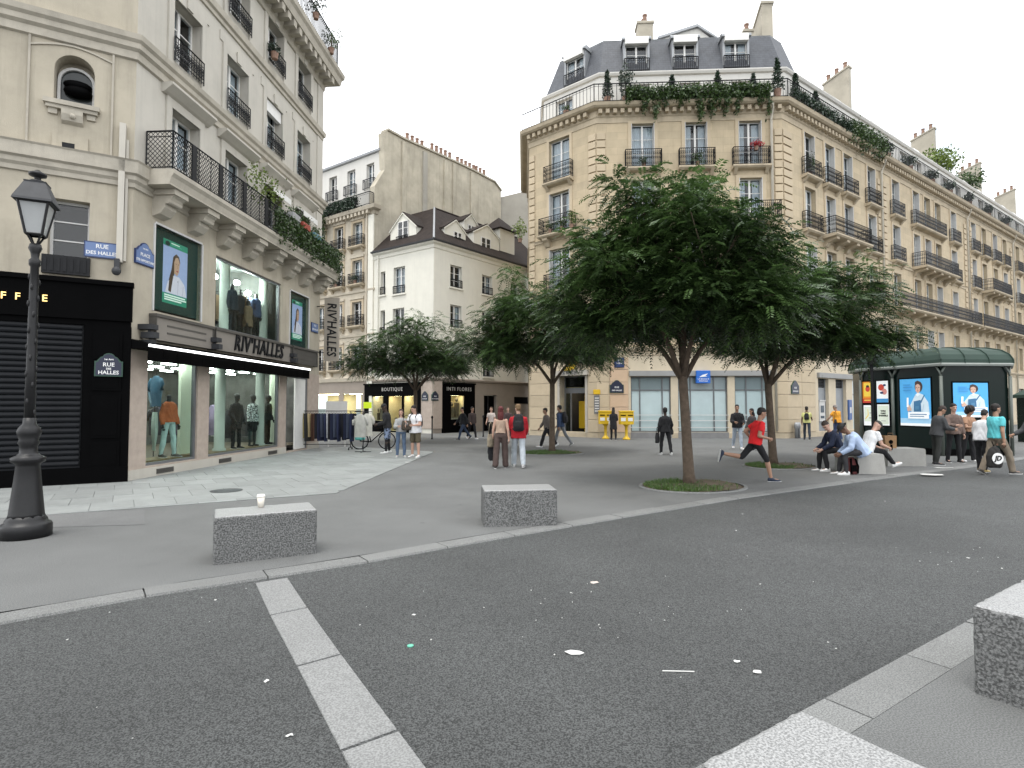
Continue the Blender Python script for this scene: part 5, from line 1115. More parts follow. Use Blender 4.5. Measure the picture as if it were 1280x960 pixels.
def tree(label, base, crown_c, crown_r, fork_z, trunk_r, seed, n_clump=60, per=46, lean=(0, 0), limbs=5, low=-.8):
    """crown_c: centre relative to the base, crown_r: (rx, ry, rz)"""
    r = np.random.default_rng(seed); t = thing('broadleaf_tree', label, 'tree', base, 0, 'leafy street trees in the square')
    cc, cr_ = np.array(crown_c, float), np.array(crown_r, float)
    # clumps through an uneven dome
    C = []
    while len(C) < n_clump:
        v = r.normal(size=3); v /= np.linalg.norm(v); rad = r.uniform(.45, 1.0) ** .6
        if v[2] < low: continue
        if v[2] < 0: v[2] *= .20
        p = cc + v * rad * cr_ * (1 + .16 * math.sin(3.1 * math.atan2(v[1], v[0]) + seed) + .08 * r.normal())
        hx_ = np.linalg.norm((p - cc)[:2] / cr_[:2])
        if hx_ < .42 and p[2] < cc[2] + .22 * cr_[2]: continue
        if all(np.linalg.norm((p - q) / np.array([1, 1, .6])) > .34 for q in C): C.append(p)
        elif r.random() < .04: C.append(p)
    C = np.array(C)
    fork = Vector((lean[0], lean[1], fork_z)); mb = MB()
    tp = [Vector((0, 0, -.02)), Vector((lean[0] * .12, lean[1] * .12, .25)), Vector((lean[0] * .5, lean[1] * .5, fork_z * .5)), fork]
    mb.tube(tp, [trunk_r * 1.45, trunk_r * 1.08, trunk_r * .92, trunk_r * .86], 12); mb.build('trunk', M_BARK, t, None, 0, True)
    hub = []
    for k in range(limbs):
        a = 2 * math.pi * (k + .35 * r.random()) / limbs + seed; q = Vector((cc[0] + math.cos(a) * cr_[0] * .66, cc[1] + math.sin(a) * cr_[1] * .66, cc[2] + cr_[2] * (.02 + .30 * r.random())))
        mid = fork.lerp(q, .5) + Vector((0, 0, .02 + .25 * r.random())) ; hub.append((q, mid))
        m2 = MB(); m2.tube([fork - Vector((0, 0, .10)), fork.lerp(mid, .5) + Vector((.04 * r.normal(), .04 * r.normal(), .03)), mid, q], [trunk_r * .60, trunk_r * .47, trunk_r * .36, trunk_r * .2], 8); 
        m2.build('limb', M_BARK, t, None, 0, True)
    m2 = MB(); q = Vector((cc[0], cc[1], cc[2] + cr_[2] * .55)); m2.tube([fork - Vector((0, 0, .1)), fork.lerp(q, .5) + Vector((.08, .05, 0)), q], [trunk_r * .7, trunk_r * .42, trunk_r * .15], 8); m2.build('limb', M_BARK, t, None, 0, True)
    hub.append((q, fork.lerp(q, .5)))
    tw = MB()
    for p in C:
        pv = Vector(p); h = min(hub, key=lambda x: (x[0] - pv).length); s = h[1].lerp(h[0], r.uniform(.3, 1)); md = s.lerp(pv, .55) + Vector((0, 0, .10))
        tw.tube([s, md, pv], [trunk_r * .17, trunk_r * .11, trunk_r * .05], 5)
    stuff(tw.build('twigs', M_BARK, t, None, 0, True))
    Ps, Ds, Us, Ls, T = [], [], [], [], []
    for p in C:
        k = int(per * r.uniform(.7, 1.2)); sc = r.uniform(.75, 1.2)
        off = r.normal(size=(k, 3)) * np.array([.34, .34, .23]) * sc
        d = off * np.array([1, 1, .5]); rad = (p - cc) / cr_; d = d + np.array([rad[0], rad[1], .25]) * .22 + r.normal(size=(k, 3)) * .22; d /= np.linalg.norm(d, axis=1)[:, None]
        u = np.array([0, 0, 1.0]) + r.normal(size=(k, 3)) * .30; u /= np.linalg.norm(u, axis=1)[:, None]
        Ps.append(p + off * .8); Ds.append(d); Us.append(u); Ls.append(r.uniform(.22, .37, k)); T.append(np.clip(r.normal(.30 + .30 * (p[2] - cc[2]) / cr_[2] + .18 * r.normal(), .20, k), 0, 1))  # crown light put into the colour: leaf tone rises towards the top
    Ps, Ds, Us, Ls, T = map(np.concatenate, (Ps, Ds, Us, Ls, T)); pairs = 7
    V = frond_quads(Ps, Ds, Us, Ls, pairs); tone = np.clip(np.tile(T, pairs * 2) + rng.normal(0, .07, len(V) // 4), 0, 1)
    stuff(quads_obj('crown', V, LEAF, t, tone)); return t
def pit(label, c, rx, ry, grass_to=1.0, ang=0.0, seed=1):
    t = structure(thing('tree_pit', label, 'tree pit', c, ang)) if False else bpy.data.objects.new('tree_pit', None)
    if t.name not in COL.objects: COL.objects.link(t)
    t.location = c; t.rotation_euler = (0, 0, ang); structure(t)
    m = MB(); n = 40; a = [2 * math.pi * k / n for k in range(n)]
    m.add([(rx * math.cos(x), ry * math.sin(x), .02 + .02 * math.sin(3 * x)) for x in a] + [(0, 0, .06)], [(k, (k + 1) % n, n) for k in range(n)]); m.build('soil', M_SOIL, t)
    m = MB()
    m.add([((rx + o) * math.cos(x), (ry + o) * math.sin(x), z) for o, z in ((0, .025), (.07, .025), (.08, .002)) for x in a], [(j * n + k, (j + 1) * n + k, (j + 1) * n + (k + 1) % n, j * n + (k + 1) % n) for j in range(2) for k in range(n)]); m.build('edging', M_KERB, t)
    r = np.random.default_rng(seed); N_ = int(5200 * grass_to); x = r.uniform(-1, 1, (N_ * 3, 2)); x = x[(x ** 2).sum(1) < .97]; x = x[(x[:, 0] < -1 + 2 * grass_to + .15 * np.sin(x[:, 1] * 9)) | (r.random(len(x)) < .05)][:N_]
    P = np.c_[x[:, 0] * rx, x[:, 1] * ry, np.full(len(x), .02)]; h = r.uniform(.03, .09, len(P)); d = np.c_[r.normal(0, .4, (len(P), 2)), np.ones(len(P))]; d /= np.linalg.norm(d, axis=1)[:, None]
    w = np.c_[r.normal(size=(len(P), 2)), np.zeros(len(P))]; w /= np.linalg.norm(w, axis=1)[:, None]; w *= .008
    V = np.stack([P - w, P + w, P + d * h[:, None] + w * .3, P + d * h[:, None] - w * .3], 1).reshape(-1, 3); stuff(quads_obj('grass', V, GRASS, t, r.uniform(0, 1, len(P))))
pit('', g(866, 608), 1.12, .92, .58, .45, 3); pit('', g(690, 566.5), 1.15, .85, .75, .3, 4); pit('', g(975, 583), 1.05, .80, .45, .4, 5)
tree('large full tree with thick straight trunk in the grassy pit behind the kerb', g(862, 607), (-.05, .35, 3.85), (2.38, 2.2, 2.75), 2.35, .112, 11, 150, 104, (-.12, 0))
tree('right hand tree with leaning trunk and crown spreading toward the kiosk roof', g(967, 582), (.98, .5, 3.75), (2.35, 2.2, 2.25), 2.35, .108, 23, 128, 96, (-.12, 0))
tree('tree with slender dark trunk in front of the post office entrance', g(690, 566), (-.2, .2, 3.9), (2.65, 2.3, 2.45), 2.6, .105, 31, 128, 90, (.02, 0))
tree('leftmost low tree with wide flat crown before the warm lit black shop', g(519, 553), (.05, .2, 3.75), (3.0, 2.4, 1.95), 2.5, .10, 47, 105, 84, (0, 0))

# ------------------------------------------------------------------ plants on the balconies
def vine(fac, label, u0, u1, z0, z1, out, thick, n, mat=LEAF2, size=.13, hang=.5, name='trailing_plant', cat='plant', grp=None, seed=1, trough=True):
    r = np.random.default_rng(seed); t = thing(name, label, cat, fac.P((u0 + u1) / 2, -out, z0), 0, grp)
    u = r.uniform(u0, u1, n); prof = .5 + .5 * np.sin(u * 2.3 + seed) * np.sin(u * 5.1 + 2 * seed)
    top = z1 - (z1 - z0) * .25 * r.random(n) * (1 - prof); bot = z0 - hang * prof * (.6 + .4 * np.sin(u * 11 + seed))
    v = r.random(n) ** .8; z = bot + (top - bot) * v; y = -out + r.normal(0, thick * .4, n)
    pts = np.array([fac.P(a, b, c) for a, b, c in zip(u, y, z)]) - np.array(t.location)
    stuff(leaves('foliage', pts, mat, t, size, .6, droop=.4))
    if trough:
        m = MB(); m.box(u0 + .1, u1 - .1, -out - .02, -out + .22, z0, z0 + .22); fac.put(m, 'planter', pbr('dark_planter', (.06, .05, .045), .7, .2, 4), t)
    return t
def bush(P, label, rad, h, n, mat=LEAF2, size=.10, name='potted_plant', pot=(.16, .3), seed=1, cone=False, grp=None, potmat=None):
    r = np.random.default_rng(seed); t = thing(name, label, 'plant', P, 0, grp)
    pm = MB(); pm.lathe([(pot[0] * .75, 0), (pot[0], pot[1]), (pot[0] * .9, pot[1])], 12); pm.build('pot', potmat or M_POT, t)
    d = r.normal(size=(n, 3)); d /= np.linalg.norm(d, axis=1)[:, None]
    if cone:
        zz = r.random(n); w = (1 - zz) * (.75 + .25 * np.sin(zz * 40)) * rad + .02; a = r.uniform(0, 2 * math.pi, n); pts = np.c_[np.cos(a) * w, np.sin(a) * w, pot[1] + zz * h]
    else: pts = d * (r.random(n)[:, None] ** .4) * np.array([rad, rad, h / 2]) * (1 + .25 * np.sin(5 * d[:, :1] + seed)) + np.array([0, 0, pot[1] + h * .45])
    m = MB(); m.tube([(0, 0, pot[1] - .05), (0, 0, pot[1] + h * .6)], .02, 5); m.build('stem', M_BARK, t)
    stuff(leaves('foliage', pts, mat, t, size, .55)); return t
FTOP = Facade(RP[2], RP[3] - RP[2]); FTL = Facade(RP[1], RP[2] - RP[1]); FTR = Facade(RP[3], RP[4] - RP[3])
ua = FTOP.at(783, 120)[0]; ub = FTOP.at(962, 120)[0]
um = ua + (ub - ua) * .33; un = ua + (ub - ua) * .68
vine(FTOP, 'thick ivy curtain with long trails, left third of the front top balcony', ua, um, 18.45, 18.98, .05, .5, 3600, LEAF2, .15, 1.5, grp='ivy along the top balcony', seed=3)
vine(FTOP, 'dense dark ivy hanging over the cornice in the middle of the top balcony', um, un, 18.42, 19.0, .05, .5, 3800, LEAF2, .15, 1.7, grp='ivy along the top balcony', seed=8)
vine(FTOP, 'ivy trailing below the railing at the right third of the front balcony', un, ub, 18.42, 18.98, .05, .5, 3400, LEAF2, .15, 1.3, grp='ivy along the top balcony', seed=5)
for k, (px, h, cone) in enumerate(((760, 1.5, True), (783, 1.9, False), (842, 1.1, True), (900, 1.3, True), (945, 1.1, True))):
    u = FTOP.at(px, 120)[0]; bush(FTOP.P(u, .35, 18.32), ('slim conifer in a pot at the left end of the front top balcony', 'bushy dark shrub rising over the left of the ivy', 'small pointed conifer above the middle of the ivy', 'pointed conifer standing before the third attic window', 'slim conifer near the drain pipe on the top balcony')[k], .28 if cone else .5, h, 900, LEAF3, .12, 'potted_conifer' if cone else 'potted_shrub', (.2, .4), 20 + k, cone)
u = FTL.at(704, 148)[0]; bush(FTL.P(u, .3, 18.32), 'red flowering pot on the left face of the top balcony', .2, .35, 300, LEAF2, .08, 'flower_pot', (.18, .3), 31)
for k, (px, h) in enumerate(((980, 1.7), (1002, 1.5), (1027, 1.2))):
    u = FTR.at(px, 120)[0]; bush(FTR.P(u, .35, 18.32), ('tallest pointed conifer at the corner of the long top balcony', 'second conifer along the long top balcony beside the corner', 'short third conifer along the long top balcony')[k], .33, h, 900, LEAF3, .13, 'potted_conifer', (.2, .4), 40 + k, True)
def tu(px, py=150): return FTR.at(px, py)[0]
vine(FTR, 'leafy hedge in troughs behind the rail right of the corner conifers', tu(992), tu(1045), 18.4, 18.95, .0, .3, 2200, LEAF3, .14, .1, grp='hedges along the long top balcony', seed=12)
vine(FTR, 'tall bright hedge mass spilling over the cornice before the first drain pipe', tu(1062), tu(1105, 175), 18.1, 19.25, .0, .45, 3000, LEAF2, .16, .8, grp='hedges along the long top balcony', seed=13)
vine(FTR, 'low dark hedge between the conifers and the spilling hedge', tu(1046), tu(1062), 18.35, 18.9, .0, .3, 1000, LEAF3, .14, .3, grp='hedges along the long top balcony', seed=14)
FT2 = Facade(RP2[0], RP2[1] - RP2[0])
for k, (px, py) in enumerate(((1115, 190), (1142, 205), (1170, 222), (1192, 232), (1216, 248), (1240, 262), (1262, 275))):
    u = FT2.at(px, py)[0]; bush(FT2.P(u, .3, 18.32), 'dark leafy shrub behind the receding top balcony rail, number %s along from the drain pipe' % ('one', 'two', 'three', 'four', 'five', 'six', 'seven')[k], .42, .8, 420, LEAF3, .16, 'potted_shrub', (.25, .4), 60 + k, False)
for k, (px, py) in enumerate(((1183, 200), (1193, 205), (1224, 228))):
    fa_ = Facade(AP2[0], AP2[1] - AP2[0]); u, z = fa_.at(px, py); bush(fa_.P(u, .6, 20.7), ('yellow green roof terrace shrub, left of a pair', 'yellow green roof terrace shrub, right of a pair', 'lone dark green roof terrace shrub before the far chimney')[k], 1.1, 1.9, 700, LEAF4 if k < 2 else LEAF2, .25, 'roof_shrub', (.4, .4), 80 + k)
# window boxes of the corner building
def wplant(fac, px, py, out, lab, rad=.28, h=.5, n=260, mat=LEAF2, seed=1, z=None, pm=None, size=.09): u, zz = fac.at(px, py, out); bush(fac.P(u, -out, z if z is not None else zz), lab, rad, h, n, mat, size, 'potted_plant', (.13, .22), seed, False, None, pm)
wplant(FF, 872, 195, .18, 'potted plant behind the middle fourth floor guard of the front', .35, .6, 320, LEAF2, 101, Z4)
wplant(FF, 805, 197, .15, 'small pot plant behind the left fourth floor guard of the front', .18, .3, 160, LEAF2, 102, Z4)
wplant(FF, 945, 178, .25, 'red flower box hung on the right fourth floor guard of the front', .4, .3, 320, leafmat('red_petal', (.30, .02, .03)), 103, Z4 + .75)
wplant(FG, 688, 270, .45, 'leafy pot at the left of the third floor balcony on the left face', .35, .45, 320, LEAF2, 104, Z3)
wplant(FG, 714, 262, .45, 'bright lime pot plant at the right of the third floor balcony on the left face', .25, .9, 280, LEAF4, 105, Z3)
wplant(FG, 702, 266, .45, 'dark pot plant mid third floor balcony on the left face', .3, .5, 280, LEAF2, 106, Z3)
wplant(FR, 1012, 190, .15, 'tall pot plant behind the first guard of the long facade top floor', .35, 1.2, 320, LEAF2, 107, Z4)
wplant(FG, 650, 300, 1.0, 'yellow green shrub on the side balcony against the back wall', .5, 1.2, 380, LEAF4, 108, Z3 - .3, None, .12)
# plants on the lattice balcony and the stone house cornice
def lu(px, py): return FL.at(px, py, BO + .1)[0]
ua, ub = lu(344, 270), 10.8
vine(FL, 'dense hanging greenery covering the far end of the lattice balcony rail', ua, ub, 7.35, 8.15, BO + .12, .22, 4200, LEAF2, .10, .45, grp='greenery on the lattice balcony', seed=21, trough=False)
vine(FL, 'wispy yellow green climber rising over the lattice rail beside the white blinds', lu(325, 225), lu(362, 255), 8.2, 9.3, .45, .3, 420, LEAF4, .10, 0, grp='greenery on the lattice balcony', seed=22, trough=False)
mr = pbr('red_plastic_planter', (.30, .06, .04), .5); mbu = pbr('blue_plastic_planter', (.08, .20, .26), .5)
for k, (px, py, pmm, lb) in enumerate(((379, 284, mr, 'red planter with leaves on the lattice balcony rail'), (393, 297, mbu, 'blue planter on the lattice balcony rail'), (366, 272, pbr('grey_planter', (.3, .3, .3), .6), 'grey planter left of the red one on the lattice rail'))):
    u, z = FL.at(px, py, BO); t = thing('planter_box', lb, 'planter', FL.P(u, -BO, z)); m = MB(); m.box(u - .28, u + .28, -BO - .16, -BO + .06, z - .1, z + .12, 0, .02); FL.put(m, 'box', pmm, t)
    r_ = np.random.default_rng(90 + k); pts = np.array([FL.P(u + a, -BO + b, z + .15 + abs(c)) for a, b, c in r_.normal(0, .12, (140, 3))]) - np.array(t.location); stuff(leaves('foliage', pts, LEAF2, t, .09, .5))
wplant(FL, 414, 52, .72, 'spiky shrub at the end of the shop building top balcony', .4, .9, 300, LEAF2, 111, 16.0)
wplant(FL, 395, 15, .72, 'dark shrub on the shop building top balcony', .4, .7, 300, LEAF3, 112, 16.4)
wplant(FL, 343, 88, .25, 'small dark pot plant on the third window guard of the shop building', .22, .3, 180, LEAF3, 113, 13.5)
railing(FL, LB, 4.0, 10.6, 16.02, .62, 0, 1.0, 'plain', M_IRONG, 'balcony_railing')
us = [FS.at(px, 260, .3)[0] for px in (404, 425, 446)]
vine(FS, 'dense dark hedge along the stone house cornice balcony', us[0] - .5, us[2], 15.6, 16.5, .3, .4, 3600, LEAF3, .15, .1, grp=None, seed=33)
vine(FS, 'drooping pale plant hanging left of the stone house cornice', us[0] - .6, us[0] + .5, 14.6, 15.8, .6, .4, 700, LEAF2, .16, 1.6, seed=34, trough=False)
wplant(FS, 444, 356, .25, 'grey green pot plant on the lower window guard of the stone house', .45, .4, 280, LEAF3, 115, 10.3)
wplant(FS, 420, 360, .25, 'pot plant on the left lower window guard of the stone house', .45, .4, 280, LEAF3, 116, 10.3)
# ------------------------------------------------------------------ street lamp
lp = g(28, 672); lp = Vector((lp.x, lp.y + .05, 0))
t = thing('street_lamp', 'black cast iron street lamp with four sided lantern by the cafe shutter', 'street lamp', lp)
S_ = 1.0
m = MB(); m.lathe([(.275, 0), (.275, .15), (.26, .18), (.23, .19), (.22, .23), (.205, .25), (.19, .28)], 28); m.build('base', M_LAMP, t, None, 0, True)
m = MB(); m.lathe([(.20, .26), (.19, .3), (.15, .70), (.13, .92), (.135, .95), (.185, .98), (.19, 1.03), (.13, 1.06), (.10, 1.09), (.095, 1.18), (.12, 1.22), (.105, 1.26), (.125, 1.33), (.135, 1.37), (.115, 1.42), (.075, 1.47), (.07, 1.55)], 24, flute=.03)
m.build('pedestal', M_LAMP, t, None, 0, True)
for k in range(4):
    a = k * math.pi / 2 + .5; m = MB(); m.box(-.05, .05, -.01, .01, .36, .86); m.xf(Matrix.Rotation(a, 4, 'Z') @ Matrix.Translation((0, -.168, 0)) @ Matrix.Rotation(-.125, 4, 'X')); m.build('pedestal_panel', M_IRON, t)
m = MB(); m.lathe([(.062, 1.5), (.056, 2.2), (.050, 3.2), (.046, 3.55), (.065, 3.58), (.065, 3.64), (.042, 3.67), (.05, 3.74), (.075, 3.80), (.06, 3.86)], 20, flute=.08)
for k in range(26):
    z = 1.62 + k * .072; a = k * 2.4; m.ell((.054 * math.cos(a), .054 * math.sin(a), z), (.018, .018, .045), 6, 4)
m.build('post', M_LAMP, t, None, 0, True)
# lantern: turned so that one face looks at the camera
def ringq(h, z, rot=.44): return [Vector((h * math.cos(rot + math.pi / 4 + k * math.pi / 2) * 1.414, h * math.sin(rot + math.pi / 4 + k * math.pi / 2) * 1.414, z)) for k in range(4)]
m = MB(); lo, hi = ringq(.088, 3.98), ringq(.160, 4.40)
for k in range(4): m.tube([lo[k], hi[k]], .016, 6); m.tube([lo[k], lo[(k + 1) % 4]], .014, 6); m.tube([hi[k], hi[(k + 1) % 4]], .020, 6); m.tube([Vector((0, 0, 3.80)), lo[k] * .7 + Vector((0, 0, 3.89 * .3)), lo[k]], .014, 5)
lan = m.build('lantern', M_LAMP, t)
M_LG = pbr('milky_lantern_glass', (.36, .37, .37), .25, .06, 3)
for k in range(4):
    a, b, c_, d = lo[k], lo[(k + 1) % 4], hi[(k + 1) % 4], hi[k]; mm = MB(); ctr = Vector((0, 0, 4.2)); s = lambda v: ctr + (v - ctr) * .985
    mm.quad(s(a), s(b), s(c_), s(d)); mm.build('lantern_pane', M_LG, lan)
m = MB(); r1, r2, r3 = ringq(.212, 4.40), ringq(.205, 4.43), ringq(.115, 4.66); r4 = ringq(.12, 4.68)
m.add(r1 + r2 + r3 + r4, [(k + 4 * j, (k + 1) % 4 + 4 * j, (k + 1) % 4 + 4 * (j + 1), k + 4 * (j + 1)) for j in range(3) for k in range(4)] + [(3, 2, 1, 0), (12, 13, 14, 15)]); m.build('lantern_hood', M_IRONG, lan)
m = MB(); m.lathe([(.09, 4.68), (.085, 4.71), (.035, 4.73), (.04, 4.76), (.095, 4.78), (.10, 4.81), (.045, 4.84), (.02, 4.86)], 18); m.build('lantern_cap', M_LAMP, lan, None, 0, True)

# ------------------------------------------------------------------ plaques and signs on the buildings
M_PBLUE = pbr('plaque_blue_enamel', (.018, .035, .11), .3, .05, 3); M_PBLUE2 = pbr('faded_blue_enamel', (.12, .18, .34), .4, .05, 3); M_PGREEN = pbr('plaque_green_enamel', (.02, .06, .04), .35, .05, 3); M_WLET = pbr('white_enamel_letters', (.75, .75, .74), .4, .02, 3)
M_PDARK = pbr('plaque_dark_enamel', (.018, .022, .045), .35, .05, 3)
def plaque(fac, u, z, w, h, lines, lab, bg, border, arch=True, out=.02, cat='street sign', top=None):
    t = thing('street_plaque', lab, cat, fac.P(u, -out, z), fac.rz); m = MB(); aw = w * .42
    def outline(k): 
        p = [(-w / 2 - k, -h / 2 - k), (w / 2 + k, -h / 2 - k), (w / 2 + k, h / 2 + k)]
        if arch: p += [(aw + k, h / 2 + k), (aw * .75, h / 2 + h * .30 + k)] + [(aw * .55 * math.cos(a), h / 2 + h * .30 + k + aw * .45 * math.sin(a)) for a in np.linspace(.2, math.pi - .2, 7)] + [(-aw * .75, h / 2 + h * .30 + k), (-aw - k, h / 2 + k)]
        return p + [(-w / 2 - k, h / 2 + k)]
    m.prism(outline(.02), 'y', -.008, out - .002); m.build('border', border, t); m = MB(); m.prism(outline(-.005), 'y', -.014, -.0085); m.build('plate', bg, t)
    for txt, dz, sz in lines: link('lettering', text_mesh(txt, sz, .001, M_WLET, bold=.002), t).location = (0, -.0165, dz)
    return t
u, z = FN.at(136, 460, .13); plaque(FN, u, z - .02, .48, .30, (('RUE', .09, .12), ('DES', 0, .055), ('HALLES', -.085, .115), ('1er Arrt', .21, .05)), 'green edged street plaque on the black cafe side panel', M_PDARK, M_PGREEN, True, .13 + .02)
u, z = FN.at(129, 313, .03); plaque(FN, u - .02, z, .62, .32, (('RUE', .075, .13), ('DES HALLES', -.075, .11)), 'faded blue street plaque on the wall above the cafe front', M_PBLUE2, M_PBLUE, False, .03)
u, z = FL.at(175, 321, .03); plaque(FL, .38, z, .58, .30, (('PLACE', .07, .11), ('STE OPPORTUNE', -.07, .075), ('1er Arrt', .22, .05)), 'faded blue arched street plaque beside the first dark poster window', M_PBLUE2, M_PBLUE, True, .03)
u, z = FL.at(391, 409, .03); plaque(FL, 10.05, z, .6, .34, (('RUE', .08, .12), ('DES HALLES', -.07, .10)), 'small blue street plaque at the far end of the shop building', M_PBLUE2, M_PBLUE, False, .03)
for i, (fac, px, py, l1, l2, lab) in enumerate(((FB, 531, 497, 'RUE', 'DES HALLES', 'left of two dark arched plaques on the house corner'), (FB, 544, 497, 'RUE', 'DES LAVANDIERES', 'right of two dark arched plaques on the house corner'))):
    fac_ = FA if px < 541 else FB; u, z = fac_.at(px, py, .07); plaque(fac_, u, z, .52, .36, ((l1, .08, .11), (l2, -.08, .07)), lab, M_PDARK, M_PGREEN, True, .07)
u, z = FF.at(771, 486, .08); plaque(FF, u, z, .70, .40, (('RUE', .08, .13), ('DES HALLES', -.09, .10)), 'dark arched street plaque above the yellow letter boxes', M_PDARK, M_PGREEN, True, .09)
u, z = FR.at(994, 487, .08); plaque(FR, u, z, .74, .42, (('RUE', .09, .13), ('DES HALLES', -.09, .10)), 'dark arched street plaque on the right corner of the bank', M_PDARK, M_PGREEN, True, .09)
u, z = FF.at(774, 453, .08); plaque(FF, u, z, .5, .5, (('LA', .1, .12), ('POSTE', -.05, .10)), 'square dark blue plaque high on the peach stones', M_PBLUE, M_PBLUE, False, .09)
# blue bank sign
u, z = FF.at(879, 471, .2); t = thing('bank_sign', 'square blue bank sign with white wing over the shop window', 'sign', FF.P(u, -.2, z), FF.rz)
m = MB(); m.box(-.37, .37, -.04, .17, -.34, .34, 0, .02); m.build('panel', pbr('bright_bank_blue', (.012, .12, .48), .35, .04, 3), t)
m = MB(); m.prism([(-.22, -.02), (-.05, .10), (.24, .18), (.10, .04), (.22, .02)], 'y', -.05, -.038); m.build('wing_logo', M_WLET, t)
for txt, dz in (('LA BANQUE', -.12), ('POSTALE', -.23)): link('lettering', text_mesh(txt, .11, .002, M_WLET), t).location = (0, -.043, dz)
# narrow information board by the letter boxes
u, z = FF.at(746, 507, .06); t = thing('information_board', 'narrow dark notice board topped by a yellow logo on the stone courses', 'notice board', FF.P(u, -.06, 0), FF.rz)
m = MB(); m.box(-.15, .15, -.03, .0, 1.3, 2.3); m.build('board', M_FRAMEG, t); m = MB(); m.box(-.19, .19, -.04, -.0, 2.36, 2.62, 0, .03); m.build('logo_plate', M_YEL, t)
for k in range(6): m = MB(); m.box(-.11, .11, -.036, -.03, 1.42 + k * .14, 1.48 + k * .14); m.build('text_line', M_SHUTTERW, t)
# vertical banner of the shop
t = thing('hanging_sign', 'tall taupe banner sign with vertical RIV HALLES lettering at the shop end', 'sign', FL.P(10.2, -.55, 4.6), FL.rz)
q0 = FL.P(10.3, 0, 0); bw = .62
m = MB(); m.box(-.04, .04, -.95, -.95 + bw, 3.55, 6.15, 0, .01); FL.put(m, 'panel', pbr('taupe_banner', (.34, .30, .25), .6, .06, 3), t, 10.3)
m = MB(); m.tube([(0, -.95, 3.9), (0, .0, 3.9)], .02, 6); m.tube([(0, -.4, 5.8), (0, 0, 5.8)], .02, 6); FL.put(m, 'bracket', M_IRON, t, 10.3)
me = text_mesh("RIV'HALLES", .54, .006, M_IRON, .15, sx=.80, space=1.02, bold=.008); o = link('lettering', me, t)
Mx = Matrix.Translation(FL.P(10.3 - .052, -.95 + bw / 2, 4.85)) @ Matrix.Rotation(FL.rz - math.pi / 2, 4, 'Z') @ Matrix.Rotation(math.pi / 2, 4, 'Y')
Mx = world_of(t).inverted() @ Mx; o.location = Mx.translation; o.rotation_euler = Mx.to_euler()
# posters in the shop's upper windows
M_POSTD = pbr('dark_teal_poster', (.012, .040, .042), .25, .05, 2)
def portrait(P, w, h, mats, name, par):
    """flat printed portrait: list of (material, polygon in 0..1) on a panel, each print layer 1.5 mm proud"""
    for k, (mt, poly) in enumerate(mats): m = MB(); m.prism([((a - .5) * w, (b - .5) * h) for a, b in poly], 'y', -.0015 * (k + 1), -.0015 * k); m.build(name if k == 0 else 'print_shape', mt, par, P[0], P[1])
ell = lambda cx, cy, rx, ry, n=18, a0=0, a1=2 * math.pi: [(cx + rx * math.cos(a), cy + ry * math.sin(a)) for a in np.linspace(a0, a1, n, endpoint=False)]
box_ = lambda a, b, c_, d: [(a, c_), (b, c_), (b, d), (a, d)]
PF = lambda n_, c_, e=.0: flat('print_' + n_, c_, .5, e)
def woman_screen(u, z, w, h, lab, wu0, wu1):
    t = thing('poster', lab, 'poster', FL.P(u, -.02, z), FL.rz); sh = .13
    L = [(M_POSTD, box_(-.5, 1.5, -.14, 1.14)), (PF('teal', (.03, .22, .15), .25), box_(.0, 1, 0, 1)), (PF('lilac', (.30, .33, .56), .3), box_(0, 1, .16, .90)),
         (PF('hair', (.09, .045, .03), .15), [(.30, .18), (.22, .34), (.34, .55), (.40, .76), (.52, .82), (.64, .79), (.69, .70), (.66, .64), (.50, .62), (.44, .45), (.42, .22)]),
         (PF('shirt', (.62, .54, .66), .25), [(.10, .165), (.20, .34), (.42, .46), (.66, .46), (.88, .36), (.98, .165)]), (PF('face', (.50, .29, .22), .2), [(.45, .5), (.44, .68), (.50, .76), (.60, .765), (.67, .68), (.645, .54), (.57, .47)]), (PF('hair2', (.08, .04, .03), .1), [(.22, .2), (.26, .42), (.40, .60), (.43, .50), (.36, .3), (.32, .18)]),
         (PF('lips', (.38, .06, .07), .1), ell(.57, .545, .04, .013, 10)), (PF('hair', (.09, .045, .03)), box_(.49, .545, .655, .663)), (PF('hair', (.09, .045, .03)), box_(.585, .64, .655, .663)), (PF('nose_tone2', (.42, .23, .17), .15), [(.565, .65), (.59, .59), (.555, .59)]), (PF('shirt_fold', (.50, .43, .56), .2), [(.60, .17), (.62, .40), (.605, .40), (.585, .17)]), (PF('shirt_fold', (.50, .43, .56), .2), [(.80, .17), (.83, .33), (.815, .33), (.785, .17)]), (PF('buttons', (.1, .1, .1)), ell(.585, .38, .012, .008, 8))]
    L += [(PF('white', (.7, .75, .72), .3), box_(.05, .05 + l, y, y + .022)) for l, y in ((.85, .115), (.9, .080), (.7, .045))] + [(PF('logo_disc', (.01, .03, .03)), ell(.14, .935, .09, .04))] + [(PF('white', (.7, .75, .72), .3), box_(.28, .62, .95, .965)), (PF('green_line', (.1, .4, .3), .2), box_(.28, .7, .925, .935))]
    portrait((FL.P(u, .10, z), FL.rz), w, h, L, 'poster_panel', t)
woman_screen(1.66, 5.13, .95, 1.62, 'dark teal poster of a long haired woman in a pale shirt, nearest upper window', 0, 0); woman_screen(8.72, 4.98, .86, 1.50, 'smaller looking copy of the teal woman poster in the farthest upper window', 0, 0)
mb = MB()
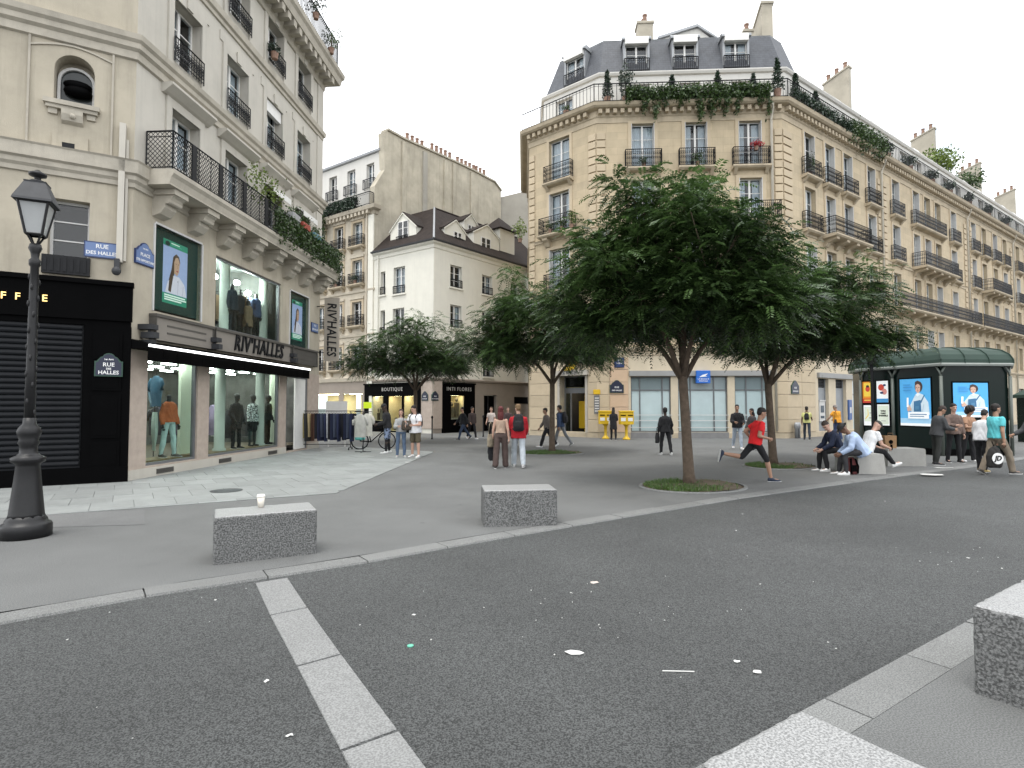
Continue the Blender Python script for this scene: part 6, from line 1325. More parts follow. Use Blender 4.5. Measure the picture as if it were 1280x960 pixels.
for (u0, u1, z0, z1, *_) in (SH_U[0], SH_U[2]):
    w_ = MB(); w_.box(u0 - .05, u0, -.03, .08, z0, z1); w_.box(u1, u1 + .05, -.03, .08, z0, z1); w_.box(u0, u1, -.03, .08, z1, z1 + .05); o = FL.put(w_, 'display_frame', M_SHUTTERW, LB); w2 = MB(); w2.box(u0, u1, .02, .028, z0, z1); FL.put(w2, 'pane', G_SHOP, o)
# pale conduit on the corner, little cameras
mb = MB(); u, _ = FN.at(150, 250); mb.box(6.0 - .28, 6.0 - .16, -.16, -.02, 4.95, 8.15); mb.box(6.0 - .15, 6.0 - .10, -.10, -.02, 5.0, 7.8); FN.put(mb, 'cable_duct', M_CREAM2, LB)
t = thing('wall_camera', 'small dark camera hanging on the wall above the cafe fascia', 'camera', FN.P(5.75, -.2, 4.75), FN.rz); m = MB(); m.box(-.05, .05, -.1, .18, .0, .25); m.ell((0, -.12, -.04), (.09, .09, .10), 10, 7); m.build('casing', M_IRONG, t)

# ------------------------------------------------------------------ kiosk
kp = [Vector((x, y, 0)) for x, y in ((13.95, 22.6), (14.36, 21.35), (14.80, 19.6), (17.25, 19.75), (18.5, 21.2), (18.2, 23.0), (16.4, 24.4), (14.6, 24.3))]
kc = sum(kp, Vector()) / 8
K = thing('news_kiosk', 'dark green faceted news kiosk with ribbed domed roof and lit posters', 'kiosk', kc)
def kring(o, z): return [kc + (p - kc) * (1 + o / (p - kc).length) + Vector((0, 0, z)) for p in kp]
def loft(rings, name, mat, par, cap=True, smooth=False):
    m = MB(); n = len(rings[0]); m.add([v for r_ in rings for v in r_], [(j * n + k, j * n + (k + 1) % n, (j + 1) * n + (k + 1) % n, (j + 1) * n + k) for j in range(len(rings) - 1) for k in range(n)] + ([tuple(range((len(rings) - 1) * n, len(rings) * n))] if cap else []))
    return m.build(name, mat, par, Vector((0, 0, 0)), 0, smooth)
loft([kring(0, 0), kring(0, 3.12)], 'body', M_KGREEN, K); loft([kring(.04, 0), kring(.04, .22), kring(.0, .23)], 'plinth', M_BLACK, K, False)
loft([kring(.02, 3.08), kring(.18, 3.10), kring(.20, 3.16), kring(.18, 3.20)], 'gutter', pbr('pale_kiosk_gutter', (.26, .28, .26), .5, .06, 3), K, False)
rf = loft([kring(.18, 3.19), kring(.17, 3.32), kring(.07, 3.50), kring(-.15, 3.66), kring(-.6, 3.78), kring(-1.4, 3.84)], 'roof', M_KROOF, K)
for k in range(8):
    a, b = k, (k + 1) % 8; n_ = max(1, round((kp[b] - kp[a]).length / .75))
    for i in range(n_):
        t_ = i / n_; m = MB(); pts = []
        for o, z in ((.19, 3.2), (.18, 3.33), (.082, 3.51), (-.135, 3.67), (-.58, 3.795), (-1.3, 3.85)): r_ = kring(o, z); pts.append(r_[a].lerp(r_[b], t_))
        m.tube(pts, .022, 5); m.build('roof_rib', M_KROOF, rf, Vector((0, 0, 0)))
for k in (1, 2, 3, 0):
    p = kring(.07, 0)[k]; m = MB(); m.tube([p, p + Vector((0, 0, 2.75))], .055, 10); d1 = (kp[(k + 1) % 8] - kp[k]).normalized(); d0 = (kp[k - 1] - kp[k]).normalized()
    for d in (d0, d1): m.tube([p + Vector((0, 0, 2.7)), p + d * .05 + Vector((0, 0, 2.9)), p + d * .16 + Vector((0, 0, 3.08))], .03, 8)
    m.build('corner_column', pbr('grey_green_column', (.10, .115, .10), .4, .06, 4), K, Vector((0, 0, 0)), 0, True)
KF = [Facade(kp[k], kp[(k + 1) % 8] - kp[k]) for k in range(8)]
M_PBL = PF('sky_blue', (.07, .33, .62), .35); M_PW = PF('paper_white', (.72, .74, .74), .35)
def face_poster(fac, px0, py0, px1, py1, lab, L, off=.012):
    u0, z1 = fac.at(px0, py0, off); u1, z0 = fac.at(px1, py1, off); w, h = u1 - u0, z1 - z0
    t = thing('poster', lab, 'poster', fac.P((u0 + u1) / 2, -off, (z0 + z1) / 2), fac.rz); m = MB(); m.box(-w / 2 - .05, w / 2 + .05, -.0, off - .001, -h / 2 - .05, h / 2 + .05); m.build('poster_case', M_BLACK, t)
    for k, (mt, poly) in enumerate(L):
        m = MB(); m.prism([((a - .5) * w, (b - .5) * h) for a, b in poly], 'y', -.0015 * (k + 1), -.0015 * k); m.build('poster_sheet' if k == 0 else 'print_shape', mt, t)
    return t, w, h
PB = PF('mid_blue', (.05, .25, .52), .25); SK = PF('pale_skin', (.55, .36, .28), .25); DK = PF('dark_hair', (.06, .035, .03), .1); SH_ = PF('ice_shirt', (.50, .60, .66), .3); AP_ = PF('blue_apron', (.045, .15, .28), .2)
def chef(cx): return [(M_PBL, box_(0, 1, 0, 1)), (PF('pale_blue_floor', (.30, .52, .70), .3), box_(0, 1, .0, .16)), (M_PW, box_(0, 1, 0, .055)),
    (SH_, [(cx - .22, .26), (cx - .26, .44), (cx - .10, .64), (cx + .02, .70), (cx + .16, .66), (cx + .32, .5), (cx + .36, .24)]), (AP_, [(cx - .15, .30), (cx - .14, .52), (cx + .08, .55), (cx + .10, .30)]), (AP_, [(cx + .06, .5), (cx + .2, .66), (cx + .22, .65), (cx + .1, .48)]),
    (DK, ell(cx + .03, .83, .125, .115)), (DK, [(cx - .06, .72), (cx - .09, .85), (cx - .02, .86)]), (SK, [(cx - .07, .86), (cx - .065, .74), (cx + .01, .68), (cx + .08, .74), (cx + .09, .86), (cx + .01, .89)]), (DK, [(cx - .085, .85), (cx + .02, .90), (cx + .12, .82), (cx + .1, .93), (cx, .96), (cx - .08, .93)]),
    (DK, [(cx - .055, .815), (cx - .015, .82), (cx - .015, .81), (cx - .055, .805)]), (DK, [(cx + .025, .82), (cx + .065, .815), (cx + .065, .805), (cx + .025, .81)]), (PF('lip_red', (.40, .10, .09), .1), [(cx - .025, .745), (cx + .005, .752), (cx + .04, .745), (cx + .005, .733)]), (PF('nose_tone', (.46, .27, .20), .15), [(cx, .81), (cx + .018, .768), (cx - .006, .768)]), (PF('collar', (.66, .73, .77), .3), [(cx - .07, .66), (cx + .005, .62), (cx + .08, .67), (cx + .005, .70)]), (PF('apron_pocket', (.07, .20, .34), .2), [(cx - .08, .34), (cx + .04, .345), (cx + .04, .42), (cx - .08, .415)]), (PF('sleeve_fold', (.40, .50, .57), .25), [(cx + .16, .30), (cx + .20, .46), (cx + .185, .46), (cx + .13, .30)]), (PF('sleeve_fold', (.40, .50, .57), .25), [(cx - .20, .32), (cx - .17, .5), (cx - .155, .5), (cx - .17, .32)]), (SK, ell(cx - .30, .36, .05, .06, 10)), (SK, [(cx - .33, .40), (cx - .22, .30), (cx - .2, .36), (cx - .29, .46)]), (M_PW, [(cx - .36, .40), (cx - .30, .40), (cx - .29, .60), (cx - .35, .60)]), (M_PW, box_(.28, .95, .155, .29)), (PF('text_blue', (.12, .25, .42), .1), box_(.34, .88, .235, .255)), (PF('text_blue', (.12, .25, .42), .1), box_(.34, .80, .195, .212))] + [(PB, box_(.14, .14 + l, y, y + .028)) for l, y in ((.24, .86), (.30, .81), (.26, .745))]
face_poster(KF[1], 1124.5, 474.5, 1164.5, 533, 'large lit blue poster of a woman in apron, left kiosk front', chef(.60)); face_poster(KF[2], 1191, 478.5, 1236, 521.5, 'smaller lit blue apron poster on the right kiosk front', chef(.56))
OR = PF('orange', (.62, .22, .02), .3); YE = PF('yellow', (.70, .50, .06), .3); RD = PF('red', (.5, .05, .03), .25); LG = PF('pale_green', (.6, .66, .55), .3)
k0 = KF[0]
face_poster(k0, 1078, 477.5, 1091.5, 503.5, 'orange and yellow poster at the upper left of the kiosk side', [(OR, box_(0, 1, 0, 1)), (YE, box_(.12, .88, .3, .95)), (RD, ell(.5, .66, .22, .14)), (PF('black_ink', (.03, .03, .03)), ell(.5, .78, .14, .06)), (RD, box_(0, 1, 0, .2)), (YE, box_(.15, .85, .1, .15))])
face_poster(k0, 1095.5, 476.5, 1110.5, 503, 'red and white poster with blue footer at the upper right of the kiosk side', [(M_PW, box_(0, 1, 0, 1)), (RD, ell(.4, .7, .26, .15)), (PF('pink', (.6, .25, .22), .2), ell(.68, .5, .22, .14)), (PF('navy', (.03, .05, .15)), ell(.45, .45, .16, .05)), (PF('navy', (.03, .05, .15)), ell(.7, .8, .12, .05)), (PB, box_(0, 1, 0, .18))])
face_poster(k0, 1079.5, 506.5, 1092.5, 532, 'white map poster at the lower left of the kiosk side', [(M_PW, box_(0, 1, 0, 1)), (LG, box_(.08, .92, .2, .92)), (YE, [(.2, .3), (.5, .5), (.45, .8), (.4, .8), (.42, .52), (.15, .34)]), (PF('grey_ink', (.4, .4, .4), .1), box_(.55, .8, .35, .4)), (PF('grey_ink', (.4, .4, .4), .1), box_(.6, .85, .6, .64))])
t_, w_, h_ = face_poster(k0, 1096.5, 505.5, 1112, 532, 'pale poster with black capital headline at the lower right of the kiosk side', [(M_PW, box_(0, 1, 0, 1)), (LG, box_(.05, .95, .05, .95)), (PF('grey_ink', (.4, .4, .4), .1), box_(.3, .7, .2, .23))])
for i, tx in enumerate(('VIVRE', 'PARIS', 'ENSEMBLE')): link('lettering', text_mesh(tx, h_ * .10, .0005, M_BLACK, bold=.004), t_).location = (0, -.007, h_ * (.18 - .11 * i))
# thin dark post before the kiosk
pz = Facade(kp[0], kp[1] - kp[0]); qx = pz.at(1091, 520, .35)[0]; t = thing('sign_post', 'thin dark post with a small box head in front of the kiosk side', 'post', pz.P(qx, -.35, 0))
m = MB(); m.tube([(0, 0, 0), (0, 0, 3.75)], .055, 10); m.build('pole', M_IRON, t); m = MB(); m.box(-.12, .12, -.12, .12, 3.3, 3.75, 0, .03); m.lathe([(.14, 3.75), (.10, 3.85), (.02, 3.9)], 10); m.build('head', M_IRON, t); m = MB(); m.tube([(0, 0, 3.4), (-1.1, .2, 3.25)], .025, 6); m.build('arm', M_IRON, t)
t = thing('ticket_hood', 'green hood of the next stall at the right edge beyond the kiosk', 'stall', g(1275, 553) + Vector((1.15, 0, -.1))); m = MB(); m.prism([(-.9, 2.2), (.9, 2.2), (.9, 2.35), (0, 2.75), (-.9, 2.35)], 'y', -.6, .6); m.build('hood', M_KROOF, t); m = MB(); m.box(-.8, .8, -.5, .5, 0, 2.2); m.build('body', M_KGREEN, t)

# ------------------------------------------------------------------ cast stone seats under the trees by the kiosk
def seat_block(px0, px1, py, hgt, L, W, lab, taper=.12):
    a, b = g(px0, py), g(px1, py); c_ = (a + b) / 2 + Vector((0, W / 2, 0)); m = MB(); h = hgt; x = (b - a).length / 2
    m.prism([(-x, 0), (x, 0), (x - taper, h - .03), (x - taper - .03, h), (-x + taper + .03, h), (-x + taper, h - .03)], 'y', -W / 2, W / 2); o = m.build('stone_bench', M_SEAT, None, c_); return tag(o, lab, 'stone seat', 'granite block seats by the kerbs'), c_
so1, sc1 = seat_block(1071, 1108, 592.5, .50, 1, 1.0, 'pale stone seat carrying the three sitting men', .05); so2, sc2 = seat_block(1110, 1158, 583, .50, 1, .7, 'pale stone seat with the brown paper bag on top by the kiosk', .01)
t = thing('paper_bag', 'brown paper carrier bag with a dark printed badge standing on the stone seat', 'bag', Vector((sc2.x - .33, sc2.y - .1, .50)))
m = MB(); m.prism([(-.16, 0), (.16, 0), (.17, .36), (.05, .37), (-.06, .35), (-.17, .37)], 'y', -.08, .08); m.build('bag_body', pbr('kraft_paper', (.30, .18, .09), .8, .12, 8, .4, 20), t)
m = MB(); m.tube([(-.08, -.06, .35), (-.07, -.06, .43), (.07, -.06, .43), (.08, -.06, .35)], .008, 5); m.build('handle', pbr('kraft_paper2', (.25, .15, .08), .8), t); m = MB(); m.lathe([(.06, 0), (.06, .004)], 14); m.xf(Matrix.Translation((0, -.081, .18)) @ Matrix.Rotation(math.pi / 2, 4, 'X')); m.build('badge', M_BLACK, t)
# paper cup on the left block
cz = .512; cu_ = g(326, 634, cz); t = thing('paper_cup', 'white paper coffee cup with orange print and lid left on the granite block', 'cup', cu_)
m = MB(); m.lathe([(.030, 0), (.043, .125), (.041, .125)], 18); m.build('cup', pbr('cup_paper', (.72, .68, .60), .6, .03, 5), t, None, 0, True); m = MB(); m.lathe([(.047, .122), (.047, .135), (.042, .138), (.040, .150), (.03, .15)], 18); m.build('lid', pbr('lid_plastic', (.75, .73, .68), .4, .02, 5), t, None, 0, True)
m = MB(); m.lathe([(.0335, .035), (.0385, .085)], 10); m.f = [f for f in m.f[:10]][1:7]; m.m = m.m[:len(m.f)]; m.build('print_band', pbr('orange_print', (.55, .22, .05), .6), t, None, -1.7, True)

# ------------------------------------------------------------------ yellow letter boxes
def mailbox(P, lab, rz):
    t = thing('letter_box', lab, 'letter box', P, rz, 'yellow letter boxes'); m = MB(); m.lathe([(.20, 0), (.20, .05), (.12, .12), (.075, .2), (.075, .62), (.12, .72), (.2, .78)], 14); m.build('pedestal', M_YEL, t, None, 0, True)
    m = MB(); m.box(-.36, .36, -.22, .22, .78, 1.42, 0, .04); b = m.build('box', M_YEL, t); m = MB(); m.box(-.38, .38, -.24, .24, 1.42, 1.48, 0, .02); m.build('lid', M_YEL, t)
    for x in (-.18, .18): m = MB(); m.box(x - .13, x + .13, -.235, -.221, 1.22, 1.27); m.build('slot', M_BLACK, b); m = MB(); m.box(x - .12, x + .12, -.228, -.221, .95, 1.12); m.build('notice', M_WLET, b)
mailbox(g(783, 549.5) + Vector((0, 0, 0)), 'yellow letter box on a slim pedestal right of the woman in black', FF.rz); mailbox(g(757, 548.5), 'yellow letter box half hidden behind the woman in black', FF.rz)
# bollards at the back street
for k, (px, py, lab) in enumerate(((540, 549, 'thin black bollard at the plaza edge beside the house corner'), (604, 546, 'thin black bollard near the dark house door'), (437 + 200, 545, 'thin black bollard partly hidden by the walking couple'))):
    t = thing('bollard', lab, 'bollard', g(px, py), 0, 'thin black bollards'); m = MB(); m.lathe([(.05, 0), (.05, .06), (.035, .08), (.035, 1.05), (.045, 1.07), (.045, 1.10), (.02, 1.13)], 12); m.build('shaft', M_IRON, t, None, 0, True); m = MB(); m.lathe([(.06, 1.10), (.065, 1.15), (.03, 1.21)], 12); m.build('knob', M_IRON, t, None, 0, True)
# grey standpipes at the bank corner
t = thing('wall_hydrant', 'grey metal standpipe fittings at the foot of the bank corner', 'standpipe', FR.P(.55, -.25, 0), FR.rz)
for x in (-.16, .08): m = MB(); m.lathe([(.08, 0), (.08, .5), (.11, .55), (.11, .75), (.06, .85)], 10, (x, 0)); m.build('pipe', M_ZINC, t, None, 0, True)
# steps of the cafe chairs outside the right black shop
for k in range(2):
    c_ = g(566 + k * 12, 540.5); t = thing('folding_chair', ('left', 'right')[k] + ' metal folding chair outside the narrow black shop', 'chair', c_, FB.rz, 'folding chairs outside the shop')
    for x in (-.2, .2): m = MB(); m.tube([(x, -.2, 0), (x, .18, .85)], .015, 6); m.build('leg', M_IRONG, t); m = MB(); m.tube([(x, .2, 0), (x, -.2, .45)], .015, 6); m.build('leg', M_IRONG, t)
    m = MB(); m.box(-.21, .21, -.22, .14, .44, .47); m.build('seat', M_IRONG, t)
    for z in (.62, .74): m = MB(); m.box(-.2, .2, .06 + (z - .5) * .3, .09 + (z - .5) * .3, z, z + .07); m.build('back_slat', M_IRONG, t)
# ------------------------------------------------------------------ people
_pending = []
def solid(mb, name, mat, parent, voxel=.014, smooth=6, wrinkle=0.0, extra=None, seed=0):
    """overlapping shapes fused by a voxel remesh into one continuous skin (evaluated in flush())"""
    me = mb.mesh(name, mat); o = bpy.data.objects.new(name, me); COL.objects.link(o); o.parent = parent
    m = o.modifiers.new('remesh', 'REMESH'); m.mode = 'VOXEL'; m.voxel_size = voxel; m.use_smooth_shade = True
    s = o.modifiers.new('smooth', 'SMOOTH'); s.iterations = smooth; s.factor = .5
    _pending.append((o, wrinkle, extra, mat, seed)); return o
def flush():
    dg = bpy.context.evaluated_depsgraph_get()
    res = [(o, bpy.data.meshes.new_from_object(o.evaluated_get(dg)), w, e, mt, sd) for o, w, e, mt, sd in _pending]
    for o, me, w, e, mt, sd in res:
        old = o.data; o.modifiers.clear(); o.data = me; bpy.data.meshes.remove(old); me.name = o.name
        if w > 0:
            n = len(me.vertices); co = np.empty(n * 3, np.float32); me.vertices.foreach_get('co', co); no = np.empty(n * 3, np.float32); me.vertices.foreach_get('normal', no)
            co = co.reshape(-1, 3); no = no.reshape(-1, 3)
            ph = co[:, 2] * 26 + 5 * np.sin(co[:, 0] * 17 + sd) + 4 * np.sin(co[:, 1] * 19 + sd * 2)
            co += no * (w * (np.sin(ph) * .6 + np.sin(co[:, 0] * 33 + co[:, 2] * 15 + sd) * .4))[:, None]; me.vertices.foreach_set('co', co.ravel()); me.update()
        if not me.materials: me.materials.append(mt)
        if e is not None:                                  # fingers: joined into the body mesh
            bm = bmesh.new(); bm.from_mesh(me); t2 = e.mesh('tmp', mt, True); bm.from_mesh(t2); bm.to_mesh(me); bm.free(); bpy.data.meshes.remove(t2)
        me.polygons.foreach_set('use_smooth', [True] * len(me.polygons))
    _pending.clear()
def cap(mb, a, b, ra, rb, n=10, flatx=1.0):
    """tapered limb with rounded ends"""
    a, b = Vector(a), Vector(b); d = (b - a).normalized() if (b - a).length > 1e-6 else Vector((0, 0, 1))
    mb.tube([a - d * ra * .8, a - d * ra * .45, a, a.lerp(b, .5), b, b + d * rb * .45, b + d * rb * .8], [ra * .5, ra * .86, ra, (ra + rb) / 2, rb, rb * .86, rb * .5], n)
def loftE(mb, rings, n=16):
    """rings: (centre, right axis * rx, front axis * ry)"""
    vs = []
    for c, x, y in rings: vs += [Vector(c) + x * math.cos(2 * math.pi * j / n) + y * math.sin(2 * math.pi * j / n) for j in range(n)]
    k = len(rings); mb.add(vs, [(i * n + j, i * n + (j + 1) % n, (i + 1) * n + (j + 1) % n, (i + 1) * n + j) for i in range(k - 1) for j in range(n)] + [tuple(range(n - 1, -1, -1)), tuple(range((k - 1) * n, k * n))])
def Rx(a): return Matrix.Rotation(a, 3, 'X')
def person(label, at, face, h=1.74, legs=((0, 0, 3), (0, 0, 3)), arms=((0, 8, 8, 0), (0, 8, 8, 0)), lean=0, head=(0, 0), skin=0, top=None, bottom=None, shoes=(.8, .8, .78), hair=('short', (.03, .02, .015)), build=1.0, z0=0.0, seat=None, name='person', cat='person', grp=None, extras=(), headless=False, twist=0, female=False):
    """at: ground point; face: heading in degrees (0 = away from camera, 90 = to the right, 180 = to the camera);
    legs/arms: (left, right) of (swing forward, knee bend, abduct) / (swing forward, abduct, elbow bend, inward)"""
    t = thing(name, label, cat, Vector((at[0], at[1], z0)), -R(face), grp); s = h / 1.75; sd = int(abs(at[0] * 37 + at[1] * 91)) % 100
    T, S = .435 * s, .43 * s; b = build; hw = .088 * s * (1.05 if female else 1)
    X, Y, Z = Vector((1, 0, 0)), Vector((0, 1, 0)), Vector((0, 0, 1))
    L = []
    for i, (sw, kn, ab) in enumerate(legs):
        sg = -1 if i == 0 else 1
        d1 = Vector((sg * math.sin(R(ab)), math.sin(R(sw)) * math.cos(R(ab)), -math.cos(R(sw)) * math.cos(R(ab)))); d2 = Vector((sg * math.sin(R(ab)) * .6, math.sin(R(sw - kn)), -math.cos(R(sw - kn)))).normalized()
        hip = Vector((sg * hw, 0, 0)); knee = hip + d1 * T; ank = knee + d2 * S; fd = Vector((sg * .12, math.cos(R(sw - kn)) , math.sin(R(sw - kn)))) if (sw - kn) < -25 or (sw - kn) > 15 else Vector((sg * .15, 1, 0))
        if (sw - kn) < -25: fd = Vector((sg * .1, math.cos(R(sw - kn)), math.sin(R(sw - kn))))
        elif (sw - kn) > 15: fd = Vector((sg * .1, math.cos(R((sw - kn) * .5)), math.sin(R((sw - kn) * .5))))
        L.append([hip, knee, ank, fd.normalized(), d2])
    FT = .075 * s
    low = min(min(k[2].z - FT * max(.4, -k[4].z), (k[2] + k[3] * .18 * s).z - .03 * s) for k in L); oz = -low if seat is None else seat
    O = Vector((0, 0, oz))
    for k in L: k[0] += O; k[1] += O; k[2] += O
    Mt = Rx(-R(lean)) ; up, fr = Mt @ Z, Mt @ Y
    tw = Matrix.Rotation(R(twist), 3, up); rtv = tw @ X; frv = tw @ fr
    P0 = O; sh_c = P0 + up * .475 * s; neck0 = P0 + up * .50 * s
    hm = Mt @ Matrix.Rotation(-R(head[0]), 3, 'Z') @ Rx(-R(head[1])) if True else None
    hu, hf, hr = hm @ Z, hm @ Y, hm @ X
    chin = neck0 + up * .075 * s + hu * 0; hh = .232 * s
    Hc = lambda x, y, z: chin - hu * .012 * s + hr * x * s + hf * (y + .012) * s + hu * z * hh
    shw = (.160 if not female else .145) * s * (1 + (b - 1) * .5)
    A = []
    for i, (sw, ab, el, inw) in enumerate(arms):
        sg = -1 if i == 0 else 1; sp = sh_c - up * .048 * s + rtv * sg * shw
        ua = (frv * math.sin(R(sw)) - up * math.cos(R(sw)) * math.cos(R(ab)) + rtv * sg * math.sin(R(ab))).normalized(); ej = sp + ua * .295 * s
        fa = (frv * math.sin(R(sw + el)) - up * math.cos(R(sw + el)) + rtv * sg * (math.sin(R(ab)) * .4 - math.sin(R(inw)))).normalized(); wr = ej + fa * .255 * s; A.append((sp, ej, wr, fa, ua, sg))
    # ---- body: one continuous skin
    m = MB(); fw = (.87 if female else 1.0)
    tor = [(0.0, .158 * (1.04 if female else .98), .108), (.10, .155 * fw, .108), (.20, .140 * fw, .10), (.32, .160 * fw, .112), (.41, .158 * fw, .106), (.465, .112 * fw, .085), (.505, .062, .06)]
    loftE(m, [(P0 + up * (z - .04) * s, rtv * rx * s * b, frv * ry * s * b * (1.0 if z > .01 else 1.02)) for z, rx, ry in tor])
    cap(m, neck0 - up * .03 * s, chin + hu * .05 * s + hf * .0, .058 * s, .054 * s)
    if not headless:
        hd = [(0, .030, .030, .052), (.08, .046, .052, .036), (.2, .058, .074, .016), (.35, .066, .088, .004), (.5, .071, .097, -.002), (.65, .075, .101, -.005), (.8, .068, .091, -.008), (.92, .048, .064, -.010), (1.0, .018, .024, -.012)]
        loftE(m, [(Hc(0, yo, z), hr * rx * s, hf * ry * s) for z, rx, ry, yo in hd], 18)
        cap(m, Hc(0, .088, .50), Hc(0, .108, .34), .009 * s, .016 * s, 8); 
        for sg in (-1, 1): m.tube([Hc(sg * .070, -.008, .52), Hc(sg * .080, -.016, .44), Hc(sg * .070, -.004, .30)], [.012 * s, .017 * s, .009 * s], 8)
    for sp, ej, wr, fa, ua, sg in A:
        cap(m, sp + ua * .022 * s, ej, .050 * s * b, .041 * s * b); cap(m, ej, wr, .042 * s * b, .029 * s)
        side = fa.cross(rtv * sg); 
        if side.length < .2: side = up.copy()
        side.normalize(); pn = fa.cross(side).normalized(); pc = wr + fa * .055 * s
        loftE(m, [(wr - fa * .01, side * .027 * s, pn * .018 * s), (wr + fa * .035 * s, side * .036 * s, pn * .017 * s), (wr + fa * .085 * s, side * .040 * s, pn * .014 * s)], 10)
    for hip, knee, ank, fd, d2 in L:
        cap(m, hip + (knee - hip) * .06, knee, .074 * s * b, .054 * s); calf = knee.lerp(ank, .3) - d2.cross(X).normalized() * 0; cap(m, knee, calf, .054 * s, .058 * s); cap(m, calf, ank, .057 * s, .037 * s)
        cap(m, ank + d2 * .03 * s - fd * .03 * s, ank + d2 * .045 * s + fd * .13 * s, .036 * s, .03 * s)
    fing = MB()
    for sp, ej, wr, fa, ua, sg in A:
        side = fa.cross(rtv * sg)
        if side.length < .2: side = up.copy()
        side.normalize(); pn = fa.cross(side).normalized()
        if pn.dot(rtv) * sg > 0: pn = -pn                      # palms face the body
        for k, ln in enumerate((.070, .080, .074, .056)):
            r0 = wr + fa * .082 * s + side * (.028 - .019 * k) * s; k1 = r0 + (fa * .9 + pn * .30).normalized() * ln * .5 * s; k2 = k1 + (fa * .55 + pn * .85).normalized() * ln * .5 * s
            fing.tube([r0 - fa * .012 * s, k1, k2], [.0095 * s, .0088 * s, .007 * s], 6)
        r0 = wr + fa * .035 * s + side * .034 * s; k1 = r0 + (fa * .65 + side * .65 + pn * .3).normalized() * .035 * s; fing.tube([r0 - side * .015 * s, k1, k1 + (fa * .9 + pn * .4).normalized() * .03 * s], [.012 * s, .0105 * s, .008 * s], 6)
    sk = M_SKIN[skin] if isinstance(skin, int) else skin
    solid(m, 'body', sk, t, .0125, 3, 0, fing, sd)
    if not headless:
        em = flat('eye_dark', (.02, .015, .012), .3); bw = flat('brow_dark', (.03, .02, .016), .8); lip = pbr('lips', (.28, .10, .085), .6)
        for sg in (-1, 1):
            q = MB(); q.ell(Hc(sg * .030, .082, .50), (.010 * s, .010 * s, .006 * s), 8, 5); q.build('eye', em, t)
            q = MB(); q.tube([Hc(sg * .015, .095, .565), Hc(sg * .03, .093, .58), Hc(sg * .048, .078, .565)], .005 * s, 5); q.build('eyebrow', bw, t)
        q = MB(); q.tube([Hc(-.022, .086, .195), Hc(0, .094, .20), Hc(.022, .086, .195)], .006 * s, 6); q.build('mouth', lip, t)
    # ---- trousers or shorts
    if bottom:
        kind, col = bottom[:2]; mt = col if not isinstance(col, tuple) else cloth(bottom[2] if len(bottom) > 2 else 'b%03d%03d%03d' % tuple(int(c * 999) for c in col), col)
        q = MB(); ex = .016 * s; k0 = {'wide': 1.35, 'loose': 1.15}.get(kind, 1.0)
        loftE(q, [(P0 + up * z * s, rtv * (rx + .004) * s * b, frv * (ry + .004) * s * b) for z, rx, ry in ((.10, .150 * fw, .106), (.05, .156 * (1 if female else .97), .112), (-.02, .166, .118), (-.08, .150, .115))])
        for hip, knee, ank, fd, d2 in L:
            cap(q, hip - Vector((0, 0, .02)), knee, (.090 * b) * s * (1 + (k0 - 1) * .4), .066 * s * k0)
            if kind == 'shorts': q.tube([hip, hip.lerp(knee, .6), knee - (knee - hip) * .04], [.10 * s, .095 * s, .090 * s], 12)
            elif kind == 'tight_knee': cap(q, knee, knee.lerp(ank, .12), .062 * s, .058 * s)
            else:
                q.tube([knee - d2 * .03, knee.lerp(ank, .4), ank + d2 * .025 * s], [.066 * s * k0, .066 * s * k0, (.056 if kind != 'slim' else .047) * s * (1.5 if kind == 'wide' else k0)], 12)
        solid(q, 'trousers' if kind not in ('shorts', 'tight_knee') else 'shorts', mt, t, .013, 4, .006 if kind != 'tight_knee' else .002, None, sd + 3)
    if top:
        kind, col = top[:2]; mt = col if not isinstance(col, tuple) else cloth(top[2] if len(top) > 2 else 't%03d%03d%03d' % tuple(int(c * 999) for c in col), col); q = MB(); e = {'jacket': .03, 'loose': .028, 'coat': .03, 'tank': .012}.get(kind, .026)
        hem = top[3] if len(top) > 3 else {'jacket': -.10, 'loose': -.10, 'coat': -.38, 'tank': .06}.get(kind, -.05)
        rr = [(hem, .170 * (.97 if not female else 1), .122), (.06, .158 * fw, .116), (.20, .150 * fw, .108), (.32, .165 * fw, .116), (.41, .160 * fw, .108), (.465, .112 * fw, .088), (.505, .068, .064)]
        if kind == 'tank': rr = rr[:-2] + [(.43, .165 * fw, .105)]
        loftE(q, [(P0 + up * (z - .02 if z > .05 else z) * s, rtv * (rx + e) * s * b, frv * (ry + e) * s * b) for z, rx, ry in rr])
        sl = {'tee': .62, 'polo': .62, 'tank': 0, 'vest': 0}.get(kind, 2)
        for sp, ej, wr, fa, ua, sg in A:
            if sl == 0: continue
            if sl < 1: q.tube([sp - ua * .03, sp.lerp(ej, .3), sp.lerp(ej, sl)], [.062 * s * b, .066 * s * b, .064 * s * b], 12); q.ell(sp, (.062 * s * b,) * 3, 10, 7)
            else: cap(q, sp + ua * .034 * s, ej, .050 * s * b + e * .6, .045 * s * b + e * .8); q.tube([ej, ej.lerp(wr, .5), wr - fa * .01], [.045 * s * b + e * .8, .042 * s + e * .7, .033 * s + e * .5], 12)
        solid(q, {'jacket': 'jacket', 'coat': 'coat', 'tank': 'tank_top', 'vest': 'vest'}.get(kind, 'shirt'), mt, t, .013, 4, .006, None, sd)
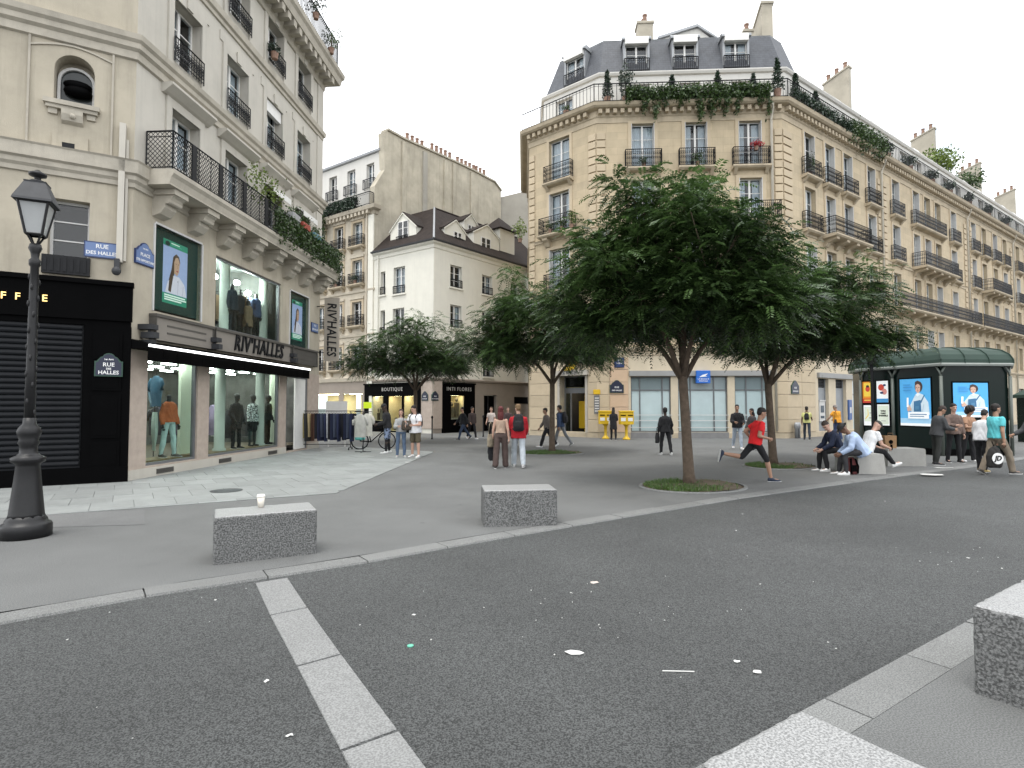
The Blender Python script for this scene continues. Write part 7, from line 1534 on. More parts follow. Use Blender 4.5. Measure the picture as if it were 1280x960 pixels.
    if shoes:
        mt = cloth('shoe%03d%03d%03d' % tuple(int(c * 999) for c in shoes), shoes, .6); sole = cloth('shoe_sole', (.55, .55, .54), .7)
        for hip, knee, ank, fd, d2 in L:
            q = MB(); dn = -fd.cross(X).normalized(); dn = dn if dn.dot(d2) > 0 else -dn; bt = ank + dn * .030 * s; rt_ = fd.cross(dn).normalized()
            loftE(q, [(bt + fd * y * s + dn * z * s, rt_ * rx * s, dn * rz_ * s) for y, z, rx, rz_ in ((-.075, .008, .022, .026), (-.055, .0, .036, .044), (0, -.004, .040, .050), (.07, .014, .043, .034), (.14, .022, .043, .026), (.185, .027, .034, .020), (.21, .031, .015, .012))], 12)
            q.tube([ank - d2 * .015 * s, ank + dn * .03 * s], [.042 * s, .044 * s], 10); so = solid(q, 'shoe', mt, t, .011, 2)
            q = MB(); loftE(q, [(bt + fd * y * s + dn * (.046 + dz) * s, rt_ * rx * s, dn * .011 * s) for y, rx, dz in ((-.078, .022, 0), (-.055, .038, 0), (.05, .044, 0), (.14, .046, 0), (.19, .034, -.002), (.215, .012, -.004))], 12); q.build('sole', sole, so)
    if hair and not headless and hair[0] != 'bald':
        hk, hc = hair; mt = cloth('hair%03d%03d%03d' % tuple(int(c * 999) for c in hc), hc, .7, var=.3, scale=30); q = MB()
        def he(c, r): 
            st = len(q.v); q.ell((0, 0, 0), r, 14, 9); Mh = Matrix.Translation(Hc(*c)) @ Matrix((hr, hf, hu)).transposed().to_4x4(); q.xf(Mh, st)
        if hk in ('short', 'long', 'bun', 'pony'): he((0, -.016, .72), (.082 * s, .104 * s, .083 * s)); he((0, -.042, .52), (.075 * s, .074 * s, .085 * s))
        if hk == 'long':
            he((0, -.050, .30), (.083 * s, .055 * s, .13 * s)); he((0, -.072, -.15), (.095 * s, .05 * s, .16 * s)); he((.05, -.01, .25), (.032 * s, .05 * s, .12 * s)); he((-.05, -.01, .25), (.032 * s, .05 * s, .12 * s))
        if hk == 'bun': he((0, -.03, 1.05), (.045 * s, .045 * s, .045 * s))
        if hk == 'pony': he((0, -.12, .6), (.035 * s, .05 * s, .05 * s)); he((0, -.135, .3), (.03 * s, .03 * s, .11 * s))
        if hk == 'curly': he((0, -.02, .78), (.13 * s, .135 * s, .12 * s)); he((0, -.05, .45), (.12 * s, .09 * s, .12 * s))
        if hk in ('cap', 'hat'): he((0, -.006, .76), (.085 * s, .106 * s, .072 * s))
        if hk == 'cap': q.add([Hc(x, y, .70 + dz) for dz in (0, .05) for x, y in ((-.06, .075), (-.05, .15), (0, .175), (.05, .15), (.06, .075))], [(0, 1, 2, 3, 4), (9, 8, 7, 6, 5), (0, 5, 6, 1), (1, 6, 7, 2), (2, 7, 8, 3), (3, 8, 9, 4), (4, 9, 5, 0)])
        if hk == 'hat': q.add([Hc(.155 * math.cos(a), .165 * math.sin(a), .62 + dz) for dz in (0, .055) for a in np.linspace(0, 2 * math.pi, 20, endpoint=False)], [tuple(range(19, -1, -1)), tuple(range(20, 40))] + [(k, (k + 1) % 20, 20 + (k + 1) % 20, 20 + k) for k in range(20)])
        solid(q, {'cap': 'cap', 'hat': 'hat'}.get(hk, 'hair'), mt, t, .012, 3, .003 if hk != 'curly' else .012, None, sd)
    t['_j'] = 0; del t['_j']
    J = dict(P0=P0, up=up, fr=frv, rt=rtv, sh=sh_c, arms=A, legs=L, neck=neck0, s=s, Hc=Hc, chin=chin)
    return t, J
def hand_of(t, J, i): sp, ej, wr, fa, ua, sg = J['arms'][i]; return world_of(t) @ (wr + fa * .09 * J['s'])
def backpack(t, J, lab, col, front=False, sc=1.0):
    s = J['s'] * sc; c_ = J['P0'] + J['up'] * .29 * J['s'] + J['fr'] * (.215 if front else -.205) * s; b = thing('backpack', lab, 'backpack', world_of(t) @ c_, t.rotation_euler.z); mt = cloth('pack%03d%03d%03d' % tuple(int(x * 999) for x in col), col, .8)
    up, fr, rt = J['up'], J['fr'], J['rt']; q = MB(); loftE(q, [(up * z * s, rt * rx * s, fr * ry * s) for z, rx, ry in ((-.24, .12, .06), (-.20, .15, .085), (0, .15, .09), (.14, .135, .075), (.21, .09, .05), (.23, .05, .03))], 14); solid(q, 'pack', mt, b, .015, 5, .005)
    q = MB(); k = 1 if front else -1; loftE(q, [(up * z * s + fr * k * .085 * s, rt * rx * s, fr * ry * s) for z, rx, ry in ((-.19, .08, .02), (-.12, .115, .04), (.0, .11, .035), (.04, .08, .015))], 12); solid(q, 'pocket', mt, b, .014, 3)
    inv = world_of(b).inverted() @ world_of(t)
    for sg in (-1, 1):
        q = MB(); base = J['sh']; q.tube([inv @ (base + rt * sg * .09 * s - fr * k * -.13 * s - up * .02), inv @ (base + rt * sg * .095 * s + up * .055 * s), inv @ (base + rt * sg * .11 * s - fr * k * .125 * s - up * .05 * s), inv @ (base + rt * sg * .14 * s - fr * k * .14 * s - up * .22 * s), inv @ (base + rt * sg * .15 * s + fr * k * .12 * s - up * .36 * s)], .018 * s, 6); q.build('strap', mt, b)
    return b
def bag_at(P, lab, col, w=.3, h=.28, d=.1, rz=0, strap=.25, cat='bag', nm='shoulder_bag'):
    b = thing(nm, lab, cat, P, rz); mt = cloth('bag%03d%03d%03d' % tuple(int(x * 999) for x in col), col, .8); q = MB(); X, Y = Vector((1, 0, 0)), Vector((0, 1, 0)); loftE(q, [(Vector((0, 0, z)), X * rx, Y * ry) for z, rx, ry in ((-h, w * .40, d * .4), (-h * .9, w * .5, d * .55), (-h * .4, w * .52, d * .5), (0, w * .42, d * .2))], 14); solid(q, 'pouch', mt, b, .014, 4, .005)
    q = MB(); q.tube([(-w * .38, 0, -.02), (-w * .2, 0, strap * .8), (0, 0, strap), (w * .2, 0, strap * .8), (w * .38, 0, -.02)], .011, 6); q.build('strap', mt, b); return b
def phone(t, J, i, lab):
    b = thing('phone', lab, 'phone', hand_of(t, J, i), t.rotation_euler.z); q = MB(); q.box(-.036, .036, -.005, .005, -.02, .12, 0, .003); q.build('casing', M_BLACK, b)

BLK = (.012, .012, .014); GRY = (.07, .07, .072)
def gp(px, py): return g(px, py)
# runner in red, mid stride, flying to the right
t, J = person('jogger in a red tee and black knee shorts striding right past the big tree', gp(945, 601), 90, 1.76, ((-38, 62, 3), (28, 16, 2)), ((-38, 14, 88, 8), (-8, 14, 96, 22)), 12, (0, 4), 1, ('tee', (.62, .018, .022), 'bright_red', -.06), ('tight_knee', BLK), (.015, .025, .05), ('short', (.012, .010, .009)))
# walking couple seen from behind
t, J = person('woman with long dark red hair walking away in beige top and brown wide trousers', gp(626, 585), 8, 1.72, ((-8, 4, 3), (10, 6, 2)), ((2, 14, 8, 0), (-4, 12, 10, 0)), 0, (0, 0), 0, ('tank', (.40, .29, .22), 'beige_knit', .08), ('wide', (.075, .052, .046), 'brown_trousers'), (.05, .04, .035), ('long', (.09, .016, .016)), 1.0, female=True)
Pb = world_of(t) @ (J['arms'][0][2] + Vector((-.05, -.02, .12))); bag_at(Pb, 'beige cloth tote bag on the arm of the woman in brown trousers', (.26, .22, .16), .34, .36, .12, t.rotation_euler.z + 1.2, .34)
Pb = world_of(t) @ (J['arms'][0][2] + Vector((-.04, .05, -.10))); b = thing('folded_jacket', 'black jacket hanging from the left hand of the woman in brown trousers', 'jacket', Pb); q = MB(); loftE(q, [(Vector((0, 0, z)), Vector((rx, 0, 0)), Vector((0, .05, 0))) for z, rx in ((.02, .05), (-.12, .10), (-.3, .12), (-.46, .09), (-.52, .05))], 12); solid(q, 'cloth', cloth('black_coat', BLK), b, .014, 3, .012)
t, J = person('man in a loose red sweatshirt and pale jeans walking away beside the red haired woman', gp(648, 584), 0, 1.80, ((14, 4, 3), (-16, 8, 3)), ((10, 10, 60, 25), (12, 10, 30, 10)), 4, (-20, 8), 0, ('loose', (.40, .012, .022), 'deep_red_fleece', -.14), ('loose', (.42, .46, .50), 'pale_jeans'), (.5, .5, .5), ('short', (.16, .10, .05)), 1.12)
backpack(t, J, 'black backpack slung on the man in red sweatshirt', BLK, False, 1.0)
# pair behind the post office tree
t, J = person('person in a grey hoodie and black trousers walking left behind the tree trunk', gp(684, 559), 262, 1.70, ((24, 8, 2), (-22, 14, 2)), ((-18, 10, 18, 0), (22, 10, 20, 0)), 6, (0, 5), 1, ('jacket', (.13, .11, .10), 'taupe_hoodie'), ('loose', BLK), (.7, .7, .7), ('short', (.02, .015, .012)))
t, J = person('man in a blue jacket and grey trousers walking away right of the tree trunk', gp(701, 558), 300, 1.80, ((18, 6, 2), (-22, 14, 2)), ((-10, 10, 18, 0), (16, 10, 30, 0)), 4, (0, 4), 1, ('jacket', (.035, .06, .12), 'denim_blue'), ('slim', (.17, .18, .19), 'grey_jean'), (.2, .2, .2), ('short', (.015, .012, .01)))
backpack(t, J, 'black backpack of the man in blue jacket by the trunk', BLK)
# woman in black at the letter boxes
t, J = person('woman in a black dress coat with long dark hair facing the yellow letter boxes', gp(767, 550), 10, 1.66, ((4, 2, 2), (-6, 6, 2)), ((14, 8, 60, 20), (10, 8, 70, 25)), 2, (10, 10), 0, ('coat', BLK), ('slim', (.014, .014, .016)), BLK, ('long', (.012, .009, .008)), 1.0, female=True)
bag_at(world_of(t) @ (J['P0'] + Vector((-.2, 0, .1))), 'pale handbag on the left arm of the woman at the letter boxes', (.45, .42, .38), .2, .24, .08, 1.2, .3)
# woman in black with bags
t, J = person('woman all in black seen from behind walking across the plaza with a tote bag', gp(832, 568.5), 352, 1.68, ((8, 4, 4), (-8, 6, 5)), ((-2, 14, 14, 0), (6, 20, 40, 0)), 0, (0, 2), 3, ('jacket', (.014, .014, .016), 'black_jersey'), ('slim', BLK), (.5, .5, .5), ('short', (.012, .010, .009)), 1.12, female=True)
bag_at(world_of(t) @ (J['arms'][0][2] + Vector((-.04, 0, -.02))), 'black tote bag hanging left of the woman all in black', (.016, .016, .018), .34, .36, .12, 1.0, .2); bag_at(world_of(t) @ (J['arms'][1][2] + Vector((.03, .02, .02))), 'small black handbag at the right elbow of the woman in black', (.02, .02, .02), .22, .2, .1, .5, .12)
# man in black jacket and pale jeans
t, J = person('man in an open black jacket and pale blue jeans walking toward the camera', gp(922, 561), 188, 1.80, ((12, 4, 2), (-10, 12, 2)), ((8, 12, 62, 18), (14, 12, 70, 22)), 0, (8, 6), 1, ('jacket', BLK, 'black_bomber'), ('slim', (.36, .41, .48), 'pale_blue_jeans'), (.75, .75, .75), ('short', (.012, .010, .009)), 1.05)
t, J = person('woman with dark hair in a dark coat partly hidden by the jogger', gp(941, 563), 250, 1.64, ((10, 6, 2), (-10, 10, 2)), ((6, 10, 20, 0), (6, 10, 40, 10)), 2, (0, 4), 1, ('coat', (.05, .045, .045), 'dark_brown_coat', -.2), ('slim', BLK), BLK, ('long', (.014, .010, .009)), 1.0, female=True)
# man with yellow vest, man in orange at the machines
t, J = person('person in a pale yellow tee with dark backpack standing by the grey doors', gp(1009, 550), 30, 1.72, ((10, 4, 3), (-12, 6, 3)), ((6, 12, 30, 0), (34, 10, 40, 0)), 0, (0, 0), 2, ('tee', (.55, .55, .22), 'pale_yellow'), ('slim', (.03, .04, .055), 'dark_denim'), BLK, ('short', (.015, .012, .01)))
backpack(t, J, 'small dark backpack on the person in pale yellow', BLK, False, .75)
t, J = person('man in a bright orange shirt standing at the blue cash machine', g(1047, 551), 345, 1.80, ((4, 2, 3), (-4, 4, 3)), ((20, 30, 30, 0), (20, 8, 60, 10)), 6, (-10, 14), 1, ('tee', (.68, .30, .03), 'marigold_orange', -.08), ('loose', (.04, .06, .13), 'navy_shorts'), (.2, .2, .2), ('short', (.25, .22, .2)), 1.12)
bag_at(world_of(t) @ (J['P0'] + Vector((-.19, -.1, .1))), 'dark crossbody bag on the man in the orange shirt', BLK, .22, .2, .08, .5, .42)
# three men on the stone seat
ST = .50
sx = Vector((sc1.x, sc1.y, 0))
t, J = person('seated man in a navy top with hands clasped, leftmost on the stone seat', g(1050, 592) + Vector((.32, .60, 0)), 272, 1.76, ((78, 86, 4), (74, 72, 6)), ((44, 6, 40, 14), (44, 6, 40, 14)), 26, (-30, 16), 0, ('long', (.012, .018, .04), 'navy_knit'), ('slim', BLK), (.75, .75, .74), ('short', (.03, .02, .015)), 1.05, seat=ST + .10)
t, J = person('seated man in a pale blue shirt and dark hat leaning forward on the stone seat', g(1075, 594) + Vector((.12, .10, 0)), 283, 1.80, ((80, 84, 6), (76, 70, 4)), ((46, 8, 42, 16), (42, 8, 46, 18)), 34, (0, 18), 2, ('loose', (.36, .45, .62), 'pale_blue_poplin', -.12), ('slim', (.03, .03, .033), 'charcoal_trousers'), (.75, .75, .74), ('hat', (.014, .013, .013)), 1.12, seat=ST + .10)
t, J = person('seated man in white tee and dark cap at the right of the stone seat', g(1092, 592) + Vector((.10, .42, 0)), 82, 1.78, ((70, 66, 2), (80, 36, -4)), ((40, 8, 52, 10), (40, 8, 54, 12)), 24, (6, 22), 0, ('tee', (.70, .71, .72), 'white_cotton', -.08), ('slim', BLK), (.78, .78, .77), ('cap', (.05, .05, .045)), 1.06, seat=ST + .10)
phone(t, J, 1, 'dark phone in the hands of the man in white tee and cap')
bp = g(1060, 592); b = thing('backpack', 'dark red and black backpack standing on the ground below the seated men', 'backpack', Vector((bp.x, bp.y - .12, 0)), .2)
q = MB(); X, Y = Vector((1, 0, 0)), Vector((0, 1, 0)); loftE(q, [(Vector((0, 0, z)), X * rx, Y * ry) for z, rx, ry in ((0, .19, .10), (.04, .20, .12), (.22, .18, .11), (.38, .13, .07), (.42, .07, .04))], 14); solid(q, 'pack', cloth('maroon_nylon', (.10, .025, .025)), b, .014, 4, .008)
for x in (-.09, .09): q = MB(); q.tube([(x, -.13, .03), (x * 1.1, -.135, .2), (x * .7, -.09, .4)], .022, 6); q.build('strap', M_BLACK, b)
q = MB(); q.box(-.07, .07, -.135, -.10, .08, .24, 0, .01); q.build('pocket', M_BLACK, b)
# standing group before the kiosk
t, J = person('person in a dark grey hoodie looking down at a phone before the kiosk poster', gp(1172, 581), 95, 1.76, ((2, 2, 4), (-4, 6, 4)), ((24, 8, 66, 16), (24, 8, 66, 16)), 10, (0, 26), 1, ('jacket', (.05, .052, .055), 'charcoal_hoodie'), ('slim', (.03, .032, .03), 'black_cargo'), BLK, ('short', (.03, .02, .016)), 1.06)
phone(t, J, 0, 'phone held by the person in the dark grey hoodie')
t, J = person('man in a brown checked shirt facing the camera before the kiosk', gp(1193, 578), 186, 1.80, ((2, 2, 4), (-2, 4, 5)), ((0, 12, 14, 0), (20, 12, 74, 34)), 2, (6, 4), 0, ('loose', (.14, .10, .085), 'brown_check_shirt', -.10), ('slim', BLK), BLK, ('short', (.014, .010, .009)), 1.05)
t, J = person('person with big dark curly hair and black trousers behind the checked shirt man', gp(1211, 577), 170, 1.70, ((4, 2, 3), (-6, 6, 3)), ((20, 10, 70, 20), (24, 10, 70, 30)), 4, (-20, 14), 1, ('tee', (.34, .20, .13), 'peach_blouse', .02), ('loose', BLK), (.7, .7, .7), ('curly', (.010, .008, .008)), 1.0, female=True)
t, J = person('person in white jacket and black trousers half hidden by the man in turquoise', gp(1229, 590), 60, 1.66, ((8, 6, 2), (-8, 8, 2)), ((20, 10, 60, 10), (10, 16, 60, 0)), 14, (0, 16), 0, ('jacket', (.62, .62, .64), 'white_linen', -.10), ('slim', BLK), (.45, .33, .12), ('short', (.012, .01, .01)), 1.1)
t, J = person('man in a turquoise polo and khaki trousers walking right with a black sports bag', gp(1247, 593), 88, 1.80, ((-14, 12, 3), (26, 16, 3)), ((10, 8, 12, 0), (-8, 10, 12, 0)), 0, (0, 0), 1, ('polo', (.10, .46, .50), 'turquoise_pique', -.04), ('loose', (.20, .165, .125), 'khaki_cotton'), (.06, .055, .05), ('short', (.014, .011, .010)), 1.08)
P_ = world_of(t) @ (J['arms'][1][2]) + Vector((-.34, -.10, -.12)); b = thing('sports_bag', 'black drawstring sports bag with round white JD badge carried by the man in turquoise', 'bag', P_)
q = MB(); loftE(q, [(Vector((0, 0, z)), X * rx, Y * ry) for z, rx, ry in ((-.5, .14, .07), (-.46, .19, .09), (-.2, .19, .10), (-.05, .12, .06), (.02, .04, .03))], 14); solid(q, 'sack', cloth('black_bag_nylon', (.02, .019, .018)), b, .014, 4, .008)
q = MB(); q.lathe([(.135, 0), (.135, .012)], 28); q.xf(Matrix.Translation((-.0, -.092, -.27)) @ Matrix.Rotation(math.pi / 2, 4, 'X')); q.build('badge', M_WLET, b)
o = link('lettering', text_mesh('JD', .16, .002, M_BLACK, .2, bold=.006), b); o.location = (0, -.107, -.27)
q = MB(); q.tube([(0, 0, 0), (.0, .06, .14)], .012, 6); q.build('strap', M_BLACK, b)
t, J = person('person in a dark padded coat cut off by the right edge', gp(1297, 590), 270, 1.72, ((20, 8, 2), (-16, 10, 2)), ((10, 10, 30, 0), (30, 10, 40, 0)), 4, (0, 8), 1, ('coat', (.05, .052, .055), 'dark_padded_coat', -.3), ('slim', BLK), BLK, ('short', (.014, .011, .010)), 1.15)
# left group by the bicycle
t, J = person('man in dark jacket and patterned shorts over leggings by the bicycle', gp(484, 566.5), 262, 1.82, ((3, 2, 2), (-3, 3, 3)), ((14, 8, 66, 14), (18, 8, 64, 14)), 6, (0, 20), 3, ('jacket', (.018, .018, .02), 'black_sweat', -.06), ('shorts', pbr('cloth_floral_blue', (.12, .15, .22), .9, .1, 4, speck=.9, speck_scale=14), 'x'), (.75, .75, .74), ('cap', (.012, .012, .013)), 1.03)
q = MB()
for hip, knee, ank, fd, d2 in J['legs']: cap(q, hip.lerp(knee, .7), knee, .07, .062); cap(q, knee, ank, .064, .046)
solid(q, 'leggings', cloth('legging_black', BLK), t, .013, 3)
phone(t, J, 1, 'phone held by the man in the dark jacket and cap')
t, J = person('woman in grey tee and blue jeans holding up a bag beside the man in white', gp(501, 571.5), 168, 1.62, ((2, 2, 3), (-2, 4, 3)), ((30, 14, 88, 14), (14, 14, 84, 34)), 0, (10, 0), 0, ('long', (.33, .33, .33), 'grey_marl', -.02), ('slim', (.09, .13, .20), 'mid_blue_denim'), (.45, .46, .46), ('long', (.035, .018, .012)), 1.0, female=True)
bag_at(world_of(t) @ (J['P0'] + J['fr'] * .20 + J['up'] * .36 + J['rt'] * -.18), 'dark furry bag hugged by the woman in grey tee', (.055, .045, .035), .34, .32, .20, t.rotation_euler.z, .18)
t, J = person('man in white tee and olive shorts looking down, rightmost of the bicycle trio', gp(519, 571.5), 205, 1.76, ((2, 2, 5), (-2, 3, 5)), ((14, 12, 78, 26), (16, 12, 74, 26)), 4, (14, 18), 0, ('tee', (.72, .72, .74), 'bright_white_cotton', -.12), ('shorts', (.10, .085, .055), 'olive_cotton'), (.78, .78, .77), ('short', (.014, .010, .009)), 1.2)
backpack(t, J, 'dark backpack worn by the man in white tee and shorts', (.02, .02, .025))
# people along the back street
t, J = person('person in black with dark jeans striding left before the bright narrow shop', gp(579, 549.5), 235, 1.74, ((26, 8, 2), (-26, 16, 2)), ((-20, 10, 20, 0), (24, 10, 30, 0)), 5, (0, 0), 1, ('jacket', BLK), ('slim', (.03, .045, .08), 'indigo_denim'), BLK, ('short', (.012, .01, .01)))
t, J = person('person in a dark brown jacket and white shoes walking beside the one in black', gp(590, 548.5), 150, 1.72, ((20, 8, 2), (-18, 14, 2)), ((-14, 10, 20, 0), (18, 10, 30, 0)), 3, (0, 0), 1, ('jacket', (.05, .035, .032), 'dark_brown_wool'), ('slim', BLK), (.75, .75, .75), ('short', (.02, .015, .012)))
t, J = person('woman in white top and dark skirt trousers walking behind the couple', gp(614, 548.5), 190, 1.70, ((16, 8, 2), (-12, 10, 2)), ((8, 12, 30, 0), (10, 12, 30, 0)), 0, (0, 0), 0, ('tee', (.55, .48, .44), 'blush_top', -.02), ('loose', BLK), (.7, .7, .7), ('short', (.06, .035, .02)), 1.0, female=True)
t, J = person('far person mostly hidden between the walking couple', gp(635, 547), 180, 1.68, ((6, 4, 2), (-6, 6, 2)), ((8, 10, 20, 0), (8, 10, 20, 0)), 0, (0, 0), 0, ('jacket', (.06, .04, .04), 'far_brown'), ('slim', BLK), BLK, ('short', (.05, .03, .02)))

# ------------------------------------------------------------------ mannequins and clothes of the shop
M_MANN = pbr('black_mannequin', (.02, .02, .02), .45, .1, 4)
def mann(label, u, y, z, face, **k):
    u = FL.at(u, 440, -y)[0] if u > 20 else u
    return person(label, FL.P(u, y, 0), face, 1.80, z0=z, skin=M_MANN, name='mannequin', cat='mannequin', grp='shop window mannequins', **k)
mann('mannequin in an orange jacket and pale jeans in the first shop window', 213, .55, .36, 100, legs=((6, 4, 4), (-4, 4, 4)), arms=((2, 10, 14, 0), (-2, 12, 14, 0)), headless=True, top=('jacket', (.42, .115, .045), 'rust_orange', -.04), bottom=('slim', (.42, .55, .55), 'bleached_jeans'), shoes=(.10, .09, .08))
q = None
mann('mannequin in a long black coat, first of three in the wide shop window', 297, .60, .34, 110, top=('coat', (.018, .018, .02), 'mann_black', -.3), bottom=('slim', (.014, .014, .016)), shoes=BLK, hair=('bald', BLK), arms=((0, 10, 20, 0), (0, 14, 40, 10)))
mann('mannequin in a black and white patterned shirt, middle of the wide shop window', 317, .62, .34, 100, top=('loose', pbr('cloth_pattern_bw', (.30, .32, .32), .8, .1, 4, speck=.97, speck_scale=26), 'x', -.12), bottom=('shorts', (.014, .014, .016)), shoes=None, hair=('bald', BLK))
mann('mannequin in a dark suit, last of three in the wide shop window', 336, .62, .34, 80, top=('jacket', (.035, .04, .038), 'mann_suit'), bottom=('slim', (.05, .035, .025), 'mann_brown'), shoes=BLK, hair=('bald', BLK), arms=((0, 12, 30, 10), (-4, 10, 10, 0)))
mann('bust in a dark suit jacket, left in the upper display window', 289, .55, 3.95, 95, legs=((0, 0, 3), (0, 0, 3)), headless=True, top=('jacket', (.02, .025, .035), 'navy_suit', -.16), bottom=('slim', (.016, .017, .02)), shoes=None)
mann('bust in a blue jacket, right in the upper display window', 319, .7, 4.0, 95, headless=True, top=('jacket', (.03, .05, .11), 'blue_blazer', -.16), bottom=('slim', (.014, .014, .016)), shoes=None)
mann('bust in a tan waistcoat coat, low centre of the upper display window', 309, .55, 3.6, 80, headless=True, top=('jacket', (.16, .11, .07), 'tan_coat', -.2), bottom=('slim', (.014, .014, .016)), shoes=None)
mann('bust in a black suit, next to the column in the upper display window', 299, .75, 3.95, 80, headless=True, top=('jacket', (.014, .015, .02), 'black_suit', -.16), bottom=('slim', (.014, .014, .016)), shoes=None)
flush()
# ------------------------------------------------------------------ clothes rails, bicycle, litter
def garment_mesh(kind, seed, w=.36, ln=.92, th=.05):
    r = np.random.default_rng(seed); m = MB(); nz, nx = 9, 7
    def sheet(sg):
        o = len(m.v); vs = []
        for j in range(nz):
            f = j / (nz - 1); ww = w * (.40 + .60 * min(1, f * 7)) * (1 - .06 * f) if kind == 'jacket' else w * (1.0 - .15 * f)
            for i in range(nx): x = (i / (nx - 1) - .5); vs.append((x * ww, sg * th * (.35 + .65 * math.sin(math.pi * min(1, .12 + f))) * (1 - (2 * x) ** 4) * .9 + .012 * math.sin(x * 14 + seed + f * 3), -f * ln - (.06 * abs(x) if kind == 'jacket' and j == 0 else 0)))
        m.add(vs, [(j * nx + i, j * nx + i + 1, (j + 1) * nx + i + 1, (j + 1) * nx + i) for j in range(nz - 1) for i in range(nx - 1)])
    sheet(1); sheet(-1); n = nz * nx; jk = kind == 'jacket'
    for j in range(nz - 1):
        for i in (0, nx - 1): m.add([m.v[j * nx + i], m.v[(j + 1) * nx + i], m.v[n + (j + 1) * nx + i], m.v[n + j * nx + i]], [(0, 1, 2, 3)])
    for j in (0, nz - 1):
        for i in range(nx - 1): m.add([m.v[j * nx + i], m.v[j * nx + i + 1], m.v[n + j * nx + i + 1], m.v[n + j * nx + i]], [(0, 1, 2, 3)])
    if jk:
        for sg in (-1, 1): m.tube([(sg * w * .40, 0, -.09 * ln - .02), (sg * w * .56, .01, -.28 * ln), (sg * w * .60, .02, -.48 * ln)], [.055, .062, .050], 8)
    return m
def hang(P, rz, col, cname, kind, label, seed, ln, grp, w=.36, th=.05):
    t = thing('hanging_garment', label, 'garment', P, rz, grp); garment_mesh(kind, seed, w, ln, th).build('cloth', cloth('g_' + cname, col), t, None, 0, True)
    m = MB(); m.tube([(-w * .4, 0, -.02), (0, 0, .04), (w * .4, 0, -.02)], .006, 5); m.tube([(0, 0, .04), (0, 0, .07), (.02, 0, .09), (0, 0, .105)], .004, 4); m.build('hanger', M_IRON, t)
ra, rb = g(372, 563), g(449, 563); rd = (rb - ra).normalized(); ra = ra + Vector((0, .2, 0)); RLn = (rb - ra).length
rk = thing('clothes_rail', 'long black wheeled clothes rail of dark trousers outside the shop door', 'clothes rail', ra, math.atan2(rd.y, rd.x))
m = MB(); m.tube([(0, 0, .10), (0, 0, 1.52)], .016, 8); m.tube([(RLn * .83, 0, .10), (RLn * .83, 0, 1.52)], .016, 8); m.build('upright', M_IRON, rk)
m = MB(); m.tube([(-.05, 0, 1.52), (RLn, 0, 1.52)], .016, 8); m.build('top_bar', M_IRON, rk); m = MB(); m.tube([(0, 0, .22), (RLn * .83, 0, .22)], .013, 8); m.build('lower_bar', M_IRON, rk)
for x in (0, RLn * .83):
    m = MB(); m.tube([(x, -.25, .10), (x, .25, .10)], .016, 8); m.build('foot', M_IRON, rk)
    for y in (-.23, .23): m = MB(); m.lathe([(.045, -.012), (.045, .012)], 12); m.xf(Matrix.Translation((x, y, .045)) @ Matrix.Rotation(math.pi / 2, 4, 'Y')); m.build('wheel', M_BLACK, rk)
cols = [((.10, .02, .02), 'maroon'), ((.38, .32, .14), 'mustard'), ((.03, .03, .03), 'black'), ((.42, .33, .18), 'sand'), ((.09, .045, .03), 'brown'), ((.012, .016, .04), 'navy')]
order = [0, 1, 2, 3, 4, 4, 5, 5, 5, 5, 'w', 5, 5, 5, 5, 5, 5, 5, 5, 5, 5]
for k, c_ in enumerate(order):
    col, nm = ((.55, .56, .58), 'white') if c_ == 'w' else cols[c_]; sh_ = ('midnight', 'navy', 'indigo', 'ink', 'slate')[(k * 3) % 5] if nm == 'navy' else nm
    if nm == 'navy': col = {'midnight': (.007, .008, .018), 'navy': (.012, .016, .04), 'indigo': (.025, .032, .075), 'ink': (.010, .010, .013), 'slate': (.045, .055, .085)}[sh_]; nm = sh_
    x = .10 + k * (RLn - .25) / len(order); P = ra + rd * x + Vector((0, 0, 1.42)); lab = {**{s_: s_ + ' blue trousers hanging in the dense dark row on the rail' for s_ in ('midnight', 'navy', 'indigo', 'ink', 'slate')}, 'black': 'black trousers near the left end of the rail', 'brown': 'brown trousers left of the navy row on the rail'}.get(nm, nm + (' jumper' if k == 0 else ' trousers') + ' hanging on the clothes rail outside the shop')
    hang(P, math.atan2(rd.y, rd.x) + math.pi / 2 - .45 + .3 * math.sin(k * 5.1), col, nm, 'trousers', lab, k, (.55 if k == 0 else 1.0) + .09 * math.sin(k * 3.7), 'garments on the street clothes rail', .34, .042)
P = g(452, 566) + Vector((.0, .2, 0)); t = thing('jacket_stand', 'end of rail stand with two pale jackets by the bicycle', 'clothes rail', P); m = MB(); m.tube([(0, 0, 0), (0, 0, 1.5)], .016, 8); m.tube([(-.3, 0, .02), (.3, 0, .02)], .016, 8); m.tube([(0, -.3, .02), (0, .3, .02)], .016, 8); m.tube([(-.32, 0, 1.5), (.32, 0, 1.5)], .014, 8); m.build('stand', M_IRON, t)
hang(P + Vector((-.10, -.06, 1.42)), -.2, (.42, .41, .38), 'stone_jacket', 'jacket', 'stone grey jacket at the end of the rail', 51, .86, 'pale jackets by the bicycle', .48, .10); hang(P + Vector((.14, -.02, 1.44)), -.3, (.50, .48, .43), 'cream_jacket', 'jacket', 'cream jacket hanging closest to the bicycle', 52, .84, 'pale jackets by the bicycle', .48, .10)
P = g(459, 530, 1.9); t = thing('price_sign', 'small fluorescent yellow price card above the clothes rail', 'sign', Vector((P.x, P.y, 0)) if False else g(455, 560) + Vector((0, .5, 1.62))); m = MB(); m.box(-.17, .17, -.01, .01, 0, .26); m.build('card', flat('fluo_yellow', (.62, .78, .02), .5, .15), t); m = MB(); m.tube([(0, 0, 0), (0, .0, -1.6)], .010, 6); m.build('rod', M_IRON, t)
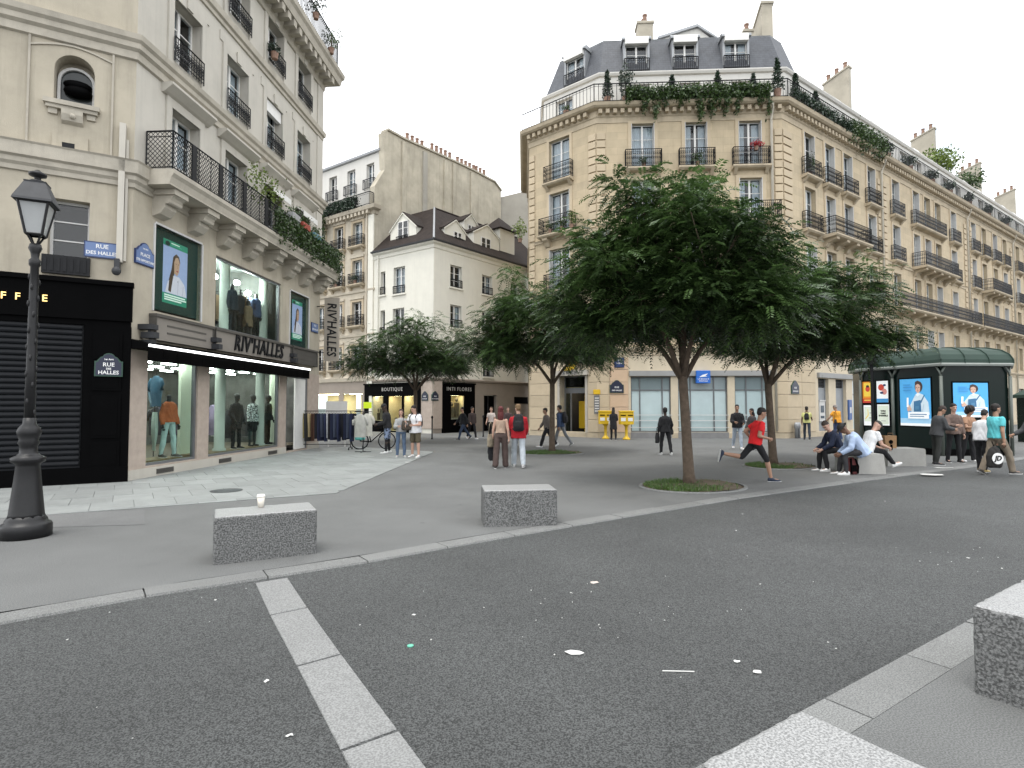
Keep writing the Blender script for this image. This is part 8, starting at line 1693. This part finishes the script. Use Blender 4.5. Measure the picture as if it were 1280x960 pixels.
t = thing('stock_box', 'pale cardboard sheet standing over the clothes rail', 'board', g(404, 560) + Vector((.3, .9, 0))); m = MB(); m.box(-.5, .4, -.02, .02, 1.0, 1.92); m.box(-.4, -.36, -.03, .03, 0, 1.0); m.box(.3, .34, -.03, .03, 0, 1.0); m.build('sheet', M_FRAME, t)
# rails inside the shop
def inner_rail(u, y, z, n, L, cols_, lab, ang=0.0, ln=.8):
    q = FL.P(u, y, z); rz = FL.rz + ang; t = thing('inner_clothes_rail', lab, 'clothes rail', q, rz); m = MB(); m.tube([(0, 0, 0), (0, 0, 1.5), (L, 0, 1.5), (L, 0, 0)], .014, 6); m.build('frame', M_IRON, t)
    d = Vector((math.cos(rz), math.sin(rz), 0))
    for k in range(n): c_ = cols_[k % len(cols_)]; hang(q + d * (.08 + (L - .16) * k / max(1, n - 1)) + Vector((0, 0, 1.40)), rz + math.pi / 2, c_, 'in%03d%03d%03d' % tuple(int(x * 999) for x in c_), 'jacket', 'garment on the ' + lab, k, ln, 'garments on the ' + lab, .44, .05)
inner_rail(.75, 1.6, .27, 7, 1.2, [(.10, .16, .22), (.18, .24, .30), (.05, .06, .08)], 'short rail deep in the first shop window', 0); inner_rail(3.2, 1.7, .27, 10, 1.6, [(.05, .05, .06), (.25, .2, .3), (.10, .06, .05)], 'long rail in the wide shop window', 0)
inner_rail(4.9, 2.2, .27, 12, 2.0, [(.03, .03, .04), (.2, .2, .22), (.06, .05, .08), (.12, .1, .08)], 'back rail of the wide shop window', .1); inner_rail(4.9, 1.0, 3.86, 6, .9, [(.20, .13, .08), (.10, .07, .05), (.28, .2, .14)], 'brown coat rail in the upper display window', 0); inner_rail(3.5, 1.6, 3.86, 14, 2.6, [(.03, .03, .04), (.05, .05, .07), (.02, .02, .025)], 'dark suit rail in the upper display window', 0); inner_rail(6.6, 1.8, 3.86, 5, .8, [(.05, .06, .04), (.03, .04, .03)], 'green coat rail in the upper display window', 0)
def wu(px, y, py=500): return FL.at(px, py, -y)[0]
hang(FL.P(wu(195, .7), .7, 2.50), FL.rz + 1.1, (.05, .12, .19), 'blue_polo', 'jacket', 'blue polo hanging high at the left of the first shop window', 71, .80, None, .52, .09)
hang(FL.P(wu(190, 1.1), 1.1, 2.46), FL.rz + .5, (.20, .30, .38), 'pale_blue_polo', 'jacket', 'paler blue polo half behind the blue one in the first shop window', 74, .78, None, .5, .09)
hang(FL.P(wu(194, .75), .75, 1.55), FL.rz + .7, (.42, .50, .46), 'mint_trousers', 'trousers', 'pale mint trousers hanging under the blue polos in the first shop window', 72, 1.0, None, .40, .08)
for k, (px, z, c_, n_) in enumerate(((266, 1.75, (.30, .24, .36), 'lilac'), (269, 1.7, (.45, .43, .42), 'pale grey'), (272, 1.72, (.14, .13, .16), 'charcoal'), (286, 1.6, (.03, .03, .035), 'black'), (306, 1.62, (.06, .06, .065), 'dark grey'), (309, 1.6, (.20, .20, .21), 'mid grey'))):
    hang(FL.P(wu(px, 1.0), 1.0, z), FL.rz + 1.1, c_, 'win_' + n_.replace(' ', '_'), 'jacket', n_ + ' shirt hanging among the mannequins of the wide shop window', 80 + k, .95, None, .44, .08)
for k, (px, z, c_, n_) in enumerate(((285, 5.62, (.02, .025, .04), 'ink blue'), (303, 5.5, (.16, .10, .06), 'tan'), (306, 5.45, (.09, .05, .035), 'brown'), (313, 5.5, (.025, .03, .06), 'midnight'), (326, 5.3, (.05, .08, .05), 'dark green'), (341, 5.2, (.06, .08, .05), 'olive'))):
    hang(FL.P(wu(px, .9, 360), .9, z), FL.rz + 1.0, c_, 'up_' + n_.replace(' ', '_'), 'jacket', n_ + ' jacket hanging in the bright upper display window', 90 + k, .95, None, .5, .12)
# bicycle with a turquoise pannier behind the trio
B0 = g(466, 562); bz = R(12); t = thing('bicycle', 'black bicycle on its stand between the jackets and the man in cap', 'bicycle', Vector((B0.x, B0.y + .1, 0)), bz)
def torus(m, c_, r, rr, n=28, k=6):
    m.tube([(c_[0] + r * math.cos(a), c_[1], c_[2] + r * math.sin(a)) for a in np.linspace(0, 2 * math.pi, n + 1)], rr, k, caps=False)
for x in (-.52, .52):
    m = MB(); torus(m, (x, 0, .34), .325, .022); w_ = m.build('tyre', M_BLACK, t, None, 0, True); m = MB(); torus(m, (x, 0, .34), .295, .010, 28, 4)
    for k in range(14): a = k * math.pi / 7; m.tube([(x, 0, .34), (x + .29 * math.cos(a), 0, .34 + .29 * math.sin(a))], .003, 3)
    m.build('rim', M_ZINC, w_)
m = MB(); fr_ = [((-.52, .34), (-.10, .30)), ((-.10, .30), (-.22, .80)), ((-.52, .34), (-.20, .72)), ((-.10, .30), (.36, .72)), ((-.20, .72), (.35, .80)), ((.36, .68), (.33, .98)), ((.40, .66), (.52, .34))]
for (a, b), (c_, d) in fr_: m.tube([(a, 0, b), (c_, 0, d)], .02, 8)
m.build('frame', M_BLACK, t); m = MB(); m.ell((-.24, 0, .86), (.14, .07, .035), 12, 6); m.build('saddle', M_BLACK, t, None, 0, True); m = MB(); m.tube([(.30, -.3, 1.0), (.36, -.1, 1.04), (.36, .1, 1.04), (.30, .3, 1.0)], .014, 8); m.build('handlebar', M_BLACK, t)
m = MB(); m.tube([(-.35, .02, .42), (-.45, .16, 0)], .012, 6); m.build('kickstand', M_IRON, t); m = MB(); m.tube([(-.52, -.05, .55), (-.75, -.05, .72), (-.2, -.05, .72)], .010, 6); m.build('luggage_rack', M_IRON, t)
bag_at(Vector((B0.x, B0.y + .1, 0)) + Vector((-.48, -.22, .74)), 'turquoise pannier bag hanging on the bicycle rack', (.10, .36, .33), .40, .36, .16, bz, .05, 'bag', 'pannier'); flush()
# ------------------------------------------------------------------ litter on the road
M_PAPER = pbr('white_paper_scrap', (.55, .55, .53), .8, .12, 12)
def scrap(P, sx_, sy_, seed, label, grp='paper scraps on the road', mat=None, nm='paper_scrap', crumple=.012):
    r = np.random.default_rng(seed); m = MB(); n = 7; a0 = r.uniform(0, 6.28); pts = []
    for k in range(n): a = 2 * math.pi * k / n; q = r.uniform(.65, 1.1); pts.append((sx_ * q * math.cos(a), sy_ * q * math.sin(a), .004 + r.uniform(0, crumple)))
    lo = [(x, y, z - .0025) for x, y, z in pts]; m.add(pts + [(0, 0, .004 + crumple * .8)] + lo, [(k, (k + 1) % n, n) for k in range(n)] + [(k, n + 1 + k, n + 1 + (k + 1) % n, (k + 1) % n) for k in range(n)]); o = m.build(nm, mat or M_PAPER, None, P, a0 if grp else 0.0)
    return tag(o, label, 'litter', grp)
scrap(g(716, 817, ZR), .075, .036, 1, 'largest crumpled white paper in the middle of the road', None); scrap(g(946, 841, ZR), .035, .03, 2, 'crumpled white scrap nearest the right kerb', None); scrap(g(921, 828, ZR), .03, .022, 3, 'crumpled white scrap just left of the one nearest the kerb', None)
scrap(g(1163, 593.5, .006), .33, .22, 4, 'big white paper sheet on the kerb below the kiosk', None); scrap(g(1178, 585), .30, .14, 5, 'flat white paper by the feet of the standing group', None); scrap(g(743, 729, ZR), .055, .025, 6, 'folded pale wrapper on the road behind the largest paper', None, pbr('pale_brown_wrapper', (.45, .40, .36), .7))
scrap(g(510, 578, .006), .10, .06, 7, 'white paper on the plaza behind the trio', None); scrap(g(361, 921, ZR), .022, .012, 8, 'small white scrap beside the granite band at lower left', None); scrap(g(333, 853, ZR), .020, .014, 9, 'tiny pale scrap near the left edge of the granite band', None)
P = g(513, 808, ZR); m = MB(); m.lathe([(.022, 0), (.024, .008), (.014, .012)], 14); tag(m.build('bottle_cap', pbr('mint_plastic', (.12, .42, .30), .4), None, P), 'mint green bottle cap on the road near the granite band', 'bottle cap')
a, b = g(828, 838.5, ZR + .006), g(868, 839.5, ZR + .006); m = MB(); m.tube([a, b], .004, 6); tag(m.build('drinking_straw', M_PAPER), 'white drinking straw lying on the road at right of the largest paper', 'straw')
r = np.random.default_rng(5); spots = []
for cx, cy, sx_, sy_, n in ((720, 765, 70, 20, 14), (930, 775, 90, 40, 12), (1180, 703, 50, 14, 14), (1060, 650, 110, 22, 6), (560, 790, 60, 40, 5), (250, 755, 120, 12, 6), (160, 860, 120, 60, 3), (820, 860, 120, 40, 3)):
    for k in range(n): spots.append((cx + sx_ * r.normal(), cy + sy_ * r.normal()))
for k, (px, py) in enumerate(spots):
    if py < 620 or py > 955: continue
    P = g(px, py, ZR); d0 = min((P - q).length for q in fl); nl = (P - near_line[0]).cross(nd).z
    # keep to the carriageway
    u_ = (P - near_line[1]).dot((near_line[0] - near_line[1]).normalized()); q_ = near_line[1] + (near_line[0] - near_line[1]).normalized() * u_; dist = (P - q_).dot(Vector((-kd2.y, kd2.x, 0)))
    if not (.08 < dist < 4.4) or d0 < .05: continue
    s_ = (P.y / 8) ** .6 * r.choice([.005, .008, .012, .020], p=[.5, .28, .14, .08]); scrap(P, s_ * r.uniform(1, 1.8), s_, 100 + k, 'tiny pale paper scrap scattered on the grey road', 'tiny scraps scattered on the road', None, 'paper_scrap', .006)
